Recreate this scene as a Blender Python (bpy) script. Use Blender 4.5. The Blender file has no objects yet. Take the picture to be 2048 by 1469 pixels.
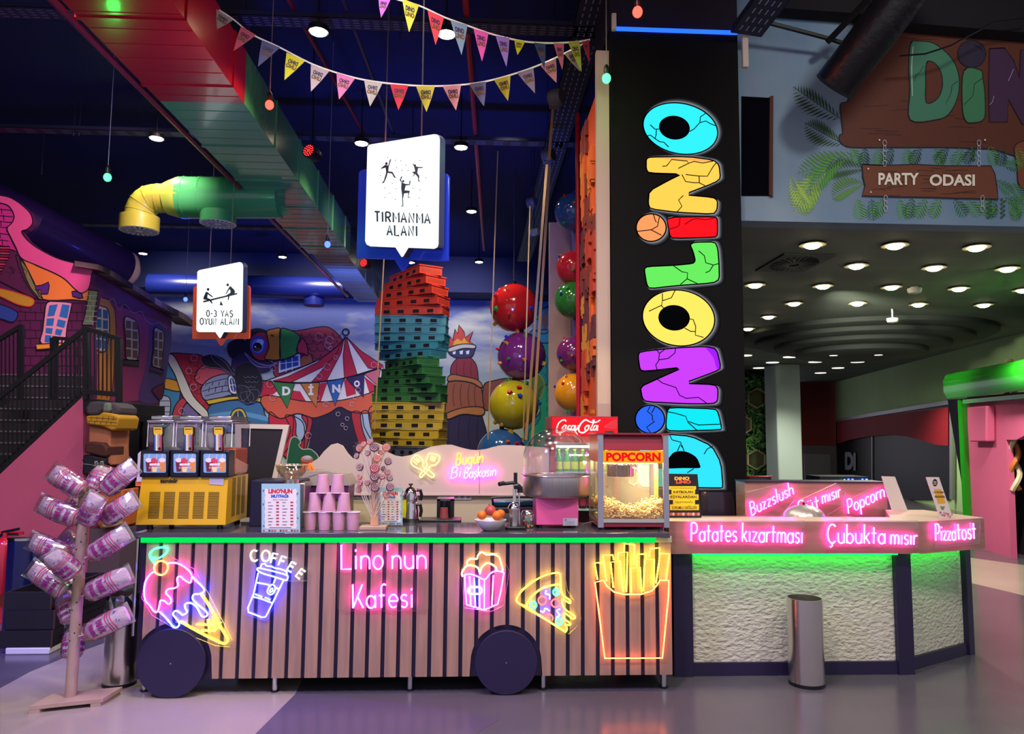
import bpy, bmesh, math, random
from mathutils import Vector, Matrix
S = bpy.context.scene
COL = S.collection
PI = math.pi
random.seed(7)
R = random.Random(11)
FPX, W, H = 1480.0, 2048, 1469
CAMZ = 1.6
ROT = Matrix.Rotation(-math.radians(2.8), 3, 'Z') @ Matrix.Rotation(PI/2 + math.radians(5.2), 3, 'X') @ Matrix.Rotation(math.radians(.4), 3, 'Z')
C0 = Vector((0, 0, CAMZ))
cam = bpy.data.objects.new('camera', bpy.data.cameras.new('camera'))
COL.objects.link(cam)
cam.matrix_world = Matrix.Translation(C0) @ ROT.to_4x4()
cam.data.sensor_width = 36
cam.data.lens = FPX / W * 36
cam.data.clip_end = 200
S.camera = cam


def ray(px, py):
    return ROT @ Vector(((px - W/2)/FPX, -(py - H/2)/FPX, -1))


def at(px, py, Y):
    d = ray(px, py)
    return C0 + d*(Y/d.y)


def gz(px, py, z):
    d = ray(px, py)
    return C0 + d*((z - CAMZ)/d.z)


def onX(px, py, X):
    d = ray(px, py)
    return C0 + d*(X/d.x)


def pl(px, py, P, N):
    d = ray(px, py)
    return C0 + d*((P - C0).dot(N)/d.dot(N))


def lin(h):
    if isinstance(h, str):
        h = h.lstrip('#')
        c = [int(h[i:i+2], 16)/255 for i in (0, 2, 4)]
    else:
        c = list(h)
    return tuple(x/12.92 if x <= .04045 else ((x+.055)/1.055)**2.4 for x in c) + (1,)


MATS = {}


def mat(name, col='888888', rough=.5, metal=0, es=0, ec=None, var=0, vs=8, bump=0, bs=40, wood=None, trans=0, alpha=1, coat=0, ior=1.45, col2=None, stretch=None, spec=None):
    """procedural material; var mixes towards col2 (or a darker tone) by noise"""
    if name in MATS:
        return MATS[name]
    m = bpy.data.materials.new(name)
    m.use_nodes = True
    nt = m.node_tree
    b = nt.nodes['Principled BSDF']
    c = lin(col)
    b.inputs['Base Color'].default_value = c
    b.inputs['Roughness'].default_value = rough
    b.inputs['Metallic'].default_value = metal
    b.inputs['IOR'].default_value = ior
    if spec is not None:
        b.inputs['Specular IOR Level'].default_value = spec
    if coat:
        b.inputs['Coat Weight'].default_value = coat
        b.inputs['Coat Roughness'].default_value = .08
    if trans:
        b.inputs['Transmission Weight'].default_value = trans
    if alpha < 1:
        b.inputs['Alpha'].default_value = alpha
    if es:
        b.inputs['Emission Color'].default_value = lin(ec) if isinstance(ec, str) else ((tuple(ec)+(1,)) if ec else c)
        b.inputs['Emission Strength'].default_value = es
    tc = None
    if var or bump or wood:
        tc = nt.nodes.new('ShaderNodeTexCoord')
        mp = nt.nodes.new('ShaderNodeMapping')
        nt.links.new(tc.outputs['Object'], mp.inputs['Vector'])
        if stretch:
            mp.inputs['Scale'].default_value = stretch
    if var or wood:
        n = nt.nodes.new('ShaderNodeTexNoise')
        n.inputs['Scale'].default_value = vs
        n.inputs['Detail'].default_value = 6
        nt.links.new(mp.outputs['Vector'], n.inputs['Vector'])
        mx = nt.nodes.new('ShaderNodeMix')
        mx.data_type = 'RGBA'
        rp = nt.nodes.new('ShaderNodeMapRange')
        rp.inputs['From Min'].default_value = .35
        rp.inputs['From Max'].default_value = .65
        rp.inputs['To Max'].default_value = var or 1
        nt.links.new(n.outputs['Fac'], rp.inputs['Value'])
        nt.links.new(rp.outputs['Result'], mx.inputs['Factor'])
        mx.inputs['A'].default_value = c
        mx.inputs['B'].default_value = lin(col2) if col2 else tuple(x*.45 for x in c[:3]) + (1,)
        nt.links.new(mx.outputs['Result'], b.inputs['Base Color'])
    if bump:
        n2 = nt.nodes.new('ShaderNodeTexNoise')
        n2.inputs['Scale'].default_value = bs
        n2.inputs['Detail'].default_value = 5
        nt.links.new(mp.outputs['Vector'], n2.inputs['Vector'])
        bp = nt.nodes.new('ShaderNodeBump')
        bp.inputs['Strength'].default_value = bump
        bp.inputs['Distance'].default_value = .02
        nt.links.new(n2.outputs['Fac'], bp.inputs['Height'])
        nt.links.new(bp.outputs['Normal'], b.inputs['Normal'])
    MATS[name] = m
    return m


def clear(name, tint='ffffff', tr=.85, rough=.03):
    """thin clear plastic or glass: see-through with a gloss, works as a single sheet"""
    if name in MATS:
        return MATS[name]
    m = bpy.data.materials.new(name)
    m.use_nodes = True
    nt = m.node_tree
    nt.nodes.clear()
    o = nt.nodes.new('ShaderNodeOutputMaterial')
    t = nt.nodes.new('ShaderNodeBsdfTransparent')
    t.inputs['Color'].default_value = lin(tint)
    g = nt.nodes.new('ShaderNodeBsdfGlossy')
    g.inputs['Roughness'].default_value = rough
    f = nt.nodes.new('ShaderNodeLayerWeight')
    f.inputs['Blend'].default_value = .25
    mr = nt.nodes.new('ShaderNodeMapRange')
    mr.inputs['To Min'].default_value = 1 - tr
    mr.inputs['To Max'].default_value = min(1, 1 - tr + .45)
    nt.links.new(f.outputs['Facing'], mr.inputs['Value'])
    x = nt.nodes.new('ShaderNodeMixShader')
    nt.links.new(mr.outputs['Result'], x.inputs['Fac'])
    nt.links.new(t.outputs[0], x.inputs[1])
    nt.links.new(g.outputs[0], x.inputs[2])
    nt.links.new(x.outputs[0], o.inputs['Surface'])
    MATS[name] = m
    return m


def glow(name, rgb, s=1.0):
    """light-giving surface; rgb linear"""
    if name in MATS:
        return MATS[name]
    m = bpy.data.materials.new(name)
    m.use_nodes = True
    nt = m.node_tree
    nt.nodes.clear()
    o = nt.nodes.new('ShaderNodeOutputMaterial')
    e = nt.nodes.new('ShaderNodeEmission')
    c = lin(rgb) if isinstance(rgb, str) else tuple(rgb) + (1,)
    e.inputs['Color'].default_value = c
    e.inputs['Strength'].default_value = s
    nt.links.new(e.outputs[0], o.inputs['Surface'])
    MATS[name] = m
    return m


class MB:
    def __init__(s):
        s.v, s.f, s.m = [], [], []

    def add(s, vs, fs, mi=0):
        b = len(s.v)
        s.v += [Vector(v) for v in vs]
        for f in fs:
            s.f.append([b+i for i in f])
            s.m.append(mi)
        return s

    def box(s, x0, x1, y0, y1, z0, z1, mi=0, M=None):
        vs = [(x, y, z) for x in (x0, x1) for y in (y0, y1) for z in (z0, z1)]
        if M:
            vs = [M @ Vector(v) for v in vs]
        return s.add(vs, [(0, 1, 3, 2), (4, 6, 7, 5), (0, 4, 5, 1), (2, 3, 7, 6), (0, 2, 6, 4), (1, 5, 7, 3)], mi)

    def cbox(s, c, d, mi=0, M=None):
        T = Matrix.Translation(c) @ (M.to_4x4() if M else Matrix.Identity(4))
        return s.box(-d[0]/2, d[0]/2, -d[1]/2, d[1]/2, -d[2]/2, d[2]/2, mi, T)

    def cone(s, p0, p1, r0, r1=None, n=16, mi=0, caps=True):
        r1 = r0 if r1 is None else r1
        p0, p1 = Vector(p0), Vector(p1)
        d = (p1-p0).normalized()
        a = d.orthogonal().normalized()
        b = d.cross(a)
        vs = []
        for p, r in ((p0, r0), (p1, r1)):
            for i in range(n):
                t = 2*PI*i/n
                vs.append(p + a*math.cos(t)*r + b*math.sin(t)*r)
        fs = [(i, (i+1) % n, n+(i+1) % n, n+i) for i in range(n)]
        if caps:
            fs += [tuple(range(n-1, -1, -1)), tuple(range(n, 2*n))]
        return s.add(vs, fs, mi)

    def tube(s, pts, r, n=6, closed=False, mi=0, rs=None):
        pts = [Vector(p) for p in pts]
        q = [pts[0]]
        for p in pts[1:]:
            if (p-q[-1]).length > 1e-5:
                q.append(p)
        if closed and len(q) > 2 and (q[0]-q[-1]).length < 1e-5:
            q.pop()
        pts = q
        N = len(pts)
        if N < 2:
            return s
        rings = []
        up = None
        for i, p in enumerate(pts):
            if closed:
                d = (pts[(i+1) % N]-pts[i-1])
            else:
                d = pts[min(i+1, N-1)]-pts[max(i-1, 0)]
            if d.length < 1e-7:
                d = pts[min(i+1, N-1)]-p if i < N-1 else p-pts[i-1]
            d.normalize()
            if up is None:
                up = d.orthogonal().normalized()
            a = (up-d*up.dot(d))
            a = a.normalized() if a.length > 1e-4 else d.orthogonal().normalized()
            up = a
            b = d.cross(a)
            rr = rs[i] if rs else r
            rings.append([p+a*math.cos(2*PI*k/n)*rr+b*math.sin(2*PI*k/n)*rr for k in range(n)])
        vs = [v for g in rings for v in g]
        fs = []
        M = N if closed else N-1
        for i in range(M):
            j = (i+1) % N
            off = 0
            if closed and j == 0:  # match twist
                best = 1e9
                for o in range(n):
                    dd = (rings[i][0]-rings[0][o]).length
                    if dd < best:
                        best, off = dd, o
            for k in range(n):
                fs.append((i*n+k, i*n+(k+1) % n, j*n+(k+1+off) % n, j*n+(k+off) % n))
        if not closed:
            fs += [tuple(range(n-1, -1, -1)), tuple((N-1)*n+k for k in range(n))]
        return s.add(vs, fs, mi)

    def lathe(s, c, prof, n=24, mi=0, axis=None, caps=True, mis=None):
        """prof: [(radius, height)] along axis (default z)"""
        c = Vector(c)
        d = Vector(axis or (0, 0, 1)).normalized()
        a = Vector((1, 0, 0)) if abs(d.z) > .99 else d.orthogonal().normalized()
        b = d.cross(a)
        vs = [c+d*h+(a*math.cos(2*PI*k/n)+b*math.sin(2*PI*k/n))*max(r, 1e-5) for r, h in prof for k in range(n)]
        for j in range(len(prof)-1):
            pass
        base = len(s.v)
        s.v += vs
        for j in range(len(prof)-1):
            for k in range(n):
                s.f.append([base+j*n+k, base+j*n+(k+1) % n, base+(j+1)*n+(k+1) % n, base+(j+1)*n+k])
                s.m.append(mis[j] if mis else mi)
        if caps:
            s.f.append([base+k for k in range(n-1, -1, -1)])
            s.m.append(mis[0] if mis else mi)
            s.f.append([base+(len(prof)-1)*n+k for k in range(n)])
            s.m.append(mis[-1] if mis else mi)
        return s

    def ball(s, c, r, n=16, mi=0, sc=(1, 1, 1), M=None, half=None):
        c = Vector(c)
        vs, fs = [], []
        m = n//2
        for j in range(m+1):
            th = PI*j/m
            for k in range(n):
                ph = 2*PI*k/n
                v = Vector((math.sin(th)*math.cos(ph)*r*sc[0], math.sin(th)*math.sin(ph)*r*sc[1], math.cos(th)*r*sc[2]))
                if M:
                    v = M @ v
                vs.append(c+v)
        for j in range(m):
            for k in range(n):
                fs.append((j*n+k, (j+1)*n+k, (j+1)*n+(k+1) % n, j*n+(k+1) % n))
        return s.add(vs, fs, mi)

    def prism(s, pts, t, mi=0):
        """pts 3d outline, extruded by vector t"""
        pts = [Vector(p) for p in pts]
        t = Vector(t)
        n = len(pts)
        nor = Vector((0, 0, 0))
        for i in range(n):
            nor += pts[i].cross(pts[(i+1) % n])
        if nor.dot(t) > 0:
            pts = pts[::-1]
        return s.add(pts+[p+t for p in pts], [tuple(range(n)), tuple(range(2*n-1, n-1, -1))]+[(i, n+i, n+(i+1) % n, (i+1) % n) for i in range(n)], mi)

    def sheet(s, pts, mi=0):
        return s.add(pts, [tuple(range(len(pts)))], mi)

    def build(s, name, mats, parent=None, smooth=38, bevel=0, bseg=2, origin=None, sub=0):
        if not isinstance(mats, (list, tuple)):
            mats = [mats]
        me = bpy.data.meshes.new(name)
        if parent is not None:
            o0 = wl(parent)
        elif origin is not None:
            o0 = Vector(origin)
        else:
            xs, ys, zs = [[v[i] for v in s.v] for i in range(3)]
            o0 = Vector(((min(xs)+max(xs))/2, (min(ys)+max(ys))/2, min(zs)))
        me.from_pydata([v-o0 for v in s.v], [], s.f)
        for p, mi in zip(me.polygons, s.m):
            p.material_index = mi
        for m in mats:
            me.materials.append(m)
        bm = bmesh.new()
        bm.from_mesh(me)
        bmesh.ops.remove_doubles(bm, verts=bm.verts, dist=1e-6)
        if sub != -1:
            bmesh.ops.recalc_face_normals(bm, faces=bm.faces)
        bm.to_mesh(me)
        bm.free()
        if smooth:
            me.polygons.foreach_set('use_smooth', [True]*len(me.polygons))
            me.set_sharp_from_angle(angle=math.radians(smooth))
        o = bpy.data.objects.new(name, me)
        COL.objects.link(o)
        if parent is not None:
            o.parent = parent
            WL[o.name] = o0
        else:
            o.location = o0
            WL[o.name] = o0
        if bevel:
            md = o.modifiers.new('bevel', 'BEVEL')
            md.width = bevel
            md.segments = bseg
            md.limit_method = 'ANGLE'
            md.angle_limit = math.radians(50)
        if sub > 0:
            md = o.modifiers.new('sub', 'SUBSURF')
            md.levels = md.render_levels = sub
        return o


WL = {}


def wl(o):
    return WL[o.name]


def thing(name, label, cat, loc, group=None, kind=None):
    o = bpy.data.objects.new(name, None)
    COL.objects.link(o)
    o.location = loc
    o.empty_display_size = .1
    WL[o.name] = Vector(loc)
    return tag(o, label, cat, group, kind)


def tag(o, label=None, cat=None, group=None, kind=None):
    if label:
        o['label'] = label
    if cat:
        o['category'] = cat
    if group:
        o['group'] = group
    if kind:
        o['kind'] = kind
    return o


def struct(mb, name, mats, **k):
    o = mb.build(name, mats, **k)
    o['kind'] = 'structure'
    return o


def dup(root, loc, rotz=None, label=None, group=None):
    r = root.copy()
    COL.objects.link(r)
    r.location = loc
    WL[r.name] = Vector(loc)
    if rotz is not None:
        r.rotation_euler = (0, 0, rotz)
    if label:
        r['label'] = label
    if group:
        r['group'] = group
    for ch in list(root.children):
        c = ch.copy()
        COL.objects.link(c)
        c.parent = r
        for g in list(ch.children):
            d = g.copy()
            COL.objects.link(d)
            d.parent = c
    return r


def cr(pts, closed=True, k=6):
    """Catmull-Rom through 2D/3D points"""
    P = [Vector(p) for p in pts]
    n = len(P)
    out = []
    rng = range(n) if closed else range(n-1)
    for i in rng:
        p0 = P[(i-1) % n] if closed or i > 0 else P[0]
        p1, p2 = P[i], P[(i+1) % n]
        p3 = P[(i+2) % n] if closed or i+2 < n else P[-1]
        for j in range(k):
            t = j/k
            out.append(.5*((2*p1)+(p2-p0)*t+(2*p0-5*p1+4*p2-p3)*t*t+(3*p1-p0-3*p2+p3)*t**3))
    if not closed:
        out.append(P[-1])
    return out


def ell(cx, cy, rx, ry=None, a=0, n=28, a0=0, a1=360):
    ry = rx if ry is None else ry
    out = []
    for i in range(n + (0 if a1-a0 == 360 else 1)):
        t = math.radians(a0+(a1-a0)*i/n)
        x, y = math.cos(t)*rx, math.sin(t)*ry
        c, s = math.cos(math.radians(a)), math.sin(math.radians(a))
        out.append(Vector((cx+x*c-y*s, cy+x*s+y*c)))
    return out


def rrect(x0, y0, x1, y1, r, k=4):
    out = []
    for cx, cy, a in ((x1-r, y0+r, -90), (x1-r, y1-r, 0), (x0+r, y1-r, 90), (x0+r, y0+r, 180)):
        for i in range(k+1):
            t = math.radians(a+90*i/k)
            out.append(Vector((cx+r*math.cos(t), cy+r*math.sin(t))))
    return out


def crop(x0, y0, sc):
    """converts coordinates measured on an enlarged view of the reference to full-frame ones"""
    return lambda *p: [(x0+p[i]/sc, y0+p[i+1]/sc) for i in range(0, len(p), 2)]


def P3(pts, Y):
    return [at(p[0], p[1], Y) for p in pts]


_tc = {}


def textmb(s, quad, mb, mi=0, depth=.004, bold=0, push=None, res=3, shear=0):
    """lettering stretched to fill quad = 4 world corners (tl, tr, br, bl)"""
    key = (s, bold, res, shear)
    if key not in _tc:
        cu = bpy.data.curves.new('t', 'FONT')
        cu.body = s
        cu.offset = bold
        cu.resolution_u = res
        cu.shear = shear
        cu.align_x = 'CENTER'
        o = bpy.data.objects.new('t', cu)
        COL.objects.link(o)
        bpy.context.view_layer.update()
        dg = bpy.context.evaluated_depsgraph_get()
        me = bpy.data.meshes.new_from_object(o.evaluated_get(dg))
        _tc[key] = ([v.co.xy.copy() for v in me.vertices], [tuple(p.vertices) for p in me.polygons])
        bpy.data.objects.remove(o)
        bpy.data.curves.remove(cu)
        bpy.data.meshes.remove(me)
    vs, fs = _tc[key]
    if not vs:
        return mb
    x0, x1 = min(v.x for v in vs), max(v.x for v in vs)
    y0, y1 = min(v.y for v in vs), max(v.y for v in vs)
    a, b, c, d = [Vector(q) for q in quad]
    nrm = (b-a).cross(d-a).normalized()
    if nrm.dot(C0-a) < 0:
        nrm = -nrm
    out = []
    for v in vs:
        u = (v.x-x0)/max(x1-x0, 1e-6)
        w = (y1-v.y)/max(y1-y0, 1e-6)
        p = a*(1-u)*(1-w)+b*u*(1-w)+c*u*w+d*(1-u)*w
        out.append(p+nrm*depth)
    mb.add(out, fs, mi)
    return mb


def pquad(x0, y0, x1, y1, Y, dy0=0, dy1=0):
    """picture rectangle on plane y=Y; dy0,dy1: drop of the right side"""
    return [at(x0, y0, Y), at(x1, y0+dy0, Y), at(x1, y1+dy1, Y), at(x0, y1, Y)]


# ---- stroke font for tube lettering: x 0..w, y up, x-height 1, ascender 1.9, descender -.8
def _a(cx, cy, rx, ry, a0, a1, n=8):
    return [(cx+rx*math.cos(math.radians(a0+(a1-a0)*i/n)), cy+ry*math.sin(math.radians(a0+(a1-a0)*i/n))) for i in range(n+1)]


G = {
 'a': (.75, [_a(.35, .45, .33, .47, 20, 340, 14), [(.68, .98), (.68, .0)]]),
 'b': (.75, [[(.04, 1.8), (.04, 0)], _a(.37, .47, .33, .47, 160, -160, 14)]),
 'c': (.62, [_a(.36, .48, .34, .5, 50, 310, 12)]),
 'e': (.72, [[(.04, .5), (.68, .5)]+_a(.36, .5, .33, .5, 10, 310, 14)]),
 'f': (.55, [[(.55, 1.72)]+_a(.42, 1.5, .22, .3, 70, 180, 5)+[(.2, 0)], [(0, .95), (.45, .95)]]),
 'g': (.72, [_a(.35, .5, .33, .47, 20, 340, 14), [(.68, .98), (.68, -.4)]+_a(.38, -.4, .3, .35, 0, -150, 6)]),
 'h': (.72, [[(.04, 1.8), (.04, 0)], [(.04, .5)]+_a(.35, .6, .3, .38, 160, 0, 7)+[(.65, 0)]]),
 'i': (.25, [[(.1, .98), (.1, 0)], [(.1, 1.3), (.1, 1.45)]]),
 'ı': (.25, [[(.1, .98), (.1, 0)]]),
 'k': (.65, [[(.04, 1.8), (.04, 0)], [(.55, 1.0), (.06, .42)], [(.2, .58), (.6, 0)]]),
 'l': (.22, [[(.08, 1.8), (.08, 0)]]),
 'm': (1.1, [[(.04, .98), (.04, 0)], [(.04, .5)]+_a(.29, .65, .24, .33, 160, 0, 6)+[(.53, 0)], [(.53, .5)]+_a(.78, .65, .24, .33, 160, 0, 6)+[(1.02, 0)]]),
 'n': (.72, [[(.04, .98), (.04, 0)], [(.04, .5)]+_a(.35, .62, .3, .36, 160, 0, 7)+[(.65, 0)]]),
 'o': (.76, [_a(.36, .48, .34, .5, 90, 450, 18)]),
 'p': (.75, [[(.04, .98), (.04, -.8)], _a(.37, .47, .33, .47, 160, -160, 14)]),
 'r': (.45, [[(.04, .98), (.04, 0)], [(.04, .5)]+_a(.32, .6, .27, .36, 165, 60, 5)]),
 's': (.55, [[(.48, .88)]+_a(.28, .74, .22, .24, 50, 240, 7)+_a(.27, .26, .22, .26, 70, -150, 7)]),
 'ş': (.55, [[(.48, .88)]+_a(.28, .74, .22, .24, 50, 240, 7)+_a(.27, .26, .22, .26, 70, -150, 7), [(.26, -.05), (.3, -.25), (.15, -.35)]]),
 't': (.5, [[(.2, 1.55), (.2, 0)], [(0, .98), (.45, .98)]]),
 'u': (.72, [[(.04, .98), (.04, .4)]+_a(.35, .36, .3, .36, 180, 340, 7)+[(.65, .3)], [(.65, .98), (.65, 0)]]),
 'ü': (.72, [[(.04, .98), (.04, .4)]+_a(.35, .36, .3, .36, 180, 340, 7)+[(.65, .3)], [(.65, .98), (.65, 0)], [(.2, 1.25), (.2, 1.38)], [(.5, 1.25), (.5, 1.38)]]),
 'y': (.7, [[(.04, .98), (.34, .05)], [(.66, .98), (.2, -.7)]]),
 'z': (.62, [[(.04, .96), (.56, .96), (.04, .02), (.58, .02)]]),
 "'": (.22, [[(.1, 1.8), (.1, 1.35)]]),
 ' ': (.55, []),
 'L': (.8, [[(.04, 1.8), (.04, 0), (.75, 0)]]),
 'K': (.85, [[(.04, 1.8), (.04, 0)], [(.04, 0), (.75, 1.8)], [(.4, .85), (.8, 0)]]),
 'P': (.85, [[(.04, 0), (.04, 1.75)], [(.04, 1.75)]+_a(.38, 1.25, .38, .5, 90, -90, 8)+[(.04, .75)]]),
 'B': (.85, [[(.04, 0), (.04, 1.75)], [(.04, 1.75)]+_a(.34, 1.32, .34, .43, 90, -90, 8)+[(.04, .9)], [(.3, .9)]+_a(.36, .45, .4, .45, 90, -90, 8)+[(.04, 0)]]),
 'S': (.8, [[(.7, 1.6)]+_a(.4, 1.35, .33, .4, 50, 235, 8)+_a(.38, .44, .35, .45, 65, -150, 8)]),
 'C': (.9, [_a(.5, .9, .48, .9, 50, 310, 14)]),
 'Ç': (.9, [_a(.5, .9, .48, .9, 50, 310, 14), [(.5, 0), (.5, -.25), (.3, -.4)]]),
 'O': (1.0, [_a(.48, .9, .44, .9, 90, 450, 20)]),
 'F': (.8, [[(.05, 0), (.05, 1.75), (.7, 1.75)], [(.05, .95), (.6, .95)]]),
 'E': (.8, [[(.7, 1.75), (.05, 1.75), (.05, 0), (.7, 0)], [(.05, .95), (.6, .95)]]),
 'D': (.9, [[(.05, 0), (.05, 1.75), (.35, 1.75)]+_a(.35, .88, .48, .87, 80, -90, 9)+[(.05, 0)]]),
 'I': (.3, [[(.12, 1.75), (.12, 0)]]),
 'N': (.9, [[(.05, 0), (.05, 1.75), (.75, 0), (.75, 1.75)]]),
 'A': (.9, [[(0, 0), (.4, 1.75), (.8, 0)], [(.15, .6), (.65, .6)]]),
 'R': (.85, [[(.04, 0), (.04, 1.75)], [(.04, 1.75)]+_a(.38, 1.3, .36, .45, 90, -90, 8)+[(.04, .85)], [(.35, .85), (.75, 0)]]),
 'T': (.8, [[(0, 1.75), (.8, 1.75)], [(.4, 1.75), (.4, 0)]]),
 'M': (.95, [[(.05, 0), (.05, 1.75), (.47, .6), (.9, 1.75), (.9, 0)]]),
 'U': (.85, [[(.05, 1.75), (.05, .5)]+_a(.42, .45, .37, .45, 180, 360, 8)+[(.79, 1.75)]]),
 '0': (.8, [_a(.4, .9, .36, .9, 90, 450, 16)]),
 '3': (.7, [_a(.3, 1.3, .34, .45, 130, -80, 7)+_a(.3, .45, .38, .45, 80, -140, 8)]),
 '-': (.5, [[(.05, .85), (.45, .85)]]),
 'Y': (.8, [[(0, 1.75), (.4, .9), (.8, 1.75)], [(.4, .9), (.4, 0)]]),
}


def strokes(s, x0, y0, x1, y1, xh, slant=0, gap=.18, up=None):
    """picture-space strokes for a word: baseline (x0,y0)-(x1,y1), x-height xh px"""
    w = sum(G[c][0]+gap for c in s)-gap
    ux, uy = (x1-x0)/w, (y1-y0)/w
    L = math.hypot(x1-x0, y1-y0)
    nx, ny = up or ((y1-y0)/L, -(x1-x0)/L)
    out = []
    cx = 0
    for c in s:
        gw, ss = G[c]
        for st in ss:
            out.append([(x0+(cx+x+slant*y)*ux+y*nx*xh, y0+(cx+x+slant*y)*uy+y*ny*xh) for x, y in st])
        cx += gw+gap
    return out
# =================== setting ===================
random.seed(3)
YB = 21.0      # painted back wall
YC = 6.2       # screen column
YK = 6.3       # bulkhead over the bar
HL = 3.5       # low ceiling
HH = 6.4       # hall ceiling
world = bpy.data.worlds.new('world')
S.world = world
world.use_nodes = True
world.node_tree.nodes['Background'].inputs['Color'].default_value = (.42, .40, .47, 1)
world.node_tree.nodes['Background'].inputs['Strength'].default_value = 1.1

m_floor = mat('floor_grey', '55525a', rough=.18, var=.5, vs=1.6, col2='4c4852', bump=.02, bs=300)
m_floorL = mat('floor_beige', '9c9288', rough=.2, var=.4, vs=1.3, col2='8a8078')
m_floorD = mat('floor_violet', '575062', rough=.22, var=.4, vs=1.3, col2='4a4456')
f = MB().box(-14, 17, -3, 30, -.2, 0)


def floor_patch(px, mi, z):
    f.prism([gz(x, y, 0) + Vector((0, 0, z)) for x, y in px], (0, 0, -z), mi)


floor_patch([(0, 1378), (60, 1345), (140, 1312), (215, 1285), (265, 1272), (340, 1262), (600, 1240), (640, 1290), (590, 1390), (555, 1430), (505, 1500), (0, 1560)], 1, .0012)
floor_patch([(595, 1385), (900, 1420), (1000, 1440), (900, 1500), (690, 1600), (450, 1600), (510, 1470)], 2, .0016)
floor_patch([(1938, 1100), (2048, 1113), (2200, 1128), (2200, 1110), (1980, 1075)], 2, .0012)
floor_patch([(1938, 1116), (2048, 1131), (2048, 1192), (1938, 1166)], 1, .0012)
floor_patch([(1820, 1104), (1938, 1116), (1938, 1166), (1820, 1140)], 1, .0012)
struct(f, 'floor', [m_floor, m_floorL, m_floorD], bevel=0, smooth=0)

m_dark = mat('navy_ceiling_paint', '101850', rough=.85, var=.4, vs=.7, col2='0a1034')
struct(MB().box(-14, 2.4, -3, 22, HH, HH+.2), 'ceiling', m_dark)
m_blk = mat('black_ceiling_paint', '0c0a10', rough=.9)
struct(MB().box(2.4, 17, -3, YK+.3, HH, HH+.2), 'ceiling_right', m_blk)

m_low = mat('dark_green_ceiling_paint', '76837a', rough=.8, var=.6, vs=.5, col2='5c6862', stretch=(1, 3, 1))
lc = MB().box(2.2, 17, YK+.2, 30, HL, HL+.15)
struct(lc, 'ceiling_low', m_low)
# stepped round ceiling feature, each ring hangs lower than the one around it
m_low2 = mat('dark_ceiling_step_paint', '343b38', rough=.7)
t = thing('ceiling_medallion', 'large round stepped dark feature hanging under the low ceiling with lamps', 'ceiling feature', (7.1, 13.3, 3.0))
for r, z0, z1 in ((2.2, 3.4, 3.5), (1.85, 3.3, 3.4), (1.5, 3.2, 3.3), (1.12, 3.08, 3.2)):
    MB().lathe((7.1, 13.3, 0), [(r-.05, z0), (r, z0+.03), (r, z1)], n=64).build('ring', m_low2, t)

m_sky = bpy.data.materials.new('painted_cloudy_sky')
m_sky.use_nodes = True
nt = m_sky.node_tree
b = nt.nodes['Principled BSDF']
b.inputs['Roughness'].default_value = .7
tc = nt.nodes.new('ShaderNodeTexCoord')
sx = nt.nodes.new('ShaderNodeSeparateXYZ')
nt.links.new(tc.outputs['Object'], sx.inputs[0])
mr = nt.nodes.new('ShaderNodeMapRange')
mr.inputs['From Min'].default_value = 1.2
mr.inputs['From Max'].default_value = 5.4
nt.links.new(sx.outputs['Z'], mr.inputs['Value'])
rp = nt.nodes.new('ShaderNodeValToRGB')
el = rp.color_ramp.elements
el[0].color = lin('b9c9b4')
el[1].color = lin('5f6da6')
e2 = el.new(.45)
e2.color = lin('a3b2b4')
e3 = el.new(.7)
e3.color = lin('7a86ad')
nt.links.new(mr.outputs['Result'], rp.inputs['Fac'])
mp = nt.nodes.new('ShaderNodeMapping')
mp.inputs['Scale'].default_value = (.5, 1, 1.6)
nt.links.new(tc.outputs['Object'], mp.inputs['Vector'])
n = nt.nodes.new('ShaderNodeTexNoise')
n.inputs['Scale'].default_value = .9
n.inputs['Detail'].default_value = 8
nt.links.new(mp.outputs[0], n.inputs['Vector'])
r2 = nt.nodes.new('ShaderNodeValToRGB')
r2.color_ramp.elements[0].position = .48
r2.color_ramp.elements[1].position = .68
nt.links.new(n.outputs['Fac'], r2.inputs['Fac'])
mx = nt.nodes.new('ShaderNodeMix')
mx.data_type = 'RGBA'
nt.links.new(r2.outputs['Color'], mx.inputs['Factor'])
nt.links.new(rp.outputs['Color'], mx.inputs['A'])
mx.inputs['B'].default_value = lin('d0d2bb')
nt.links.new(mx.outputs['Result'], b.inputs['Base Color'])
struct(MB().box(-14, 3.2, YB, YB+.2, 0, HH), 'wall_back', m_sky)
m_navy = mat('navy_soffit_paint', '18214e', rough=.8)
struct(MB().box(-14, 3.2, YB-1.2, YB, 5.42, HH), 'trim_1', m_navy)
m_dw = mat('dark_wall_paint', '14122a', rough=.9)
struct(MB().box(-14.2, -14, -3, YB, 0, HH), 'wall_left', m_dw)
# partition running back from the column
m_cream = mat('cream_board', 'cdbfb6', rough=.6, var=.15, vs=3)
cl, crr = at(1224, 500, YC).x, at(1484, 500, YC).x
struct(MB().box(2.2, 2.28, YK, YB, 0, HH), 'wall_right', mat('partition_paint', '2a2c60', rough=.8))

# bulkhead above the bar room
m_blue = bpy.data.materials.new('painted_pale_blue_wall')
m_blue = mat('painted_pale_blue_wall', '64809e', rough=.8, var=.8, vs=.8, col2='849ca8')
struct(MB().box(crr, 9, YK, YK+.2, HL, HH), 'wall_bulkhead', m_blue)

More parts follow.
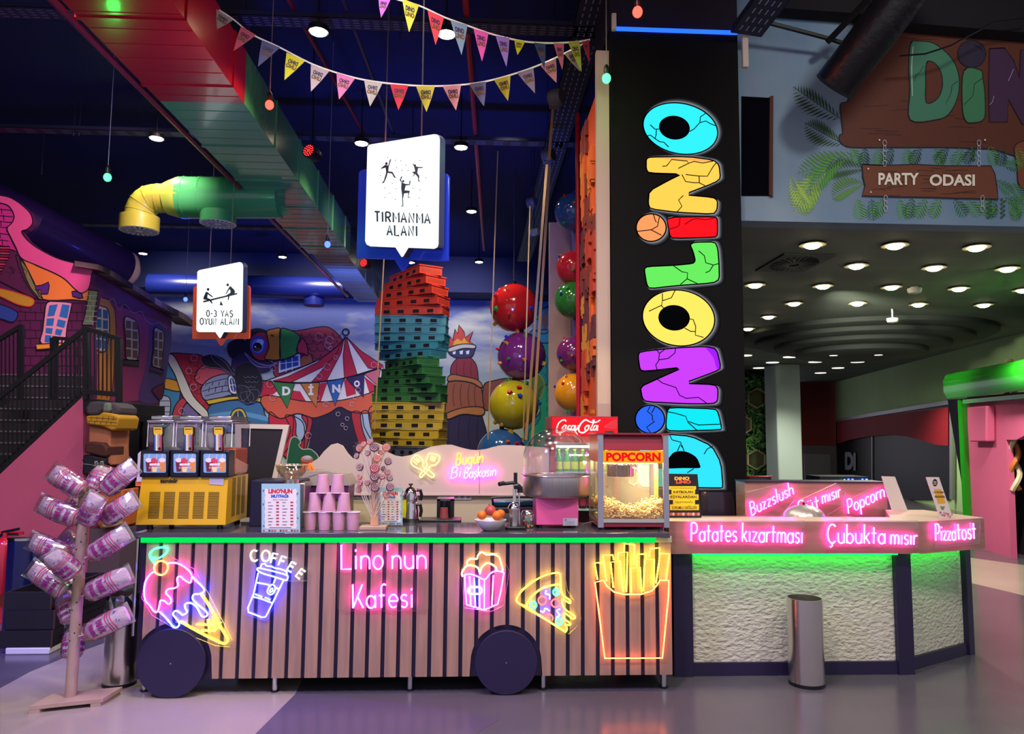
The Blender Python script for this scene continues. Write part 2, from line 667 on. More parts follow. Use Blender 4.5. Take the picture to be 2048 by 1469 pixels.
# far end of the bar room
A = gz(1670, 765, HL)
B = gz(2048, 665, HL)
dAB = (B-A).normalized()
NG = Vector((dAB.y, -dAB.x, 0))
if NG.dot(C0-A) < 0:
    NG = -NG
Bx = B + dAB*6
g = MB().prism([(A.x, A.y, 0), (Bx.x, Bx.y, 0), (Bx.x, Bx.y, HL), (A.x, A.y, HL)], -NG*.15)
struct(g, 'wall_green', mat('pale_green_paint', 'aed094', rough=.7, var=.15, vs=1))
YP = 21.0
p = [at(1487, 740, YP), at(1556, 740, YP)]
m_red = mat('brick_red_paint', '8e3538', rough=.7)
struct(MB().box(at(1600, 800, 25.4).x, A.x+.3, 25.4, 25.6, 0, HL), 'wall_far', [m_red])
struct(MB().box(at(1430, 800, YP+.1).x, at(1560, 800, YP+.1).x, YP+.1, YP+.3, 0, HL), 'wall_garden', mat('dark_garden_wall', '14201c', rough=.9))
m_pil = mat('pale_grey_pillar_paint', 'b9cdc9', rough=.7)
struct(MB().box(at(1553, 800, 19).x, at(1602, 800, 19).x, 19, 19.8, 0, HL), 'wall_pillar', m_pil, bevel=.03)
# grey door surround in the far wall
m_gd = mat('grey_door_paint', '7b7880', rough=.6)
d = at(1607, 892, 25.35)
struct(MB().box(d.x, A.x, 25.32, 25.4, 0, at(1640, 892, 25.35).z), 'wall_far_grey', m_gd)
dt = tag(MB().box(at(1607, 905, 25.3).x, at(1660, 905, 25.3).x, 25.26, 25.32, 0, at(1640, 908, 25.3).z).build('door_1', mat('white_door_paint', 'a09ba4', rough=.5), bevel=.02), kind='structure')

# shop window with red valance on the green wall
PG = A + NG*.02


def G3(x, y, o=0):
    return pl(x, y, A+NG*o, NG)


win = MB()
win.prism([G3(1672, 842, .03), G3(1900, 806, .03), G3(1900, 1000, .03), G3(1672, 1000, .03)], -NG*.02)
w1 = struct(win, 'window_1', mat('dark_shop_glass', '03030a', rough=.35, spec=.15))
fr = MB()
for a_, b_ in (((1672, 842), (1908, 804)), ((1906, 804), (1906, 1000)), ((1745, 830), (1745, 1000))):
    fr.tube([G3(*a_, .05), G3(*b_, .05)], .03 if a_[0] == 1745 else .07, n=4)
fr.build('window_frame', mat('grey_aluminium', '9a9da4', rough=.4, metal=.6), w1)
va = MB()
pv = [(1674, 843), (1896, 815), (1896, 892), (1870, 890), (1840, 880), (1810, 873), (1780, 870), (1740, 873), (1700, 880), (1674, 888)]
va.prism([G3(x, y, .12) for x, y in pv], -NG*.05)
tag(va.build('valance', mat('dark_red_valance', '8c0f22', rough=.7)), 'dark red arched valance board across the top of the dark shop window', 'valance')
lg = MB()
textmb('Di', [G3(1690, 905, .06), G3(1712, 903, .06), G3(1712, 942, .06), G3(1690, 940, .06)], lg, bold=.06)
lg.build('window_lettering', mat('faint_white_vinyl', '9a98a8', rough=.6), w1)

# pink arched shop front and its green roller shutter
P2 = Vector((7.37, 10.7, 0))


def K3(x, y, o=0):
    return pl(x, y, P2+NG*o, NG)


m_pink = mat('pink_wall_paint', 'd4628f', rough=.6, var=.15, vs=1.5)
bl = K3(1934, 1000)
bot = lambda x: (lambda q: Vector((q.x, q.y, 0)))(K3(x, 950))
pk = MB()
arch = [K3(1934, 795), K3(2300, 760), bot(2300), bot(2240)] + [K3(x, y) for x, y in ((2240, 875), (2180, 872), (2110, 868), (2066, 866), (2052, 870), (2033, 880), (2013, 880))] + [bot(2013), bot(1934)]
pk.prism(arch, -NG*.08)
struct(pk, 'wall_pink_arch', m_pink)
pk = MB().prism([K3(1938, 815, .12), K3(1972, 812, .12), K3(1972, 880, .12), K3(2048, 880, .12)][:3]+[K3(1972, 884, .12), K3(1938, 884, .12)], -NG*.12)
struct(pk, 'trim_2', m_pink, bevel=.02)
struct(MB().prism([K3(1895, 800, -.3), K3(2300, 770, -.3), bot(2300)-NG*.3, bot(1895)-NG*.3], -NG*.1), 'wall_dark_recess', m_dw)
m_gr = mat('glossy_green_metal', '1f9a1c', rough=.25, coat=.5)
sh = thing('roller_shutter', 'glossy green roller shutter housing over the pink arched entrance', 'roller shutter', K3(1893, 780, .2))
c1, c2 = K3(1893, 775, .15), K3(2300, 731, .15)
hb = MB()
prof = [(0, -.17), (.05, -.05), (.05, .12), (.0, .22), (-.3, .24), (-.3, -.1)]
a0 = [Vector((c1.x, c1.y, c1.z))+NG*u+Vector((0, 0, v-.02)) for u, v in prof]
hb.prism(a0, dAB*7)
hb.build('housing', m_gr, sh, bevel=.01)
MB().tube([K3(1924, 800, .05), Vector((K3(1924, 800, .05).x, K3(1924, 800, .05).y, 0))], .06, n=4).build('guide_rail', m_gr, sh)
MB().prism([K3(1925, 800, .1), K3(2300, 765, .1), K3(2300, 775, .1), K3(1925, 808, .1)], -NG*.1).build('bottom_bar', m_gr, sh)

# white board edge beside the screen column
wt = MB().box(at(1196, 500, YC).x, at(1222, 500, YC).x, YC+.05, YC+.12, 0, at(1200, 95, YC).z)
struct(wt, 'trim_3', mat('cream_painted_panel', 'b09a90', rough=.6, var=.1, vs=2))
# =================== painted walls ===================
def pm(h, es=0):
    return mat('paint_'+h, h, rough=.65, es=es) if not es else glow('screen_'+h, h, es)


class Paint:
    """flat colour shapes on a surface; proj(x, y, layer) gives the 3D point"""
    def __init__(s, proj, cv=None, mk=None):
        s.p, s.cv, s.mk = proj, cv, mk or pm
        s.mb, s.mats, s.n = MB(), [], 0

    def _m(s, c):
        m = s.mk(c)
        if m not in s.mats:
            s.mats.append(m)
        return s.mats.index(m)

    def _c(s, pts):
        if pts and not hasattr(pts[0], '__len__'):
            pts = [(pts[i], pts[i+1]) for i in range(0, len(pts), 2)]
        pts = [tuple(q) for q in pts]
        if s.cv:
            pts = [s.cv(*q)[0] for q in pts]
        return pts

    def fill(s, pts, c, L=1, smooth=True, out=None, ow=2, k=4):
        pts = s._c(pts)
        s.n += 1
        L += .004*s.n
        if smooth:
            pts = [tuple(q) for q in cr(pts, True, k)]
        s.mb.sheet([s.p(x, y, L) for x, y in pts], s._m(c))
        if out:
            s._rib(pts+[pts[0], pts[1]], out, ow, L+.5)
        return s

    def line(s, pts, c='0c0a18', w=2, L=5, smooth=True, closed=False):
        pts = s._c(pts)
        if smooth and len(pts) > 2:
            pts = [tuple(q) for q in cr(pts, closed, 4)]
        if closed:
            pts = pts+[pts[0], pts[1]]
        s._rib(pts, c, w, L)
        return s

    def _rib(s, pts, c, w, L):
        P = [Vector(q).to_2d() if len(q) > 2 else Vector(q) for q in pts]
        q = [P[0]]
        for a in P[1:]:
            if (a-q[-1]).length > .05:
                q.append(a)
        P = q
        n = len(P)
        if n < 2:
            return
        vs = []
        for i in range(n):
            d = P[min(i+1, n-1)]-P[max(i-1, 0)]
            if d.length < 1e-6:
                d = Vector((1, 0))
            d.normalize()
            o = Vector((-d.y, d.x))*w/2
            vs += [s.p(*(P[i]+o), L), s.p(*(P[i]-o), L)]
        s.mb.add(vs, [(2*i, 2*i+1, 2*i+3, 2*i+2) for i in range(n-1)], s._m(c))

    def ring(s, cx, cy, r, c, w=1.2, L=8, ry=None, n=16):
        pts = [tuple(q) for q in ell(cx, cy, r, ry, n=n)]
        s._rib(pts+[pts[0], pts[1]], c, w, L)

    def text(s, t, x0, y0, x1, y1, c, L=6, bold=.02, dy=0):
        (x0, y0), (x1, y1) = s._c([x0, y0, x1, y1])
        textmb(t, [s.p(x0, y0, L), s.p(x1, y0+dy, L), s.p(x1, y1+dy, L), s.p(x0, y1, L)], s.mb, s._m(c), depth=0, bold=bold)

    def build(s, name, parent=None):
        return s.mb.build(name, s.mats, parent, smooth=0, sub=-1)


OUT = '14101e'
proj_b = lambda x, y, L: at(x, y, YB-.006*L)
mur = thing('circus_mural', 'painted mural of a circus tent, toucan and crooked towers on the back wall', 'mural', (at(700, 800, YB).x, YB, 0))
cA = crop(320, 500, 3.673)
# houses left of the tent
h = Paint(proj_b, cA)
h.fill([60, 770, 200, 765, 310, 780, 315, 860, 350, 1000, 370, 1170, 340, 1290, 200, 1250, 60, 900], 'b02a3c', 1, out=OUT)
for i in range(16):
    x, y = 170+R.random()*150, 800+i*26
    h.line(ell(x, y, 34, 26, 0, 8, 0, 180), OUT, 1, 2, smooth=False)
h.fill([20, 800, 110, 830, 140, 900, 150, 1050, 120, 1200, 60, 1290, -20, 1290, -20, 900], '3f86a6', 2, out=OUT)
h.fill([20, 945, 140, 970, 150, 1040, 20, 1010], 'd99a2b', 3, out=OUT)
h.fill([-20, 1090, 60, 1080, 78, 1140, 60, 1240, -20, 1260], 'b9bcc4', 3, out=OUT)
for yy in (1110, 1150, 1190, 1225):
    h.line([0, yy, 70, yy], OUT, 1, 4)
h.fill([100, 1290, 120, 1160, 180, 1120, 260, 1180, 320, 1290], '7a6a98', 3, out=OUT)
h.fill([90, 1240, 110, 1150, 160, 1090, 200, 1110, 170, 1160, 150, 1240], 'c4434e', 4, out=OUT)
h.fill([62, 770, 110, 790, 190, 950, 250, 1080, 350, 1190, 340, 1240, 270, 1190, 170, 1080, 110, 920, 62, 830], 'd9d6c0', 5, out=OUT)
h.fill([255, 940, 300, 860, 420, 800, 500, 830, 520, 960, 330, 990, 280, 980], 'cf5560', 1.5, out=OUT)
# stone dome house
h.fill([300, 1030, 360, 950, 480, 912, 560, 930, 760, 960, 770, 1000, 740, 1080, 560, 1060, 350, 1110], '8b93ad', 3, out=OUT)
for a_ in ([310, 1040, 420, 1010, 560, 990, 760, 990], [330, 1075, 450, 1045, 600, 1030, 750, 1040], [340, 985, 470, 950, 620, 945]):
    h.line(a_, OUT, 1.2, 4)
for x in range(340, 760, 48):
    h.line([x, 960+abs(x-540)*.1, x-5, 1000], OUT, 1.2, 4)
    h.line([x+22, 1005, x+18, 1045], OUT, 1.2, 4)
h.fill([350, 1105, 560, 1075, 760, 1090, 770, 1110, 740, 1120, 560, 1100, 370, 1135, 350, 1125], 'd9b52e', 4.5, out=OUT)
h.fill([380, 1135, 560, 1105, 730, 1120, 770, 1210, 800, 1330, 330, 1330, 340, 1230], '3c6f9a', 3.5, out=OUT)
h.fill([345, 1215, 560, 1185, 780, 1225, 790, 1260, 560, 1215, 340, 1250], '5f9ac0', 4, smooth=True)
h.fill([518, 1290, 525, 1200, 570, 1165, 620, 1185, 640, 1290], 'c9b83c', 5, out=OUT)
h.fill([530, 1285, 538, 1215, 572, 1182, 608, 1200, 622, 1285], '2b3f66', 5.5)
h.line([572, 1182, 575, 1290], 'c9b83c', 1.6, 6.5)
h.line([530, 1240, 622, 1240], 'c9b83c', 1.6, 6.5)
h.fill([500, 940, 545, 930, 570, 1050, 515, 1045], 'e8e4e0', 5, out=OUT)
h.fill([512, 955, 540, 950, 556, 1035, 525, 1033], '2c4d8a', 5.5)
h.line([526, 950, 540, 1040], 'e8e4e0', 1.4, 6.5)
h.line([515, 995, 560, 990], 'e8e4e0', 1.4, 6.5)
# red roof house behind the tent
h.fill([900, 590, 1000, 595, 1180, 565, 1260, 580, 1340, 660, 1370, 760, 1300, 900, 870, 960, 850, 700], 'a33642', 1, out=OUT)
for i in range(26):
    x, y = 1010+(i % 6)*58+(i//6 % 2)*28, 610+(i//6)*52
    h.line(ell(x, y, 30, 34, 0, 8, 0, 180), OUT, 1, 2, smooth=False)
h.fill([1030, 800, 1110, 770, 1120, 930, 1030, 930], 'b5603a', 3, out=OUT)
h.fill([870, 780, 1030, 760, 1035, 860, 870, 910], 'd8dbe2', 4, smooth=False, out=OUT)
h.fill([885, 800, 1015, 778, 1018, 850, 885, 885], '1f4f9c', 4.5, smooth=False)
for x in (925, 970):
    h.line([x, 770, x+2, 900], 'd8dbe2', 1.5, 5.5)
h.line([870, 838, 1030, 818], 'd8dbe2', 1.5, 5.5)
h.build('crooked_houses_painting', mur)
# tent
t_ = Paint(proj_b, cA)
t_.fill([1365, 630, 1325, 700, 1180, 800, 1000, 880, 770, 965, 770, 1110, 1130, 1180, 1600, 1090, 1640, 860, 1480, 760, 1410, 690], 'e6e2da', 4, smooth=False, out=OUT)
for st in ([1360, 640, 1310, 700, 1150, 830, 940, 930, 830, 960, 960, 975, 1200, 860, 1330, 740], [1360, 640, 1290, 770, 1110, 975, 1220, 970, 1330, 760], [1362, 640, 1345, 780, 1355, 960, 1450, 920, 1400, 760, 1372, 650], [1368, 640, 1420, 710, 1530, 870, 1620, 880, 1640, 850, 1480, 745]):
    t_.fill(st, 'c3243c', 5, smooth=False, out=OUT, ow=1.3)
t_.line([1365, 640, 1300, 712, 1180, 800, 1000, 880, 770, 965], OUT, 2, 6)
# lower skirt
t_.fill([760, 965, 860, 975, 1100, 975, 1340, 950, 1600, 880, 1640, 1100, 1100, 1170, 740, 1120], 'e6e2da', 5, smooth=False, out=OUT)
for st in ([760, 965, 850, 975, 870, 1030, 800, 1090, 740, 1080], [940, 1030, 1030, 1040, 1100, 1160, 960, 1120, 900, 1070], [1180, 980, 1230, 975, 1180, 1120, 1130, 1120], [1350, 955, 1420, 940, 1440, 1060, 1370, 1080], [1500, 930, 1590, 1000, 1600, 1080, 1540, 1060]):
    t_.fill(st, 'c3243c', 6, smooth=False)
t_.fill([770, 1070, 900, 1085, 1080, 1115, 1300, 1110, 1500, 1065, 1600, 1030, 1640, 1060, 1640, 1150, 1530, 1200, 1400, 1190, 1320, 1155, 1240, 1200, 1130, 1235, 1030, 1205, 960, 1215, 890, 1240, 800, 1200, 740, 1120], 'd05a3e', 7, out=OUT)
t_.fill([1110, 1240, 1240, 1200, 1320, 1160, 1400, 1200, 1420, 1290, 1500, 1480, 1580, 1700, 1050, 1700, 1080, 1500, 1100, 1400], '241838', 6.4)
for st, c in (([800, 1200, 880, 1240, 970, 1220, 980, 1290, 960, 1420, 900, 1500, 830, 1480], 'c3243c'), ([920, 1220, 1000, 1230, 1060, 1300, 1050, 1500, 1000, 1540, 900, 1500, 960, 1330], 'c3243c'), ([990, 1210, 1075, 1225, 1080, 1300, 1040, 1400, 1000, 1360, 1000, 1280], '9fb3cc'), ([1040, 1220, 1115, 1240, 1105, 1330, 1060, 1500, 1000, 1560, 990, 1480, 1050, 1400, 1075, 1300], 'b02838'), ([1410, 1195, 1480, 1200, 1500, 1300, 1560, 1420, 1600, 1560, 1540, 1560, 1460, 1420, 1420, 1290], 'b02838'), ([1475, 1205, 1530, 1190, 1560, 1320, 1570, 1440, 1540, 1440, 1490, 1330], '9fb3cc'), ([1530, 1190, 1600, 1160, 1620, 1400, 1580, 1420], 'b02838')):
    t_.fill(st, c, 6.7, out=OUT)
t_.ring(*cA(1365, 605)[0], 6.5, '1c1622', 3, 8)
# pennants with letters
for pts, c, tx in (([820, 965, 990, 978, 935, 1165], '2f7a3c', ('D', 898, 1005, 958, 1070)), ([1030, 980, 1172, 975, 1148, 1160], 'c97a32', ('İ', 1090, 985, 1128, 1068)), ([1225, 962, 1352, 945, 1285, 1148], '2a66a8', ('N', 1265, 990, 1325, 1050)), ([1370, 945, 1500, 910, 1495, 1085], '33215a', ('O', 1425, 960, 1468, 1008))):
    t_.fill(pts, c, 8, smooth=False, out=OUT)
    t_.text(tx[0], tx[1], tx[2], tx[3], tx[4], 'f0ece4', 9.5, bold=.05)
t_.line([760, 960, 1000, 980, 1230, 965, 1400, 930, 1600, 870], OUT, 2, 8.5)
t_.fill([1500, 910, 1620, 870, 1600, 1000], 'd06a78', 7.8, smooth=False, out=OUT)
for (x, y, r) in ((1168, 640, 28), (1245, 665, 28), (1232, 700, 22), (1252, 722, 14), (1228, 860, 24), (1170, 930, 20), (1290, 790, 14), (1155, 1090, 20), (1220, 1135, 20), (830, 1085, 24), (1435, 1083, 16), (1308, 1207, 15), (1375, 1240, 14), (1340, 1285, 12), (1090, 1365, 22), (250, 795, 24), (212, 890, 22), (245, 1010, 24), (160, 1185, 22), (455, 725, 24), (920, 710, 18), (995, 650, 30), (840, 810, 22), (830, 870, 20), (1570, 845, 20), (1455, 1030, 18), (1410, 1135, 14), (810, 985, 26), (1365, 1310, 14)):
    (px_, py_) = cA(x, y)[0]
    t_.ring(px_, py_, r/3.673, 'c9b2b8', .8, 11, n=12)
t_.build('tent_painting', mur)
# toucan
u = Paint(proj_b, cA)
u.fill([305, 790, 360, 770, 400, 775, 480, 830, 530, 900, 600, 960, 590, 1000, 500, 900, 430, 870, 350, 860, 310, 830], '1b1826', 9, out='8b8790', ow=.8)
u.fill([380, 770, 470, 800, 540, 880, 560, 930, 480, 880, 400, 820], '211d2e', 9.4, out='8b8790', ow=.7)
u.fill([500, 690, 560, 655, 620, 660, 640, 740, 600, 800, 530, 800, 495, 750], '191622', 9, out='8b8790', ow=.8)
u.fill([530, 820, 570, 770, 640, 760, 700, 800, 800, 820, 830, 850, 790, 890, 720, 900, 640, 890, 540, 900], '35204f', 9.5, out=OUT)
u.fill([550, 940, 560, 860, 640, 830, 710, 860, 750, 950, 745, 1040, 700, 1110, 640, 1130, 590, 1080, 600, 1020, 560, 1000], '151320', 10, out='4a4658', ow=.8)
for q in ([560, 1000, 640, 1010, 660, 1060, 610, 1110, 575, 1090], [590, 1060, 660, 1040, 690, 1090, 650, 1130, 615, 1120], [640, 1040, 720, 1030, 720, 1090, 680, 1125, 650, 1100]):
    u.fill(q, '1d1a28', 10.4, out='77738a', ow=.7)
for i in range(8):
    (qx, qy) = cA(630+(i % 3)*34+(i//3)*10, 925+(i//3)*36)[0]
    u.p0 = None
    u._rib([tuple(v) for v in ell(qx, qy, 4.4, 4, n=6, a0=10, a1=170)], '77738a', .8, 10.7)
u.fill([625, 690, 650, 600, 720, 575, 790, 600, 800, 650, 790, 800, 700, 830, 640, 770], '1b1826', 10.5)
for x in range(5):
    u.fill([672+x*22, 606, 640+x*24, 578+(x % 2)*5, 690+x*20, 590], '1b1826', 10.4, smooth=False)
u.fill([655, 700, 680, 630, 750, 605, 800, 640, 810, 790, 760, 815, 690, 790], 'd0343f', 11, out=OUT)
u.fill(ell(722, 702, 60, 68), '2f62b8', 12)
u.fill(ell(718, 705, 44, 52), '8f9fd8', 12.5)
u.fill(ell(735, 680, 28, 24), 'f1f1f4', 13)
u.fill(ell(714, 714, 33, 33), '16101c', 13.5)
u.fill(ell(718, 730, 20, 12), '7a4a2c', 14)
u.fill(ell(700, 712, 7, 7), 'ffffff', 14.5)
u.fill([785, 600, 830, 582, 885, 582, 880, 680, 885, 780, 870, 808, 790, 808, 770, 790, 800, 720, 790, 650], 'ee9421', 12, out=OUT)
u.fill([885, 582, 960, 592, 1015, 625, 1035, 660, 1010, 700, 1005, 760, 950, 790, 885, 805, 880, 690], '3f9d3c', 12, out=OUT)
u.fill([1035, 645, 1075, 690, 1088, 775, 1060, 765, 1005, 750, 1012, 700], 'cf3247', 12, out=OUT)
u.line([770, 805, 870, 812, 960, 790, 1010, 760], OUT, 2.6, 14)
u.fill(ell(824, 630, 13, 8, 20), '7a3d12', 14)
u.fill([620, 755, 700, 820, 790, 850, 860, 830, 800, 862, 700, 850], '4a3070', 13, out='c6c0d8', ow=.8)
u.build('toucan_painting', mur)
# right of the block tower: barrel tower with flames
cB = crop(680, 500, 3.498)
b_ = Paint(proj_b, cB)
b_.fill([690, 1400, 700, 1230, 750, 1150, 960, 1140, 1010, 1220, 1030, 1330, 1010, 1400, 960, 1500, 700, 1500], '2a2046', 2, out=OUT)
b_.fill([740, 1090, 735, 1000, 755, 930, 800, 900, 940, 900, 985, 960, 1000, 1060, 985, 1110, 750, 1160], '9a5538', 3, out=OUT)
b_.fill([755, 1140, 860, 1105, 980, 1100, 1012, 1125, 985, 1160, 860, 1150, 760, 1185, 748, 1165], 'b6743a', 4, out=OUT)
b_.fill([775, 880, 780, 810, 830, 755, 900, 750, 950, 800, 965, 880, 950, 920, 800, 900], '8c2733', 4, out=OUT)
b_.fill([755, 890, 790, 872, 860, 885, 950, 905, 992, 940, 985, 965, 920, 930, 820, 915, 760, 920], 'b6743a', 5, out=OUT)
b_.fill([762, 700, 930, 680, 935, 720, 915, 750, 850, 758, 790, 745], '28305e', 5, out=OUT)
b_.fill([755, 690, 850, 660, 940, 665, 940, 690, 860, 690, 770, 715], 'c3c0b6', 6, out=OUT)
for x in (785, 835, 880):
    b_.fill([x, 710, x+26, 703, x+22, 730, x+6, 732], 'e0e0e0', 6, smooth=False)
b_.fill([760, 690, 750, 650, 775, 610, 790, 635, 805, 555, 822, 590, 832, 525, 868, 575, 878, 615, 930, 570, 905, 640, 935, 660, 850, 665], 'c2402e', 4.4, smooth=False, out=OUT)
b_.fill([790, 668, 800, 640, 822, 620, 850, 640, 870, 615, 885, 640, 905, 655, 850, 662], 'e0a02c', 4.8, smooth=False)
for x in (800, 850, 905, 950):
    b_.line([x, 940, x-10, 1020, x, 1095], '4a2418', 1.2, 4.6)
for x in (820, 870, 920):
    b_.line([x, 780, x-6, 840, x, 880], '4f141c', 1.1, 5.2)
for x in (770, 840, 910, 970):
    b_.line([x, 1170, x-12, 1280, x, 1400], '120c24', 1.3, 3)
# far pieces: board and green/blue shapes
b_.fill([1005, 950, 1080, 915, 1200, 900, 1220, 960, 1100, 990, 1060, 1110, 1005, 1105], '8c4a33', 1, out=OUT)
b_.fill([1330, 600, 1400, 560, 1480, 600, 1484, 900, 1484, 1484, 1300, 1484, 1290, 1250, 1390, 1150, 1440, 1000, 1380, 900, 1340, 700], '12848a', 1, out=OUT)
b_.fill([1390, 1000, 1440, 950, 1484, 980, 1484, 1400, 1350, 1400, 1320, 1280, 1400, 1180], '18a878', 1.6, out='0b5a55')
b_.fill([1340, 900, 1390, 870, 1430, 940, 1400, 1040, 1350, 1010], '5a7a3a', 2, out='8aa34a')
b_.fill([1395, 430, 1450, 400, 1484, 380, 1484, 560, 1420, 600, 1350, 560], '2f6fae', 1, out=OUT)
b_.fill([1415, 460, 1450, 440, 1450, 540, 1420, 545], '5a4450', 2)
b_.fill([1390, 360, 1484, 270, 1484, 420, 1400, 450], '3a8fd0', .8)
b_.fill([1330, 600, 1350, 560, 1420, 590, 1484, 570, 1484, 640, 1400, 650], '1f7aa8', 2, out=OUT)
for i in range(9):
    b_.line([1400+i*10, 700+i*80, 1450, 760+i*70, 1440, 830+i*60], '0b5a6a', 1.2, 2.6)
b_.build('barrel_tower_painting', mur)
# bush by the tent foot
k_ = Paint(proj_b, crop(500, 860, 5.12))
k_.fill([380, 380, 390, 230, 410, 120, 440, 75, 490, 85, 520, 130, 500, 160, 540, 200, 620, 200, 690, 260, 690, 310, 600, 350, 500, 400], '1c5a3c', 12, out='a8b8a8')
k_.build('bush_painting', mur)

# ---------------- jungle mural on the bulkhead ----------------
proj_k = lambda x, y, L: at(x, y, YK-.0025*L)
cJ = crop(1440, 0, 3.339)
jm = thing('jungle_mural', 'painted wooden name board and party sign among green fern fronds on pale blue bulkhead', 'mural', (3.6, YK, HL))
fr = Paint(proj_k, cJ)


def frond(x, y, ang, L, w, c, n=15, lay=1, bend=0):
    a = math.radians(ang)
    x0, y0 = x, y
    for i in range(n):
        t = (i+.5)/n
        aa = a+math.radians(bend)*t
        x = x0+math.cos(aa)*L*t
        y = y0+math.sin(aa)*L*t
        ll = w*(math.sin(PI*min(1, t*.9+.12)))
        for sgn in (-1, 1):
            b2 = aa+sgn*math.radians(52)
            ex, ey = x+math.cos(b2)*ll, y+math.sin(b2)*ll
            mx_, my_ = (x+ex)/2, (y+ey)/2
            nx, ny = -math.sin(b2)*ll*.075, math.cos(b2)*ll*.075
            fr.fill([(x, y), (mx_+nx, my_+ny), (ex, ey), (mx_-nx, my_-ny)], c, lay+i*.01+(.005 if sgn > 0 else 0), smooth=False)
    fr.line([(x0, y0), (x, y)], c, 1.2, lay, smooth=False)


for x, y, a, L, w, c in ((800, 790, 205, 390, 110, '23452c'), (820, 960, 200, 300, 110, '2b4d2e'), (900, 1040, 165, 420, 120, '4f8a3a'), (700, 1130, 128, 370, 130, '8bb84a'), (960, 1130, 190, 280, 100, '2d5730'), (960, 1230, 178, 240, 100, '5a8f46'), (620, 1200, 110, 260, 90, '7fae48'), (480, 1180, 80, 260, 80, '9cc455'), (840, 1040, 150, 350, 110, '4c9a34')):
    frond(x, y, a, L, w, c, bend=R.uniform(-25, 10))
for i, x in enumerate(range(880, 2060, 92)):
    frond(x, 975+R.uniform(-6, 10), 95+R.uniform(-30, 30), 150, 62, ['4f9a38', '1f4a2c'][i % 2], 8, 1.2)
    frond(x+40, 1325+R.uniform(-8, 6), 85+R.uniform(-35, 35), 160, 66, ['56a03c', '2d6a38', '4f9a38'][i % 3], 8, 1.2)
for x, y, a in ((1880, 1090, 10), (1850, 1200, 40), (1900, 1320, 20), (1960, 1220, 60), (1980, 1340, 90), (1990, 1060, 30)):
    frond(x, y, a, 150, 60, '3f8a38', 8, 1.4)
for i in range(9):
    for x in (1800, 1890, 1690):
        if x == 1690 and i > 5:
            continue
        fr.fill(ell(x+(8 if i % 2 else -8), (1330 if x > 1700 else 990)+i*15, 9, 8, n=8), '2c5a2a', 2, smooth=False)
fr.build('fern_painting', jm)
bd = Paint(proj_k, cJ)
bd.fill([800, 900, 820, 880, 805, 700, 860, 660, 850, 400, 900, 330, 960, 250, 1160, 220, 1400, 205, 1600, 215, 1750, 235, 1900, 270, 2100, 290, 2100, 1000, 1800, 995, 1500, 985, 1200, 985, 900, 985, 830, 970, 800, 940], '5a2c1c', 3, out=OUT)
for i in range(30):
    x, y = R.uniform(860, 1900), R.choice([R.uniform(240, 300), R.uniform(840, 970), R.uniform(660, 800)])
    bd.line([x, y, x+60, y+R.uniform(-10, 10), x+R.uniform(110, 200), y+R.uniform(-8, 8)], '3a1c12', .9, 4)
bd.fill([1970, 970, 2100, 965, 2100, 1270, 2000, 1240, 1985, 1120], '7a3f26', 3.5, out=OUT)
bd.fill([1275, 290, 1330, 275, 1430, 290, 1540, 380, 1595, 500, 1590, 640, 1530, 760, 1440, 800, 1270, 800, 1270, 600, 1262, 450], '3f7a5e', 5, out=OUT)
bd.fill([1380, 420, 1430, 420, 1475, 480, 1485, 580, 1450, 660, 1380, 685, 1375, 560], '5a2c1c', 6, out=OUT)
bd.fill(ell(1682, 360, 93, 90), '2a2238', 5, out=OUT)
bd.fill([1630, 470, 1740, 468, 1756, 520, 1770, 640, 1765, 790, 1690, 820, 1640, 805, 1618, 700], '3a7a52', 5, out=OUT)
bd.fill([1800, 325, 1900, 320, 1960, 400, 2000, 520, 2010, 330, 2100, 330, 2100, 830, 2020, 830, 1925, 660, 1920, 815, 1800, 815, 1795, 560], '3f2444', 5, smooth=False, out=OUT)
bd.line([1290, 310, 1280, 450, 1285, 640], 'b9d8c8', 1.4, 7)
for q in ([1360, 440, 1330, 490, 1310, 500, 1300, 540], [1590, 540, 1550, 570, 1545, 620, 1510, 690], [1755, 520, 1700, 560, 1690, 640, 1630, 700], [1960, 460, 1940, 510, 1925, 540], [1830, 640, 1820, 680, 1800, 700], [1700, 300, 1740, 320, 1765, 350]):
    bd.line(q, OUT if q[0] < 1800 else 'b8a0b8', .9, 7, smooth=False)
bd.fill([950, 1098, 1100, 1105, 1300, 1098, 1500, 1108, 1810, 1108, 1835, 1160, 1850, 1250, 1860, 1330, 1600, 1325, 1400, 1318, 1200, 1315, 950, 1308, 970, 1240, 955, 1180], '6e3d26', 5, smooth=False, out=OUT)
for i in range(26):
    x, y = R.uniform(970, 1700), R.uniform(1115, 1305)
    bd.line([x, y, x+40, y+R.uniform(-6, 6), x+R.uniform(70, 130), y+R.uniform(-4, 4)], '351a10', .8, 6)
bd.text('PARTY', 1058, 1155, 1328, 1235, 'ece6d2', 8, bold=.03)
bd.text('ODASI', 1400, 1165, 1702, 1242, 'ece6d2', 8, bold=.03)
for cx, cys in ((1100, range(955, 1120, 34)), (1730, range(955, 1120, 34)), (1107, range(1325, 1400, 34)), (1753, range(1325, 1400, 34))):
    for i, y in enumerate(cys):
        (qx, qy) = cJ(cx, y)[0]
        bd.ring(qx, qy, 2.4 if i % 2 else 3.6, 'b9bcc4', 1.1, 8, ry=6, n=10)
for x, y in ((990, 1127), (1008, 1283), (1770, 935), (1065, 935)):
    bd.fill(ell(x, y, 6, 6, n=8), 'e0dcd0', 8, smooth=False)
bd.build('name_board_painting', jm)

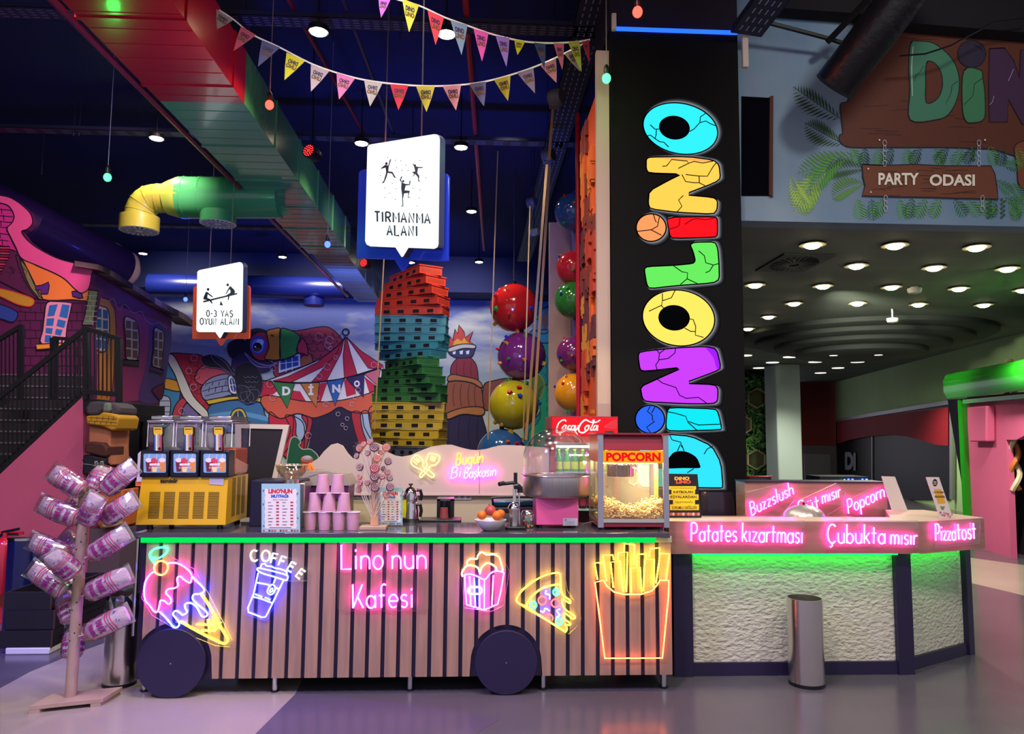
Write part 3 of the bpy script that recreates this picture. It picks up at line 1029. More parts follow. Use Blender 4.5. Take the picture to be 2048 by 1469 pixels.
# ---------------- letters on the tall LED screen ----------------
col = thing('led_screen_column', 'tall black screen column showing cracked colourful letters stacked sideways', 'LED screen', ((cl+crr)/2, YC+.3, 0))
zt = at(1350, 66, YC).z
cb = MB().box(cl, crr, YC, YC+.9, 0, zt).build('screen_body', mat('black_screen', '08080b', rough=.7, spec=.15), col)
MB().box(cl+.005, crr-.005, YC-.02, YC, zt, zt+.03).build('blue_light_strip', glow('blue_strip', (.01, .07, 1), 2.6), col)
struct(MB().box(cl, crr+.02, YC+.05, YC+.9, zt+.06, HH), 'trim_4', mat('plum_dark_paint', '160a1e', rough=.8))
proj_c = lambda x, y, L: at(x, y, YC-.0012*L)
c1_ = crop(1220, 180, 3.339)
c2_ = crop(1220, 560, 3.339)
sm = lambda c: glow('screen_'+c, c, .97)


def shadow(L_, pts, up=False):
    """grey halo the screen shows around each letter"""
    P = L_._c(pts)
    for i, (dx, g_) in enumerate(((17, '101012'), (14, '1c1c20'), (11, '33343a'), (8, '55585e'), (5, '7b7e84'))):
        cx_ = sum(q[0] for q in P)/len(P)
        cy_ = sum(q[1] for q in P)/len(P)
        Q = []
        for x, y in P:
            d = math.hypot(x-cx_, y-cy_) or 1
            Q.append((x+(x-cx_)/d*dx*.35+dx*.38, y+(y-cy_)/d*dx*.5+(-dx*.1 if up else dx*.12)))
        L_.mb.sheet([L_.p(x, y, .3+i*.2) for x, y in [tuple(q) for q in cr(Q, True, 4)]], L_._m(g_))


def letter(name, cv, pts, c, cracks=(), hole=None, sm_=True, up=False, tint=None, dark=None):
    L_ = Paint(proj_c, cv, sm)
    if not sm_:
        q_ = [(pts[i], pts[i+1]) for i in range(0, len(pts), 2)]
        pts = []
        for i in range(len(q_)):
            a_, b_ = q_[i], q_[(i+1) % len(q_)]
            pts += [a_[0]*.82+b_[0]*.18, a_[1]*.82+b_[1]*.18, a_[0]*.18+b_[0]*.82, a_[1]*.18+b_[1]*.82]
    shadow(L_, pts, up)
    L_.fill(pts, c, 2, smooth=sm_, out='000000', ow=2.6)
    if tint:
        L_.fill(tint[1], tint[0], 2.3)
    if hole:
        L_.fill(hole, '060608', 3, out='000000', ow=2)
        hp = L_._c(hole)
        L_.line([hp[i] for i in range(len(hp)//4)] if False else hole[:len(hole)//3], '4a4d52', 1.5, 3.6) if cv is None else None
    for q in cracks:
        L_.line(q, dark or '0a0a0a', 1.9, 4, smooth=False)
    return L_.build('screen_letter', cb)


el2 = lambda *a, **k: [tuple(q) for q in ell(*a, **k)]
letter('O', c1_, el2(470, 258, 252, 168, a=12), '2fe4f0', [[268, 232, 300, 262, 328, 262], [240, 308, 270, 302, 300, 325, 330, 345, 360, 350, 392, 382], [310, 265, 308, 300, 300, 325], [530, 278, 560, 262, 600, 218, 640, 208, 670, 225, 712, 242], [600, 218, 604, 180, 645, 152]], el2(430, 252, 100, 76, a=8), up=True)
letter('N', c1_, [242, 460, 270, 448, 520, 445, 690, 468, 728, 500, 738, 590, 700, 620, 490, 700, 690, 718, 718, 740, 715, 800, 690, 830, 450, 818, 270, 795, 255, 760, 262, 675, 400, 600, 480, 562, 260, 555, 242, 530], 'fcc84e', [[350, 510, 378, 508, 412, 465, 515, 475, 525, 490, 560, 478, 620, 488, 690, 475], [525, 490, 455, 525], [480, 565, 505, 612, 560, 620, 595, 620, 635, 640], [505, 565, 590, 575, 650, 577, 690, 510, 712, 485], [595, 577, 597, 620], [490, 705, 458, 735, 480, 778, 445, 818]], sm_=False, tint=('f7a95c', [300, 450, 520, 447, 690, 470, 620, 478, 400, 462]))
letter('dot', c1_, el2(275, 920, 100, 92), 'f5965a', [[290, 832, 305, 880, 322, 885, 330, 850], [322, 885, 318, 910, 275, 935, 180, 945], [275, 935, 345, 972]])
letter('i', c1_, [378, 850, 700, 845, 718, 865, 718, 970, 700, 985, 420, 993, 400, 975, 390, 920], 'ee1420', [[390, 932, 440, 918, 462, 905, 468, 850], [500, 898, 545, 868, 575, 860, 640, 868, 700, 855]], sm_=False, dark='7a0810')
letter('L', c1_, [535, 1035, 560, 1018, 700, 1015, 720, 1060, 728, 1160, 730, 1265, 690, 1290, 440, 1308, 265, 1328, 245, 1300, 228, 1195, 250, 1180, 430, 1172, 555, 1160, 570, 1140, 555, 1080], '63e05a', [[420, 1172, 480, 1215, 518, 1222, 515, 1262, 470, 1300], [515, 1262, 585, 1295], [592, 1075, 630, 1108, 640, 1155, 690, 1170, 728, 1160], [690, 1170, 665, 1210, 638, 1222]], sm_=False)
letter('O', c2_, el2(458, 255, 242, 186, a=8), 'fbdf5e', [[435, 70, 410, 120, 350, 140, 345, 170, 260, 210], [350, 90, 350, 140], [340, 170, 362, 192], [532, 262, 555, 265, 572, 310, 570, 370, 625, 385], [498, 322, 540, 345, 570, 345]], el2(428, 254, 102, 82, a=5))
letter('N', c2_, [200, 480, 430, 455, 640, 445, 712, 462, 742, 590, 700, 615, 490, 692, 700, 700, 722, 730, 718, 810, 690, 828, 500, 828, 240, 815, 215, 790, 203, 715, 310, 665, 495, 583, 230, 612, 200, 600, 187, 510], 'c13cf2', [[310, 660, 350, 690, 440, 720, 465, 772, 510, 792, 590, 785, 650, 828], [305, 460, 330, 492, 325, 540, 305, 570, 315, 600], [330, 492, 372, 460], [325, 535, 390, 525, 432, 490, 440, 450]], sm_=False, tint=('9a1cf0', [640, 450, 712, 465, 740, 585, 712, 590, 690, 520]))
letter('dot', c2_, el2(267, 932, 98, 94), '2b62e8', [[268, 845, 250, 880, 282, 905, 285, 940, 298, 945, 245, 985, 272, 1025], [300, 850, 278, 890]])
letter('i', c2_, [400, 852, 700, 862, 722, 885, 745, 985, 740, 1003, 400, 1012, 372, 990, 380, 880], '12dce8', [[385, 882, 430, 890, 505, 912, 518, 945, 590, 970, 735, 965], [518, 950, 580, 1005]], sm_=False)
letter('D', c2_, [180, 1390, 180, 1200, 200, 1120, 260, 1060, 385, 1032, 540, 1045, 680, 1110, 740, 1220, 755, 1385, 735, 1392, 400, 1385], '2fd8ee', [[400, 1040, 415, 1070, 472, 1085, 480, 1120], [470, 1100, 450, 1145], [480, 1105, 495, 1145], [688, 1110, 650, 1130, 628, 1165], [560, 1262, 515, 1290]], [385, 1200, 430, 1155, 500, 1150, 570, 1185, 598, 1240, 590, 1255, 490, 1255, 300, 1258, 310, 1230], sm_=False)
# =================== cafe counter ===================
YF = 4.74
m_wood = mat('light_oak_laminate', 'a5826c', rough=.5, var=.7, vs=5, col2='866c60', stretch=(6, 1, .5), bump=.03, bs=60)
m_woodh = mat('oak_laminate_band', '9c7a66', rough=.5, var=.7, vs=5, col2='83634f', stretch=(.5, 1, 6))
m_char = mat('charcoal_laminate', '211a3a', rough=.45)
m_top = mat('dark_grey_worktop', '46434c', rough=.1, coat=.3)
m_chr = mat('chrome', 'd8d8dc', rough=.12, metal=1)
m_steel = mat('brushed_steel', 'd4cfcc', rough=.3, metal=1, var=.3, vs=20, col2='8c8785', stretch=(8, 8, .2))
m_black = mat('black_plastic', '0f0f14', rough=.4)
zc = .985
X0, X1 = at(276, 1200, YF).x, at(1345, 1200, YF).x
ct = thing('cafe_counter', 'long cafe counter with vertical oak slats, black wheels and green light strip', 'counter', ((X0+X1)/2, YF+.25, 0))
MB().box(X0, X1, YF+.02, YF+.5, .1, zc-.03).build('body', m_char, ct)
MB().box(X0-.03, X1-.02, YF-.04, YF+.52, zc-.03, zc).build('worktop', m_top, ct, bevel=.004)
MB().box(at(283, 1080, YF).x, at(1311, 1080, YF).x, YF-.012, YF+.02, at(800, 1085.5, YF).z, at(800, 1073, YF).z).build('green_light_strip', glow('green_led', (.0, .66, .08), 1.1), ct)
MB().box(at(1311, 1080, YF).x, at(1343, 1080, YF).x, YF-.005, YF+.02, at(800, 1085.5, YF).z, at(800, 1073, YF).z).build('light_channel', mat('milky_channel', 'b9b3a8', rough=.5), ct)
gs = [(0, 312.7), (11, 670.5), (23, 1042), (32, 1310.8)]


def gx(i):
    for (a, xa), (b, xb) in zip(gs, gs[1:]):
        if i <= b:
            return xa+(xb-xa)*(i-a)/(b-a)
    return 1343


wheels = []
for cx, cy, r in ((341.5, 1330.5, 63.5), (1012.5, 1320, 60)):
    c = at(cx, cy, YF-.03)
    rr = r*YF/FPX
    wheels.append((c.x, rr+.003, rr))
zb = .105
zt_ = at(800, 1085.5, YF).z
for i in range(34):
    xa = at(288 if i == 0 else gx(i-1)+8, 1200, YF).x
    xb = at(gx(i) if i < 33 else 1343, 1200, YF).x
    pts = [(xa, zt_), (xb, zt_)]
    low = []
    for k in range(9):
        x = xb+(xa-xb)*k/8
        z = zb
        for wx, wz, wr in wheels:
            ar = wr+.028
            if abs(x-wx) < ar:
                z = max(z, wz+math.sqrt(ar*ar-(x-wx)**2))
            elif (wx < 0) and x < wx:
                z = max(z, wz)
        low.append((x, z))
    if low[0][1] == zb and low[-1][1] == zb:
        low = [low[0], low[-1]]
    MB().prism([(x, YF, z) for x, z in pts+low], (0, .02, 0)).build('slat', m_wood, ct)
for wx, wz, wr in wheels:
    w = MB().lathe((wx, YF-.004, wz), [(wr, 0), (wr, .028)], n=56, axis=(0, -1, 0)).build('wheel', m_char, ct, bevel=.002)
    MB().lathe((wx, YF-.032, wz), [(.004, 0), (.004, .003)], n=10, axis=(0, -1, 0)).build('wheel_bolt', m_chr, w)
for px, wy in ((550, 4.82), (820, 4.82), (1086, 4.82), (1327, 4.82), (290, 4.85)):
    x = at(px, 1370, wy).x
    lg = MB().cone((x, wy, .012), (x, wy, .1), .019, n=14).build('leg', m_chr, ct)
    MB().cone((x, wy, 0), (x, wy, .012), .025, n=14).build('leg_pad', m_black, lg)
xx = at(270, 1200, YF+.05).x
MB().tube([(xx, YF+.05, .35), (xx, YF+.05, zc-.05)], .012, n=8).build('side_rail', m_chr, ct)

# =================== neon signs ===================
NEON = {'pink': ((1, .035, .62), 17), 'yellow': ((1, .76, .02), 9), 'lemon': ((1, .88, .22), 1.5), 'blue': ((.022, .03, 1), 44), 'green': ((.02, .9, .3), 9),
        'orange': ((1, .16, .03), 9), 'red': ((1, .06, .06), 4), 'white': ((.9, 1, .75), 3), 'amber': ((1, .42, .04), 2.6), 'gold': ((1, .62, .1), 9)}
PW = 1.5
m_ac = clear('clear_acrylic', tr=.96)
m_edge = clear('acrylic_edge', 'ffd8f0', tr=.75, rough=.3)


def neon(name, label, strokes_, proj, r=.0048, plate=None, off=.028, group=None, base=None):
    """strokes_: [(colour, closed, smooth, pts_px)]; tubes stand off the surface on a clear plate"""
    allp = [p for s_ in strokes_ for p in s_[3]]
    cx_ = sum(p[0] for p in allp)/len(allp)
    cy_ = max(p[1] for p in allp)
    t = thing(name, label, 'neon sign', proj(cx_, cy_, off), group)
    byc = {}
    for c, closed, smooth, pts in strokes_:
        byc.setdefault(c, []).append((closed, smooth, pts))
    for c, ls in byc.items():
        mb = MB()
        for closed, smooth, pts in ls:
            P = [tuple(q) for q in cr([Vector((*p, 0)) for p in pts], closed, 5)] if smooth and len(pts) > 2 else pts
            mb.tube([proj(p[0], p[1], off) for p in P], r, n=8, closed=closed)
        rgb, s_ = NEON[c]
        mb.build(c+'_tube', glow('neon_'+c, rgb, s_*PW), t)
    if plate:
        P = [proj(x, y, off-.009) for x, y in plate]
        dn = (proj(cx_, cy_, off-.012)-proj(cx_, cy_, off-.009))
        bp = MB().prism(P, dn).build('acrylic_backing', m_ac, t, smooth=0)
        MB().tube(P, .0013, n=4, closed=True).build('acrylic_rim', m_edge, bp)
    return t


pF = lambda x, y, o=0: at(x, y, YF-o)
k1 = crop(260, 1040, 4.08)
k2 = crop(640, 1040, 4.08)
k3 = crop(1000, 1040, 4.08)
rp_ = lambda q, r=10: [tuple(v) for v in rrect(*q, r)]
neon('ice_cream_neon', 'neon ice cream cone with pink and blue scoop, cherry and green leaf on the slats', [
    ('green', False, True, k1(200, 362, 165, 310, 162, 275, 200, 240, 260, 228, 300, 235, 290, 275, 240, 312, 200, 318, 168, 308)),
    ('orange', True, True, k1(254, 337, 298, 355, 308, 395, 285, 440, 245, 452, 205, 430, 198, 385, 220, 350)),
    ('pink', False, True, k1(310, 355, 380, 355, 450, 390, 500, 445, 498, 500, 485, 515, 440, 490, 410, 462, 385, 480, 390, 540, 360, 560, 310, 568, 293, 600, 325, 635, 335, 670, 315, 690, 280, 665, 250, 660, 240, 700, 225, 750, 195, 748, 160, 700, 125, 660, 115, 590, 125, 510, 160, 450, 195, 425)),
    ('blue', False, True, k1(505, 465, 540, 500, 600, 560, 600, 590, 560, 608, 520, 612, 512, 650, 560, 700, 620, 750, 630, 780, 605, 795, 580, 780, 540, 710, 490, 680, 450, 690, 450, 720, 465, 755, 430, 778, 400, 755, 370, 745, 350, 770, 370, 800, 400, 840, 395, 870, 370, 882, 340, 860, 290, 800, 240, 752)),
    ('yellow', False, True, k1(580, 612, 640, 700, 720, 850, 780, 950, 795, 990, 765, 1015, 700, 990, 560, 920, 405, 832)),
    ('yellow', False, False, k1(540, 855, 640, 860, 740, 845)), ('yellow', False, False, k1(580, 905, 660, 910, 730, 880)),
    ('yellow', False, False, k1(632, 815, 650, 920)), ('yellow', False, False, k1(675, 790, 690, 915))],
    pF, plate=k1(150, 230, 320, 210, 330, 300, 520, 400, 640, 600, 845, 1000, 820, 1040, 700, 1030, 380, 900, 180, 780, 95, 640, 130, 460, 190, 390))
cf = [('white', False, True, p) for p in ()]
for ch, x, y, a in (('C', 1012, 296, -3), ('O', 1108, 298, 4), ('F', 1178, 318, 14), ('F', 1244, 342, 22), ('E', 1318, 388, 30), ('E', 1392, 445, 38)):
    gw, ss = G[ch]
    ca, sa = math.cos(math.radians(a)), math.sin(math.radians(a))
    sc = 50 if ch in 'CO' else 46
    for st in ss:
        q = []
        for u, v in st:
            dx, dy = (u-gw/2)*sc*(1.5 if ch in 'O' else 1.35), -(v-.88)*sc*(1 if ch != 'E' else .95)
            q += [x+dx*ca-dy*sa, y+dx*sa+dy*ca]
        cf.append(('white', False, False, k1(*q)))
cf += [('blue', True, True, k1(1045, 395, 1120, 410, 1200, 430, 1280, 455, 1285, 480, 1270, 495, 1180, 468, 1080, 438, 1042, 415)),
       ('blue', False, True, k1(1065, 392, 1075, 365, 1100, 362, 1115, 378, 1150, 382, 1180, 395, 1230, 405, 1275, 425, 1278, 450)),
       ('blue', False, False, k1(1045, 435, 1010, 600, 962, 720, 965, 755, 1075, 798, 1105, 795, 1125, 760, 1255, 490)),
       ('blue', False, True, k1(1035, 515, 1120, 530, 1150, 545)), ('blue', False, True, k1(1190, 470, 1172, 520)), ('blue', False, True, k1(1190, 555, 1215, 570)),
       ('blue', True, True, k1(1165, 530, 1185, 560, 1170, 600, 1145, 612, 1120, 590, 1135, 550)), ('blue', True, True, k1(1158, 560, 1165, 580, 1148, 592, 1142, 578)),
       ('blue', False, False, k1(1020, 608, 1078, 632)), ('blue', False, False, k1(1100, 635, 1145, 655)), ('blue', False, True, k1(1005, 630, 1080, 650, 1155, 680))]
neon('coffee_cup_neon', 'neon blue takeaway cup with white arched word COFFEE above it', cf, pF, r=.0042,
     plate=k1(985, 250, 1100, 245, 1300, 310, 1470, 420, 1450, 500, 1380, 500, 1290, 500, 1110, 830, 940, 770, 1000, 560, 1030, 380, 975, 330))
lk = []
for s_ in strokes("Lino'nun", *(k2(170, 405)[0]), *(k2(872, 400)[0]), 27):
    lk.append(('pink', False, False, s_))
for s_ in strokes("Kafesi", *(k2(265, 722)[0]), *(k2(765, 716)[0]), 26):
    lk.append(('pink', False, False, s_))
neon('cafe_name_neon', "pink neon lettering reading Lino'nun Kafesi on the counter slats", lk, pF, r=.0052,
     plate=rp_(k2(148, 190)[0]+k2(885, 745)[0], 7))
neon('popcorn_box_neon', 'neon popcorn box with white kernels and blue stripes', [
    ('gold', False, True, k2(1165, 465, 1160, 430, 1195, 380, 1240, 375, 1290, 395, 1305, 440, 1320, 390, 1370, 355, 1430, 385, 1440, 420)),
    ('gold', False, True, k2(1205, 375, 1200, 345, 1230, 320, 1280, 320, 1290, 290, 1320, 265, 1360, 285, 1420, 285, 1460, 305, 1475, 345, 1490, 400, 1490, 420)),
    ('pink', False, True, k2(1180, 450, 1230, 445, 1280, 462, 1345, 488, 1390, 440, 1440, 420, 1495, 430, 1500, 445)),
    ('pink', False, False, k2(1180, 450, 1185, 560, 1197, 695, 1340, 738, 1450, 690, 1475, 590, 1500, 440)),
    ('pink', False, False, k2(1342, 488, 1340, 735)), ('pink', False, False, k2(1415, 455, 1402, 700)),
    ('blue', False, False, k2(1220, 465, 1230, 700)), ('blue', False, False, k2(1258, 475, 1268, 710)), ('blue', False, False, k2(1298, 485, 1302, 720)),
    ('gold', True, False, rp_(k2(1208, 552)[0]+k2(1320, 608)[0], 6))],
    pF, r=.0042, plate=k2(1150, 440, 1180, 330, 1280, 260, 1480, 280, 1545, 420, 1500, 700, 1400, 750, 1180, 720))
neon('pizza_slice_neon', 'neon pizza slice with yellow crust, dripping cheese and round toppings', [
    ('yellow', False, True, k3(200, 705, 155, 685, 135, 650, 180, 580, 280, 500, 380, 450, 460, 435, 490, 450, 495, 520)),
    ('yellow', False, True, k3(215, 705, 250, 640, 330, 570, 410, 540, 490, 528)),
    ('yellow', False, True, k3(495, 520, 505, 600, 530, 630, 570, 660, 570, 682, 530, 660, 510, 655, 510, 690, 540, 740, 600, 780, 612, 800, 590, 808, 540, 770, 520, 780, 530, 815, 575, 850, 560, 862, 535, 860, 548, 890, 535, 918)),
    ('yellow', False, False, k3(200, 705, 535, 918)),
    ('green', True, True, [tuple(v) for v in ell(*k3(458, 593)[0], 6)]), ('green', True, True, [tuple(v) for v in ell(*k3(274, 698)[0], 6)]), ('green', True, True, [tuple(v) for v in ell(*k3(483, 835)[0], 6)]),
    ('red', True, True, [tuple(v) for v in ell(*k3(345, 660)[0], 8)]), ('red', True, True, [tuple(v) for v in ell(*k3(453, 682)[0], 8)]), ('red', False, True, [tuple(v) for v in ell(*k3(398, 805)[0], 8, a0=150, a1=400)]),
    ('blue', False, True, k3(378, 580, 372, 605, 405, 615, 405, 650)), ('blue', False, True, k3(330, 745, 355, 755, 370, 725, 405, 745)), ('blue', False, True, k3(490, 730, 465, 745, 485, 780, 462, 800))],
    pF, r=.0042, plate=k3(125, 660, 200, 520, 460, 425, 530, 450, 550, 580, 625, 690, 665, 810, 620, 880, 560, 935, 180, 710))
fz = [('orange', True, False, k3(775, 512, 845, 495, 870, 540, 930, 590, 1010, 610, 1150, 610, 1240, 580, 1285, 530, 1305, 495, 1378, 497, 1375, 620, 1325, 1130, 855, 1132, 800, 700))]
for q in ((795, 490, 772, 352, 843, 352), (868, 500, 840, 290, 920, 288, 928, 330), (925, 555, 902, 348, 978, 338, 1005, 590), (960, 330, 965, 272, 1040, 265, 1032, 590), (1012, 260, 1015, 195, 1098, 205, 1090, 370),
          (1070, 598, 1068, 398, 1143, 390, 1155, 595), (1115, 380, 1120, 282, 1195, 280, 1192, 315), (1170, 585, 1180, 325, 1258, 325, 1252, 550), (1218, 305, 1225, 238, 1302, 230, 1300, 330, 1272, 520), (1310, 278, 1382, 278, 1355, 490)):
    fz.append(('yellow', False, False, k3(*q)))
neon('fries_neon', 'tall neon carton of yellow fries outlined in orange at counter end', fz, pF, r=.0044)

# =================== white plaster snack bar ===================
YQ = 5.05
YBD = 4.95
m_plas = mat('rough_white_plaster', 'c4c2b0', rough=.8, bump=1.0, bs=26, stretch=(1, 1, 1.8))
zT = at(1640, 1043, YBD).z
zBt = at(1640, 1108.5, YBD).z
cx0, cx1 = at(1338, 1070, YBD).x, at(1842, 1080, YBD).x
E1 = gz(1967.5, 1036, zT)
bar = thing('snack_bar', 'angled snack bar with rough white plaster front and oak band', 'bar counter', ((cx0+cx1)/2, YQ, 0))
q0 = gz(1797, 1350, 0)
q1 = gz(1942, 1307, 0)
q0.y = YQ
mb = MB().box(at(1350, 1200, YQ).x, q0.x, YQ+.01, YQ+.05, 0, zBt+.02)
mb.build('plaster_panel', m_plas, bar)
db = (q1-q0).normalized()
nb = Vector((db.y, -db.x, 0))
mb = MB().prism([q0-nb*.01, q1-nb*.01, q1-nb*.05, q0-nb*.05], (0, 0, zBt+.02))
mb.build('plaster_panel', m_plas, bar)
pL0, pL1 = at(1345, 1200, YQ).x, at(1383, 1200, YQ).x
MB().box(pL0, pL1, YQ-.03, YQ+.06, 0, zBt).build('post', m_char, bar)
MB().box(pL1, q0.x, YQ-.015, YQ+.01, 0, .085).build('plinth', m_char, bar)
MB().prism([q0+Vector((-.0, -.03, 0)), q0+Vector((.115, -.02, 0)), q0+Vector((.13, .06, 0)), q0+Vector((0, .06, 0))], (0, 0, zBt)).build('post', m_char, bar)
MB().prism([q0+nb*.015, q1+nb*.015, q1-nb*.01, q0-nb*.01], (0, 0, .085)).build('plinth', m_char, bar)
MB().prism([q1-db*.07+nb*.03, q1+nb*.03, q1-nb*.06, q1-db*.07-nb*.06], (0, 0, zBt)).build('post', m_char, bar)
# oak band and top
P_ = [Vector((cx0, YBD, 0)), Vector((cx1, YBD, 0)), Vector((E1.x, E1.y, 0))]
d2 = (P_[2]-P_[1]).normalized()
n2 = Vector((-d2.y, d2.x, 0))
back = gz(1815, 1020, zT)
inn = gz(1775, 1021, zT)
top_px = [Vector((cx0, YBD, zBt)), Vector((cx1, YBD, zBt)), Vector((E1.x, E1.y, zBt)), Vector((back.x+.12, 5.72, zBt)), Vector((inn.x, 5.72, zBt)), Vector((gz(1775, 1034, zT).x+.0, 5.2, zBt)), Vector((cx0, 5.2, zBt))]
MB().prism(top_px, (0, 0, zT-zBt-.004)).build('oak_band', m_woodh, bar)
tp = [Vector((v.x, v.y, zT-.004)) for v in top_px]
MB().prism(tp, (0, 0, .004)).build('bar_top', mat('pale_oak_top', 'd5bfa6', rough=.35, var=.3, vs=4, col2='b89c80', stretch=(.5, 6, 1)), bar)
st = MB().box(pL1, q0.x, YQ-.065, YQ-.04, zBt-.012, zBt)
st.prism([q0+nb*.065+Vector((.1, 0, zBt-.012)), q1+nb*.065+Vector((-.05, 0, zBt-.012)), q1+nb*.04+Vector((-.05, 0, zBt-.012)), q0+nb*.04+Vector((.1, 0, zBt-.012))], (0, 0, .012))
st.build('green_light_strip', glow('green_led2', (.0, .9, .03), 13), bar)
pBD = lambda x, y, o=0: at(x, y, YBD-o)
PE = Vector((E1.x, E1.y, zT))
NE = Vector((d2.y, -d2.x, 0))
pE = lambda x, y, o=0: pl(x, y, PE+NE*o, NE)
k7 = crop(1440, 900, 3.194)


def word(s_, x0, y0, x1, y1, xh, c='pink', up=None, slant=0):
    return [(c, False, False, q) for q in strokes(s_, x0, y0, x1, y1, xh, slant=slant, up=up)]


neon('fries_word_neon', 'pink neon words Patates kızartması on the oak band', word('Patates', 1382, 1083, 1474, 1084, 21)+word('kızartması', 1484, 1084, 1606, 1087, 21), pBD, r=.005, plate=rp_((1376, 1042, 1611, 1094), 6))
neon('corn_word_neon', 'pink neon words Çubukta mısır on the oak band', word('Çubukta', 1655, 1087, 1771, 1088, 21)+word('mısır', 1781, 1089, 1834, 1090, 19), pBD, r=.005, plate=rp_((1648, 1042, 1838, 1098), 6))
neon('pizza_word_neon', 'pink neon words Pizza tost on the angled band end', word('Pizza', 1871, 1082, 1912, 1081, 19)+word('tost', 1915, 1080, 1952, 1078, 20), pE, r=.0048, plate=[(1868, 1047), (1960, 1040), (1960, 1088), (1868, 1096)])
# raised panel at the back of the bar
YR = 5.76
MB().box(at(1490, 1000, YR).x, at(1775, 1000, YR).x, YR, YR+.2, .8, at(1630, 966, YR).z).build('raised_panel', m_woodh, bar)
MB().box(at(1490, 1000, YR).x, at(1775, 1000, YR).x, YR-.01, YR+.22, at(1630, 966, YR).z, at(1630, 963.5, YR).z).build('panel_cap', m_char, bar)
pR = lambda x, y, o=0: at(x, y, YR-o)
u1 = (-.42, -.9)
neon('slush_word_neon', 'pink neon word Buzzslush slanting upward on the raised panel', word('Buzzslush', 1503, 1032, 1588, 989, 15, up=(-.15, -.99)), pR, r=.0048, plate=[(1494, 1034), (1492, 985), (1572, 966), (1590, 1000), (1560, 1034)])
neon('milk_corn_word_neon', 'pink neon words Süt mısır partly behind the steel cloche', word('Süt', 1598, 1030, 1640, 1016, 15, up=(-.15, -.99))+word('mısır', 1645, 1008, 1682, 994, 15, up=(-.1, -.99)), pR, r=.0048, plate=[(1600, 1034), (1596, 1002), (1672, 967), (1690, 985), (1690, 1010), (1650, 1034)])
neon('popcorn_word_neon', 'pink neon word Popcorn slanting upward near the panel end', word('Popcorn', 1697, 1028, 1770, 994, 16, up=(-.12, -.99)), pR, r=.0048, plate=[(1694, 1034), (1692, 1003), (1760, 968), (1774, 972), (1774, 1034)])
# =================== overhead ===================
ZL = 5.6
m_can = mat('black_lamp_can', '08080c', rough=.5)
warm = glow('warm_lamp', (1, .84, .5), 24)


def lampat(px, py, z, r=.07):
    return gz(px, py, z)


hl = [(637, 65, 'warm hall downlight behind the red pipe, just above the long bunting'), (893, 70, 'warm hall downlight glowing between the red and grey-blue flags'),
      (313, 278, 'warm hall downlight beside the green-lit bulb, clear of the duct'), (723, 288, 'warm hall downlight at the upper edge of the climbing sign'),
      (922, 296, 'warm hall downlight just beside the climbing sign edge'), (943, 424, 'warm hall downlight above the red climbing ball, beyond the red pipe'),
      (565, 515, 'warm hall downlight over the small white hanging sign'), (958, 525, 'warm hall downlight above the climbing balls, second row from the mural'),
      (286, 508, 'warm hall downlight below the yellow round diffuser'), (822, 526, 'warm hall downlight right over the block tower'), (962, 575, 'warm hall downlight closest to the painted wall')]
proto = None
for px, py, lab in hl:
    c = gz(px, py, ZL)
    if proto is None:
        t = thing('ceiling_downlight', lab, 'ceiling lamp', c, 'warm downlights hung in the hall')
        MB().lathe(c, [(.085, .012), (.1, 0), (.1, .06), (.04, .09)], n=20).build('lamp_can', m_can, t)
        MB().lathe(c, [(.001, -.002), (.082, -.002), (.082, .01)], n=20).build('lamp_disc', warm, t)
        MB().tube([c+Vector((0, 0, .08)), c+Vector((0, 0, HH-ZL))], .008, n=5).build('drop_rod', m_can, t)
        proto = t
    else:
        dup(proto, c, label=lab.replace('leftmost ', ''))
ll = [(1625, 487), (1790, 488), (1953, 492), (1713, 529), (1868, 533), (2015, 535), (1510, 568), (1646, 570), (1783, 572), (1918, 575), (2047, 578), (1588, 605), (1715, 605), (1837, 607), (1967, 608), (1537, 632), (1496, 656), (1490, 711), (1580, 714), (1545, 725), (1518, 736), (1630, 724), (1715, 724), (1676, 736), (1641, 746)]
rowname = ['front row, toward the column', 'front row, above the board panel', 'front row, toward the frame edge', 'second row, toward the vent', 'second row, above the detector', 'second row, toward the frame edge',
           'third row, under the vent grille', 'third row, between vent and detector', 'third row, beside the smoke detector', 'third row, past the smoke detector', 'third row, cut by the frame edge',
           'fourth row, over the medallion edge', 'fourth row, over the medallion middle', 'fourth row, past the medallion middle', 'fourth row, at far medallion edge',
           'alone at the near side of medallion rim', 'alone by the column edge']
proto = None
for i, (px, py) in enumerate(ll):
    c = gz(px, py, HL)
    c.z = HL-.012
    far = i > 16
    lab = ('recessed downlight in the dark low ceiling, '+rowname[i]) if not far else 'small dim downlight in the low ceiling beyond the round medallion'
    if i == 0:
        t = thing('recessed_downlight', lab, 'ceiling lamp', c, 'lit downlights of the low ceiling')
        MB().lathe(c, [(.12, -.001), (.128, -.008), (.085, -.008), (.085, .011), (.12, .011)], n=24).build('lamp_ring', mat('cream_lamp_ring', 'd8cfa8', rough=.5), t)
        MB().lathe(c, [(.001, -.045), (.04, -.04), (.066, -.028), (.082, -.008), (.084, .01)], n=24).build('lamp_disc', glow('warm_recessed', (1, .86, .5), 15), t)
        proto = t
    elif not far:
        dup(proto, c, label=lab)
    else:
        if i == 17:
            t = thing('dim_downlight', lab, 'ceiling lamp', c, 'dim downlights at the back of the low ceiling')
            MB().lathe(c, [(.16, -.004), (.16, .01)], n=20).build('lamp_disc', glow('dim_lamp', (1, .95, .8), 1.0), t)
            p2 = t
        else:
            dup(p2, c)
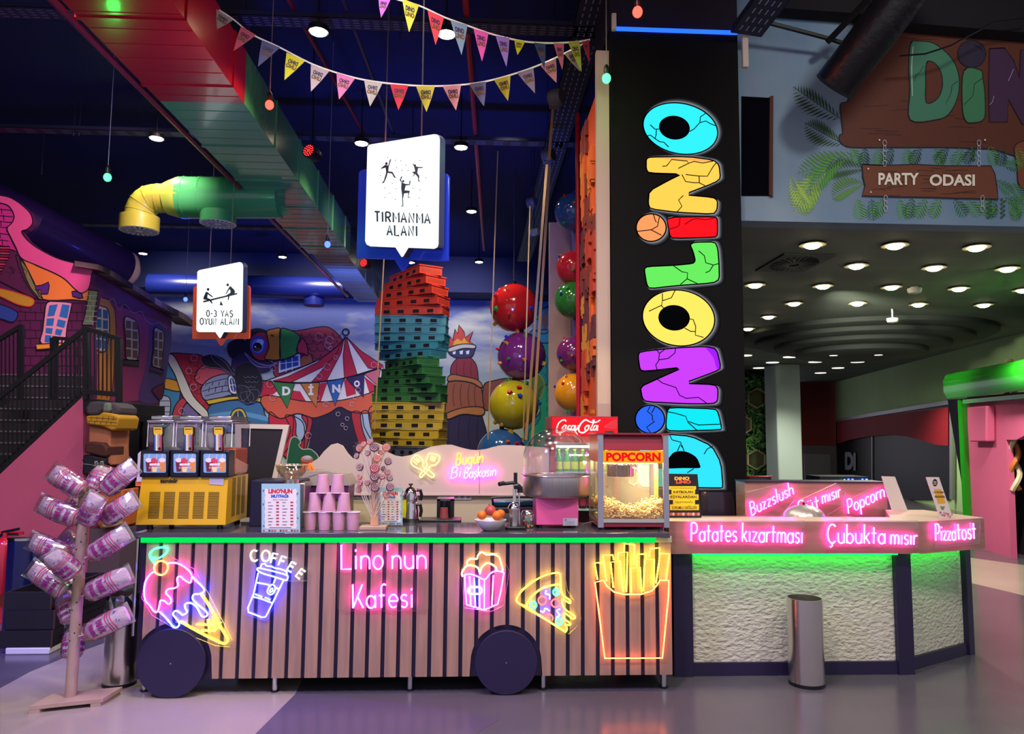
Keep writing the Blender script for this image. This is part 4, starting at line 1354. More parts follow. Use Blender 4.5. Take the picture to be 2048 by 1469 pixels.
for i, (px, py) in enumerate([(1655, 683), (1734, 673), (1815, 671), (1875, 677), (1886, 688), (1847, 700), (1757, 711), (1667, 712)]):
    zz = 3.08
    c = gz(px, py, zz)
    c = Vector((7.1+ (c.x-7.1)*.9, c.y, zz))
    d_ = Vector((c.x-7.1, c.y-13.3, 0))
    zz = 3.08 if d_.length < 1.05 else (3.2 if d_.length < 1.42 else (3.3 if d_.length < 1.8 else 3.4 if d_.length < 2.15 else 3.5))
    c = gz(px, py, zz-.006)
    MBk = MB().lathe((c.x, c.y, c.z), [(.001, 0), (.07, 0), (.07, .008)], n=16).build('medallion_lamp', glow('dim_lamp', (1, .95, .8), 1.0))
    tag(MBk, 'small pale lamp disc set in the round stepped medallion', 'ceiling lamp', 'lamp discs of the round medallion')
# vent, detectors
vc = gz(1588, 525, HL)
t = thing('ceiling_vent', 'square ceiling vent with round swirl grille in the low dark ceiling', 'air vent', (vc.x, vc.y, HL))
mb = MB().box(vc.x-.28, vc.x+.28, vc.y-.4, vc.y+.4, HL-.02, HL)
mb.build('vent_plate', mat('vent_plate_paint', '454d48', rough=.6), t, bevel=.004)
mb = MB()
for k in range(24):
    a = 2*PI*k/24
    mb.box(.05, .24, -.009, .009, -.03, -.02, 0, Matrix.Translation((vc.x, vc.y, HL)) @ Matrix.Scale(1.35, 4, (0, 1, 0)) @ Matrix.Rotation(a, 4, 'Z'))
mb.build('vent_blades', m_black, t)
for px, py, lab in ((1829, 584, 'white smoke detector among the lit downlights of the low ceiling'), (1785, 643, 'white round detector hanging on a short stem from the medallion'), (1562, 703, 'small white detector beyond the medallion near the pillar')):
    zz = 3.38 if py == 643 else HL
    c = gz(px, py-2, zz-.05)
    t = thing('smoke_detector', lab, 'smoke detector', (c.x, c.y, c.z))
    MB().lathe((c.x, c.y, c.z), [(.02, -.04), (.07, -.03), (.085, 0), (.085, .03)], n=18).build('detector_body', mat('white_plastic', 'd8d8d4', rough=.4), t)
    MB().cone((c.x, c.y, c.z+.03), (c.x, c.y, HL), .012 if py == 643 else .05, n=8).build('detector_stem', mat('white_plastic'), t)
c = at(1488, 462, YK+.15)
tag(MB().ball((c.x+.02, c.y+.35, c.z), .045, 14, sc=(.8, 1, 1.4)).build('wall_speaker', mat('white_plastic')), 'small white rounded fixture peeking out beside the screen column', 'fixture')

# ---- rectangular duct ----
ZD = 4.9
bL = [gz(322, 205, ZD), gz(590, 480, ZD)]
bR = [gz(487, 205, ZD), gz(655, 445, ZD)]


def dx_(P, y):
    a, b = P
    return a.x+(b.x-a.x)*(y-a.y)/(b.y-a.y)


yj = (bL[0].y+bR[0].y)/2
m_dr = mat('red_duct_paint', 'b01822', rough=.25, coat=.4, bump=.12, bs=3, stretch=(.3, 2.2, 1))
m_dg = mat('green_duct_paint', '4a8a52', rough=.22, coat=.4, bump=.15, bs=3, stretch=(.3, 2.2, 1))
m_dgr = mat('grey_green_duct_metal', '5f7064', rough=.3, metal=.3, bump=.15, bs=3, stretch=(.3, 2.2, 1))
dk = thing('air_duct', 'big rectangular air duct painted red then green running under the ceiling', 'air duct', (dx_(bL, yj), yj, ZD))


def duct_seg(name, y0, y1, m_, z0=ZD, h=.55, step=1.15, ins=0):
    w_ = lambda y: (dx_(bL, y)+ins, dx_(bR, y)-ins)
    mb = MB()
    l0, r0 = w_(y0)
    l1, r1 = w_(y1)
    mb.prism([(l0, y0, z0), (r0, y0, z0), (r1, y1, z0), (l1, y1, z0)], (0, 0, h))
    sg = mb.build(name, m_, dk)
    y = y0+step
    fl = MB()
    while y < y1-.2:
        l, r = w_(y)
        fl.box(l-.015, r+.015, y-.02, y+.02, z0-.015, z0+h+.01)
        y += step
    y = y0+.2
    while y < y1:
        l, r = w_(y)
        fl.box(l+.01, r-.01, y-.006, y+.006, z0-.005, z0)
        y += .24
    fl.build('duct_seam', m_, sg)


duct_seg('red_duct_section', 1.2, yj, m_dr)
duct_seg('green_duct_section', yj, 13.6, m_dg)
duct_seg('grey_duct_section', 13.6, 18.6, m_dgr, h=.5, ins=.06)
# cable rail along the duct edge
rl = MB()
for y0, y1 in ((1.2, 18.0),):
    rl.tube([(dx_(bL, y0)-.09, y0, ZD+.02), (dx_(bL, y1)-.09, y1, ZD+.02)], .03, n=6)
tag(rl.build('sprinkler_pipe', mat('dark_red_pipe', '7a1a24', rough=.4)), 'dark red pipe running alongside the big rectangular duct', 'pipe', 'red pipes under the ceiling')

# ---- round branch with two diffusers ----
yb = 10.3
rbz = ZD-.02
Rz = lambda px, py: at(px, py, yb)
br = thing('round_duct_branch', 'round green and yellow branch duct with elbow and two swirl diffusers', 'air duct', Rz(420, 400))
m_dg2 = mat('bright_green_duct', '35904a', rough=.25, coat=.4)
m_dy = mat('yellow_duct', '828c2c', rough=.28, coat=.4)
MB().tube([Rz(560, 396), Rz(500, 396), Rz(362, 396)], .29, n=28).build('green_pipe', m_dg2, br)
MB().prism([Rz(455, 432)+Vector((0, -.05, 0)), Rz(500, 360)+Vector((0, -.05, 0)), Rz(580, 425)+Vector((0, -.05, 0))], (0, .2, 0)).build('gusset', m_dg2, br)
rr_ = [Rz(372, 396), Rz(362, 396), Rz(345, 397), Rz(333, 398)]
MB().tube(rr_, .2, n=28, rs=[.29, .29, .25, .22]).build('reducer', mat('olive_duct', '86a83a', rough=.28, coat=.4), br)
eb = [Rz(x, y) for x, y in ((338, 398), (318, 397), (300, 400), (288, 410), (281, 424), (279, 440), (279, 455))]
eb = [Vector(v) for v in cr(eb, False, 4)]
MB().tube(eb, .2, n=28).build('yellow_elbow', m_dy, br)
sm_ = MB()
for q in (Rz(405, 396), Rz(450, 396), Rz(372, 396)):
    sm_.cone(q-Vector((.012, 0, 0)), q+Vector((.012, 0, 0)), .297, n=28)
sm_.build('seam_ring', m_dg2, br)
sm_ = MB()
for i in (4, 8, 12, 16, 20):
    d_ = (eb[i+1]-eb[i-1]).normalized()
    sm_.cone(eb[i]-d_*.008, eb[i]+d_*.008, .206, n=28)
sm_.build('elbow_seam', m_dy, br)


def diffuser(c, r, h, m_, parent, nm):
    d_ = MB().lathe(c, [(r, 0), (r, h), (r*.55, h+.03)], n=36).build(nm, m_, parent)
    MB().lathe((c[0], c[1], c[2]-.006), [(r*.96, 0), (r*.96, .008)], n=36).build('diffuser_face', mat('diffuser_white', 'e8ecd8', rough=.4), d_)
    s_ = MB()
    for k in range(20):
        a = 2*PI*k/20
        for r0, r1 in ((.2, .56), (.62, .9)):
            s_.add([(c[0]+r*q*math.cos(a+e), c[1]+r*q*math.sin(a+e), c[2]-.008) for q, e in ((r0, -.07), (r1, -.06), (r1, .06), (r0, .07))], [(0, 1, 2, 3)])
    s_.build('diffuser_slots', m_black, d_)


c = Rz(278, 462)
diffuser(c, .26, .2, m_dy, br, 'yellow_diffuser')
c = Rz(436, 448)
MB().cone(c+Vector((0, 0, .15)), c+Vector((0, 0, .4)), .15, n=24).build('stub', m_dg2, br)
diffuser(c, .245, .16, m_dg2, br, 'green_diffuser')

m_db = mat('blue_duct', '111b54', rough=.3, coat=.3)
t = thing('blue_round_duct', 'dark blue round duct with a diffuser crossing in front of the mural top', 'air duct', at(560, 575, 18.6))
MB().tube([at(300, 570, 18.6), at(690, 577, 18.6)], .28, n=24).build('duct_pipe', m_db, t)
c = at(628, 612, 18.6)
MB().cone(c+Vector((0, 0, .1)), c+Vector((0, 0, .5)), .16, n=20).build('stub', m_db, t)
MB().lathe(c, [(.25, 0), (.25, .17), (.14, .2)], n=28).build('blue_diffuser', m_db, t)
# big purple duct above the painted house
m_dp = mat('dark_violet_duct', '1c1440', rough=.35, coat=.3)
t = thing('violet_round_duct', 'thick dark violet round duct with a pale end above the crooked house roof', 'air duct', at(160, 490, 11))
pp = [at(-120, 362, 11.9), at(60, 450, 12.4), at(236, 536, 14.2)]
MB().tube(pp, .4, n=28).build('duct_pipe', m_dp, t)
MB().tube([at(214, 525, 13.98), at(248, 541, 14.35), at(262, 548, 14.5)], .3, n=28, rs=[.405, .38, .24]).build('end_cap', mat('pale_cream_cap', 'cfc09a', rough=.4), t)
# black duct by the bulkhead
m_bd = mat('black_duct_wrap', '141318', rough=.35, bump=.4, bs=14)
t = thing('black_round_duct', 'thick black wrapped duct hanging diagonally in front of the jungle mural', 'air duct', at(1700, 150, 5.6))
MB().tube([at(1940, -170, 5.0), at(1800, 0, 5.3), at(1672, 168, 5.8)], .16, n=24, rs=[.17, .17, .17]).build('duct_pipe', m_bd, t)
MB().tube([at(1690, 145, 5.76), at(1668, 174, 5.82)], .176, n=24).build('duct_rim', m_bd, t)
t = MB().box(crr+.3, 9, YK-.25, YK-.02, 5.25, HH)
struct(MB().prism([at(1540, 20, YK-.02), at(1540, 34, YK-.02), at(1706, 46, YK-.02), at(1712, 64, YK-.02), at(1800, 64, YK-.02), at(2048, 84, YK-.02), at(2400, 110, YK-.02), at(2400, -120, YK-.02), at(1540, -150, YK-.02)], (0, -.15, 0)), 'trim_5', m_blk)
mb = MB()
mb.tube([at(1535, 45, 6.0), at(1660, 78, 6.1), at(1690, 88, 6.1)], .02, n=6)
mb.tube([at(1655, 84, 6.05), at(1735, 0, 5.7)], .03, n=6)
tag(mb.build('support_rod', m_black), 'black steel rods bracing the black duct near the jungle mural', 'support rod')
cb_ = MB().tube([at(x, y, 6.0) for x, y in ((1800, 112), (1850, 108), (1900, 92), (1950, 65), (1990, 45), (2048, 38))], .008, n=5)
tag(cb_.build('black_cable', m_black), 'thin black cable sagging across the jungle mural name board', 'cable')
# dark opening beside the column
t = thing('wall_hatch', 'dark rectangular recess with chipped brown edge in the pale blue bulkhead', 'wall opening', at(1510, 390, YK))
MB().prism([at(1483, 193, YK-.004), at(1538, 196, YK-.004), at(1538, 392, YK-.004), at(1483, 392, YK-.004)], (0, -.004, 0)).build('dark_inside', mat('hatch_dark', '05060e', rough=.9, spec=.05), t)
MB().prism([at(1538, 195, YK-.008), at(1545, 193, YK-.008), at(1544, 396, YK-.008), at(1537, 390, YK-.008)], (0, -.02, 0)).build('chipped_edge', mat('brown_chipped', '4a2622', rough=.8), t)
# white brackets beside the column
tag(MB().box(at(1481, 130, YC).x, at(1493, 130, YC).x, YC-.06, YC-.02, at(1487, 140, YC).z, at(1487, 78, YC).z).build('wall_bracket', m_cream, bevel=.005), 'cream bracket on the upper corner of the screen column near the mural', 'bracket')
tag(MB().box(at(1222, 130, YC).x, at(1231, 130, YC).x, YC-.06, YC-.02, at(1226, 66, YC).z, at(1226, 33, YC).z).build('wall_bracket', m_cream, bevel=.005), 'cream bracket above the blue light line beside the green bulb', 'bracket')

# ---- cable trays, pipes ----
m_tr = mat('dark_tray_metal', '2a2c44', rough=.5, metal=.4)
m_dot = mat('tray_slot_light', '8a90b4', rough=.5)


def tray(name, a, b_, w_, lab, rungs=.16, h=.05):
    a, b_ = Vector(a), Vector(b_)
    d_ = (b_-a).normalized()
    s_ = Vector((-d_.y, d_.x, 0)).normalized()*w_/2
    t = thing(name, lab, 'cable tray', (a+b_)/2)
    mb = MB()
    mb.prism([a+s_, a-s_, b_-s_, b_+s_], (0, 0, .004))
    for q in (s_, -s_):
        mb.prism([a+q, a+q*.96, b_+q*.96, b_+q], (0, 0, h))
    sl = mb
    n = int((b_-a).length/rungs)
    for i in range(n):
        p = a+d_*(i+.5)*rungs
        for k in (-.6, -.2, .2, .6):
            q = p+s_*k+Vector((0, 0, -.002))
            sl.add([q-d_*rungs*.28-s_*.04, q+d_*rungs*.28-s_*.04, q+d_*rungs*.28+s_*.04, q-d_*rungs*.28+s_*.04], [(0, 1, 2, 3)], 1)
    sl.build('tray_channel', [m_tr, m_dot], t, sub=-1)
    return t


yt = gz(600, 45, 5.75).y
tray('cable_tray', (gz(-40, 30, 5.75).x, yt, 5.75), (gz(1210, 55, 5.75).x, yt, 5.75), .22, 'perforated cable tray crossing the hall just below the ceiling near bunting', .1)
yt = gz(300, 268, 5.75).y
tray('cable_tray', (gz(-40, 255, 5.75).x, yt, 5.75), (gz(1200, 290, 5.75).x, yt, 5.75), .2, 'second cable tray crossing the hall, behind the climbing sign top', .25)
yt = gz(300, 520, 5.6).y
tray('cable_tray', (gz(200, 515, 5.6).x, 14.5, 5.6), (gz(760, 470, 5.6).x, 14.5, 5.6), .2, 'farther cable tray crossing the hall above the small sign', .3)
tray('cable_tray', (1.12, 4.5, 5.75), (1.12, 17.5, 5.75), .34, 'wide black cable ladder running back beside the puzzle climbing wall', .12)
tray('cable_tray', tuple(at(1590, -60, 5.4)), tuple(at(1492, 70, 6.1)), .3, 'black perforated tray dropping down at the column corner by the mural', .1)
for (pts, c_, rr, lab) in (([(930, -10), (968, 500)], 'a82a38', .034, 'bright red sprinkler pipe passing behind both buntings'), ([(572, -10), (738, 285)], '7a1a24', .022, 'thin dark red pipe above the climbing sign'), ([(683, -10), (795, 290)], '3a3548', .022, 'thin dark grey pipe beside the climbing sign wires'), ([(0, 385), (70, 405), (210, 488)], 'b8303a', .02, 'slim red pipe sloping above the violet duct')):
    P = [gz(x, y, 5.85) for x, y in pts]
    tag(MB().tube(P, rr, n=8).build('sprinkler_pipe', mat('pipe_'+c_, c_, rough=.4)), lab, 'pipe', 'red pipes under the ceiling' if c_ != '3a3548' else None)
# drop rods
mb = None
for i, (x, y0, y1, lab) in enumerate(((83, 265, 350, 'near the castle'), (147, 222, 272, 'beside the green bulb cord'), (158, 225, 272, 'next to the green bulb'), (103, -20, 40, 'near the castle top edge'), (121, -20, 52, 'by the first tray'), (485, -20, 45, 'by the duct and first flag'), (498, 8, 60, 'behind the first flags'), (800, -20, 80, 'behind the lime flag'), (1130, 30, 85, 'behind the last flags'), (825, 243, 300, 'above the climbing sign'), (1008, 500, 570, 'above the red ball'))):
    a = gz(x, y1, 5.7)
    tag(MB().tube([a, Vector((a.x, a.y, HH))], .008, n=5).build('drop_rod_hanger', m_tr), 'thin threaded ceiling rod '+lab, 'ceiling rod')

# ---- hanging coloured bulbs ----
bl_ = [(215, 355, 7.2, 'green', (.03, 1, .1), 'green hanging bulb on a long cord beside the yellow duct elbow', -40), (539, 210, 6.2, 'red', (1, .03, .02), 'red hanging bulb on a cord under the yellow flag', 60),
       (655, 489, 8.8, 'blue', (.03, .06, 1), 'blue hanging bulb beside the far part of the duct', 300), (371, 599, 13.5, 'blue', (.03, .06, 1), 'blue hanging bulb next to the small white sign', 470),
       (1213, 157, 5.8, 'green', (.03, 1, .1), 'green bulb hanging in front of the cream board edge', -60), (1275, 24, 5.0, 'red', (1, .03, .02), 'red bulb hanging above the blue light line of the column', -60)]
for x, y, Y, cn, rgb, lab, yc in bl_:
    c = at(x, y, Y)
    t = thing('hanging_bulb', lab, 'coloured bulb', c, 'coloured party bulbs')
    MB().ball(c, .036, 16, sc=(1, 1, 1.15)).build('bulb', glow('bulb_'+cn, rgb, 7), t)
    MB().lathe(c+Vector((0, 0, .035)), [(.02, 0), (.024, .03), (.018, .07), (.006, .085)], n=14).build('socket', m_black, t)
    MB().tube([c+Vector((0, 0, .11)), Vector((c.x, c.y, HH))], .004, n=5).build('cord', mat('pale_cord', '6a6a78', rough=.6), t)
    ld = bpy.data.lights.new('bulb_light', 'POINT')
    ld.color = rgb
    ld.energy = {'green': 4, 'red': 10, 'blue': 5}[cn]
    ld.shadow_soft_size = .06
    lo = bpy.data.objects.new('bulb_light', ld)
    lo.location = c+Vector((0, -.08, -.05))
    COL.objects.link(lo)
for x, y, Y, lab, a in ((617, 301, 8.6, 'red stage light can on the duct flank behind the climbing sign', 35), (727, 526, 13, 'red stage light can under the climbing sign corner', 35)):
    c = at(x, y, Y)
    d_ = Vector((-.45, -1, .12)).normalized()
    t = thing('stage_light', lab, 'stage light', c, 'red stage lights')
    MB().lathe(c, [(.07, -.16), (.085, -.1), (.085, 0), (.078, .0)], n=24, axis=d_).build('light_can', m_black, t)
    mb = MB()
    a1 = d_.orthogonal().normalized()
    b1 = d_.cross(a1)
    for r_, n_ in ((.015, 4), (.04, 9), (.063, 14)):
        for k in range(n_):
            p = c+d_*.002+(a1*math.cos(2*PI*k/n_)+b1*math.sin(2*PI*k/n_))*r_
            mb.lathe(p, [(.008, 0), (.004, .006)], n=6, axis=d_)
    mb.build('red_diodes', glow('red_diode', (1, .02, .02), 5), t)
    MB().tube([c-d_*.08, Vector((c.x, c.y+.1, HH if Y < 10 else HH))], .012, n=6).build('mount_rod', m_black, t)

# ---- hanging speech-bubble signs ----
def bubble(name, lab, L, Rr, wl_, px_white, px_back, colback, wires, draw):
    """L, Rr: (px, py, Y) left/right anchor giving the sign's vertical plane"""
    A_, B_ = at(*L), at(*Rr)
    d_ = Vector((B_.x-A_.x, B_.y-A_.y, 0)).normalized()
    N = Vector((d_.y, -d_.x, 0))
    pj = lambda x, y, o=0: pl(x, y, A_+N*o, N)
    t = thing(name, lab, 'hanging sign', pj(*px_white[-1]))
    MB().prism([pj(x, y, -.085) for x, y in px_back], -N*.02).build('back_panel', colback, t, bevel=.002)
    MB().prism([pj(x, y) for x, y in px_white], -N*.06).build('light_box', mat('sign_side_grey', '3c4668', rough=.4), t)
    MB().prism([pj(x, y, .002) for x, y in px_white], -N*.002).build('lit_face', glow('sign_white', (.93, 1, .97), .95), t)
    p_ = Paint(lambda x, y, l: pj(x, y, .003+.001*l), None)
    draw(p_)
    p_.build('sign_graphics', t)
    for i, (x0, y0, x1, y1) in enumerate(wires):
        a = pj(x1, y1, -.06)
        b_ = Vector((a.x, a.y, HH))
        MB().tube([a, b_], .006 if i >= 0 else .004, n=5).build('wire', mat('steel_wire', '8a8a98', rough=.3, metal=.8), t)


def arc(x, y, r, a0, a1):
    return [tuple(v) for v in ell(x, y, r, a0=a0, a1=a1, n=6)]


def draw_climb(p):
    c = '27394f'
    k = crop(690, 250, 4.739)
    men = [
      [[390, 350, 405, 362, 402, 378, 388, 380, 378, 368], [380, 378, 410, 385, 425, 330, 438, 322, 430, 352, 415, 395, 410, 440, 450, 445, 478, 495, 490, 503, 465, 500, 445, 462, 405, 455, 392, 500, 372, 545, 355, 555, 352, 545, 368, 530, 390, 450, 385, 405, 350, 415, 335, 420, 345, 408]],
      [[655, 376, 668, 372, 675, 388, 665, 396, 655, 390], [655, 395, 640, 370, 645, 366, 665, 390, 690, 398, 738, 400, 738, 408, 692, 410, 685, 455, 705, 485, 700, 515, 710, 545, 695, 535, 690, 495, 665, 465, 655, 480, 638, 495, 655, 465, 635, 448, 665, 440]],
      [[548, 520, 560, 525, 562, 540, 550, 548, 540, 538], [535, 545, 518, 525, 532, 490, 545, 488, 530, 520, 545, 548, 575, 560, 608, 562, 610, 530, 622, 532, 615, 570, 575, 575, 565, 620, 615, 625, 600, 680, 625, 690, 595, 690, 600, 645, 560, 650, 550, 700, 553, 770, 527, 775, 545, 760, 540, 660, 532, 600]]]
    for m_ in men:
        for q in m_:
            p.fill(k(*q), c, 1, smooth=False)
    for x, y in ((405, 312), (530, 340), (710, 337), (490, 400), (580, 382), (540, 430), (597, 433), (767, 502), (487, 604), (713, 615), (645, 600), (423, 646), (380, 688), (704, 695), (686, 768), (478, 706), (380, 598), (478, 335), (337, 478), (450, 555)):
        p.fill(k(x-6, y-4, x+7, y, x-3, y+6), c, 1, smooth=False)
    p.fill(k(205, 1140, 205, 1139, 206, 1139), c, .2, smooth=False)
    for w_, q, xh in (('TIRMANMA', k(282, 916, 812, 936), 11.3), ('ALANI', k(400, 1046, 690, 1054), 11.3)):
        for st in strokes(w_, *q[0], *q[1], xh, up=(-.02, -1), gap=.28):
            p.line(st, c, 3.3, 2, smooth=False)


bubble('climbing_area_sign', 'white lit speech bubble sign TIRMANMA ALANI on a blue back panel', (735, 290, 6.25), (880, 270, 5.62), 0,
       crop(690, 250, 4.739)(212, 215, 225, 192, 240, 185, 840, 88, 870, 90, 893, 112, 898, 140, 885, 1130, 875, 1160, 845, 1175, 600, 1165, 550, 1248, 535, 1252, 478, 1162, 240, 1152, 205, 1135, 190, 1100),
       crop(690, 250, 4.739)(130, 455, 150, 430, 185, 424, 930, 455, 965, 465, 980, 495, 970, 1285, 955, 1290, 610, 1280, 550, 1380, 532, 1382, 465, 1275, 120, 1262, 108, 1245),
       mat('cobalt_acrylic', '1d2fa8', rough=.25, coat=.5, es=.35), [(768, 0, 771, 285), (845, 0, 843, 275)], draw_climb)  # slight emission on the blue acrylic stands in for light-box edge light


def draw_see(p):
    c = '4a5f73'
    k = crop(370, 510, 7.733)
    p.fill(k(*sum([list(v) for v in ell(357, 535, 20, 22, n=12)], [])), c, 1, smooth=False)
    p.fill(k(*sum([list(v) for v in ell(660, 465, 20, 22, n=12)], [])), c, 1, smooth=False)
    p.fill(k(325, 570, 345, 575, 430, 645, 425, 660, 350, 610, 345, 665, 400, 690, 425, 740, 420, 762, 370, 705, 285, 690, 285, 660), c, 1, smooth=False)
    p.fill(k(690, 490, 705, 485, 770, 550, 770, 595, 740, 610, 690, 630, 675, 700, 662, 705, 665, 640, 640, 625, 700, 590, 705, 560, 690, 530, 635, 610, 628, 600), c, 1, smooth=False)
    p.fill(k(275, 715, 800, 590, 812, 610, 290, 738), c, 1.5, smooth=False)
    p.fill(k(552, 710, 590, 785, 537, 778), c, 1, smooth=False)
    for w_, q, xh in (('0-3 YAS', k(332, 955, 742, 958), 6.9), ('OYUN ALANI', k(232, 1078, 838, 1084), 7.1)):
        for st in strokes(w_, *q[0], *q[1], xh, up=(0, -1), gap=.3):
            p.line(st, c, 1.9, 2, smooth=False)
    p.line(k(700, 985, 720, 965), c, 1, 2)


bubble('toddler_area_sign', 'smaller white lit sign 0-3 YAS OYUN ALANI on an orange back panel', (395, 600, 10.4), (484, 600, 9.25), 0,
       crop(370, 510, 7.733)(190, 265, 215, 240, 240, 232, 840, 112, 870, 120, 893, 150, 898, 190, 885, 1150, 875, 1185, 840, 1200, 600, 1196, 555, 1280, 535, 1290, 470, 1196, 215, 1196, 185, 1180, 175, 1150),
       crop(370, 510, 7.733)(130, 510, 150, 485, 190, 478, 930, 462, 975, 475, 998, 510, 990, 1290, 975, 1300, 630, 1300, 555, 1400, 540, 1405, 480, 1302, 110, 1300, 110, 1280),
       mat('orange_acrylic', 'd2552e', rough=.25, coat=.5, es=.25), [(418, 430, 419, 535), (462, 440, 461, 530)], draw_see)  # orange acrylic likewise glows faintly in place of edge light

# ---- bunting ----
m_cord = mat('white_ribbon', 'e8e4e0', rough=.6)


def bunting(name, lab, line, flags, Ys, mirror):
    xs = [p[0] for p in line]
    x0, x1 = min(xs), max(xs)
    Yf = lambda x: Ys[0]+(Ys[1]-Ys[0])*(x-x0)/(x1-x0)
    pj = lambda x, y, o=0: at(x, y, Yf(x)-o)
    t = thing(name, lab, 'bunting', pj(*line[len(line)//2]))
    P = [tuple(q) for q in cr([Vector(p) for p in line], False, 4)]
    mb = MB()
    for a, b_ in zip(P, P[1:]):
        mb.prism([pj(a[0], a[1]-1.6), pj(b_[0], b_[1]-1.6), pj(b_[0], b_[1]+1.6), pj(a[0], a[1]+1.6)], (0, .004, 0))
    mb.build('ribbon', m_cord, t)
    for (ax, ay, bx, by, tx, ty, c) in flags:
        mx_, my_ = (ax+bx)/2, (ay+by)/2
        pts = [(ax, ay), (bx, by), ((bx*.5+tx*.5)+1, (by*.5+ty*.5)), (tx, ty), ((ax*.5+tx*.5)-1, (ay*.5+ty*.5))]
        f_ = MB().prism([pj(x, y) for x, y in pts], (0, .003, 0)).build('flag', mat('flag_'+c, c, rough=.6), t)
        pq = MB()
        ux, uy = (bx-ax)*.26, (by-ay)*.26
        vx, vy = (tx-mx_), (ty-my_)
        for s_, f0, f1, mi in (('DINO', .16, .32, 0), ('LINO', .34, .5, 1)):
            q = [(mx_-ux+vx*f0, my_-uy+vy*f0), (mx_+ux+vx*f0, my_+uy+vy*f0), (mx_+ux+vx*f1, my_+uy+vy*f1), (mx_-ux+vx*f1, my_-uy+vy*f1)]
            if mirror:
                q = [q[1], q[0], q[3], q[2]]
            textmb(s_, [pj(x, y, .002) for x, y in q], pq, mi, depth=0, bold=.05)
        pq.build('flag_lettering', [mat('flag_print_dark', '3a2448' if c not in ('2c3f68', 'cf2a3c', '6a6488') else 'e8d8c0', rough=.6) if c not in ('2c3f68',) else mat('flag_print_pale', 'e8dcc8', rough=.6), mat('flag_print_gold', '6a4a20', rough=.6)], f_)


F1 = [(433, 18, 466, 40, 434, 58, 'a08a80'), (482, 52, 512, 70, 467, 102, 'c24a66'), (524, 80, 560, 95, 516, 133, '4c4c86'), (573, 105, 610, 122, 569, 160, 'd8d400'), (622, 128, 658, 143, 622, 183, 'b8a6b4'),
      (673, 145, 710, 157, 678, 199, 'd873b4'), (728, 160, 765, 166, 740, 213, 'b8b4b4'), (780, 168, 817, 171, 797, 220, 'cc1c38'), (832, 172, 870, 172, 853, 224, 'bdb53c'), (885, 172, 922, 170, 912, 221, 'd08e98'),
      (938, 168, 972, 163, 968, 213, '585c80'), (988, 160, 1021, 151, 1016, 202, 'a8a02c'), (1034, 146, 1067, 136, 1070, 187, '7e6c8c'), (1080, 130, 1112, 117, 1113, 166, 'b06a84'), (1128, 107, 1150, 98, 1160, 143, '8a7c80')]
F2 = [(757, -5, 781, -1, 762, 35, 'ae60cc'), (804, -3, 838, 10, 818, 64, 'c4cc48'), (855, 20, 888, 35, 871, 90, 'd84454'), (901, 40, 935, 50, 923, 110, '7494ac'), (947, 57, 977, 66, 964, 123, 'd85cb0'),
      (991, 71, 1019, 76, 1013, 134, '8a76c8'), (1029, 79, 1050, 83, 1035, 110, 'b8c800'), (1068, 85, 1091, 88, 1089, 138, '2c4070'), (1107, 86, 1128, 87, 1125, 140, 'c85486'), (1136, 84, 1159, 82, 1163, 144, 'b09c3c'), (1164, 84, 1178, 79, 1179, 126, 'a82038')]
bunting('bunting_garland', 'long sagging bunting of pastel pennants seen from behind, printed text mirrored', [(438, 20), (466, 38), (505, 69), (560, 95), (620, 126), (675, 146), (730, 160), (790, 168), (850, 172), (905, 171), (960, 165), (1010, 153), (1060, 137), (1110, 116), (1165, 88)], F1, (5.0, 6.1), True)
bunting('bunting_garland', 'shorter upper bunting with violet, lime, red and navy pennants near the column', [(740, -30), (781, -6), (838, 11), (888, 34), (935, 51), (977, 66), (1019, 77), (1058, 84), (1107, 86), (1159, 83), (1180, 79)], F2, (4.6, 6.1), False)
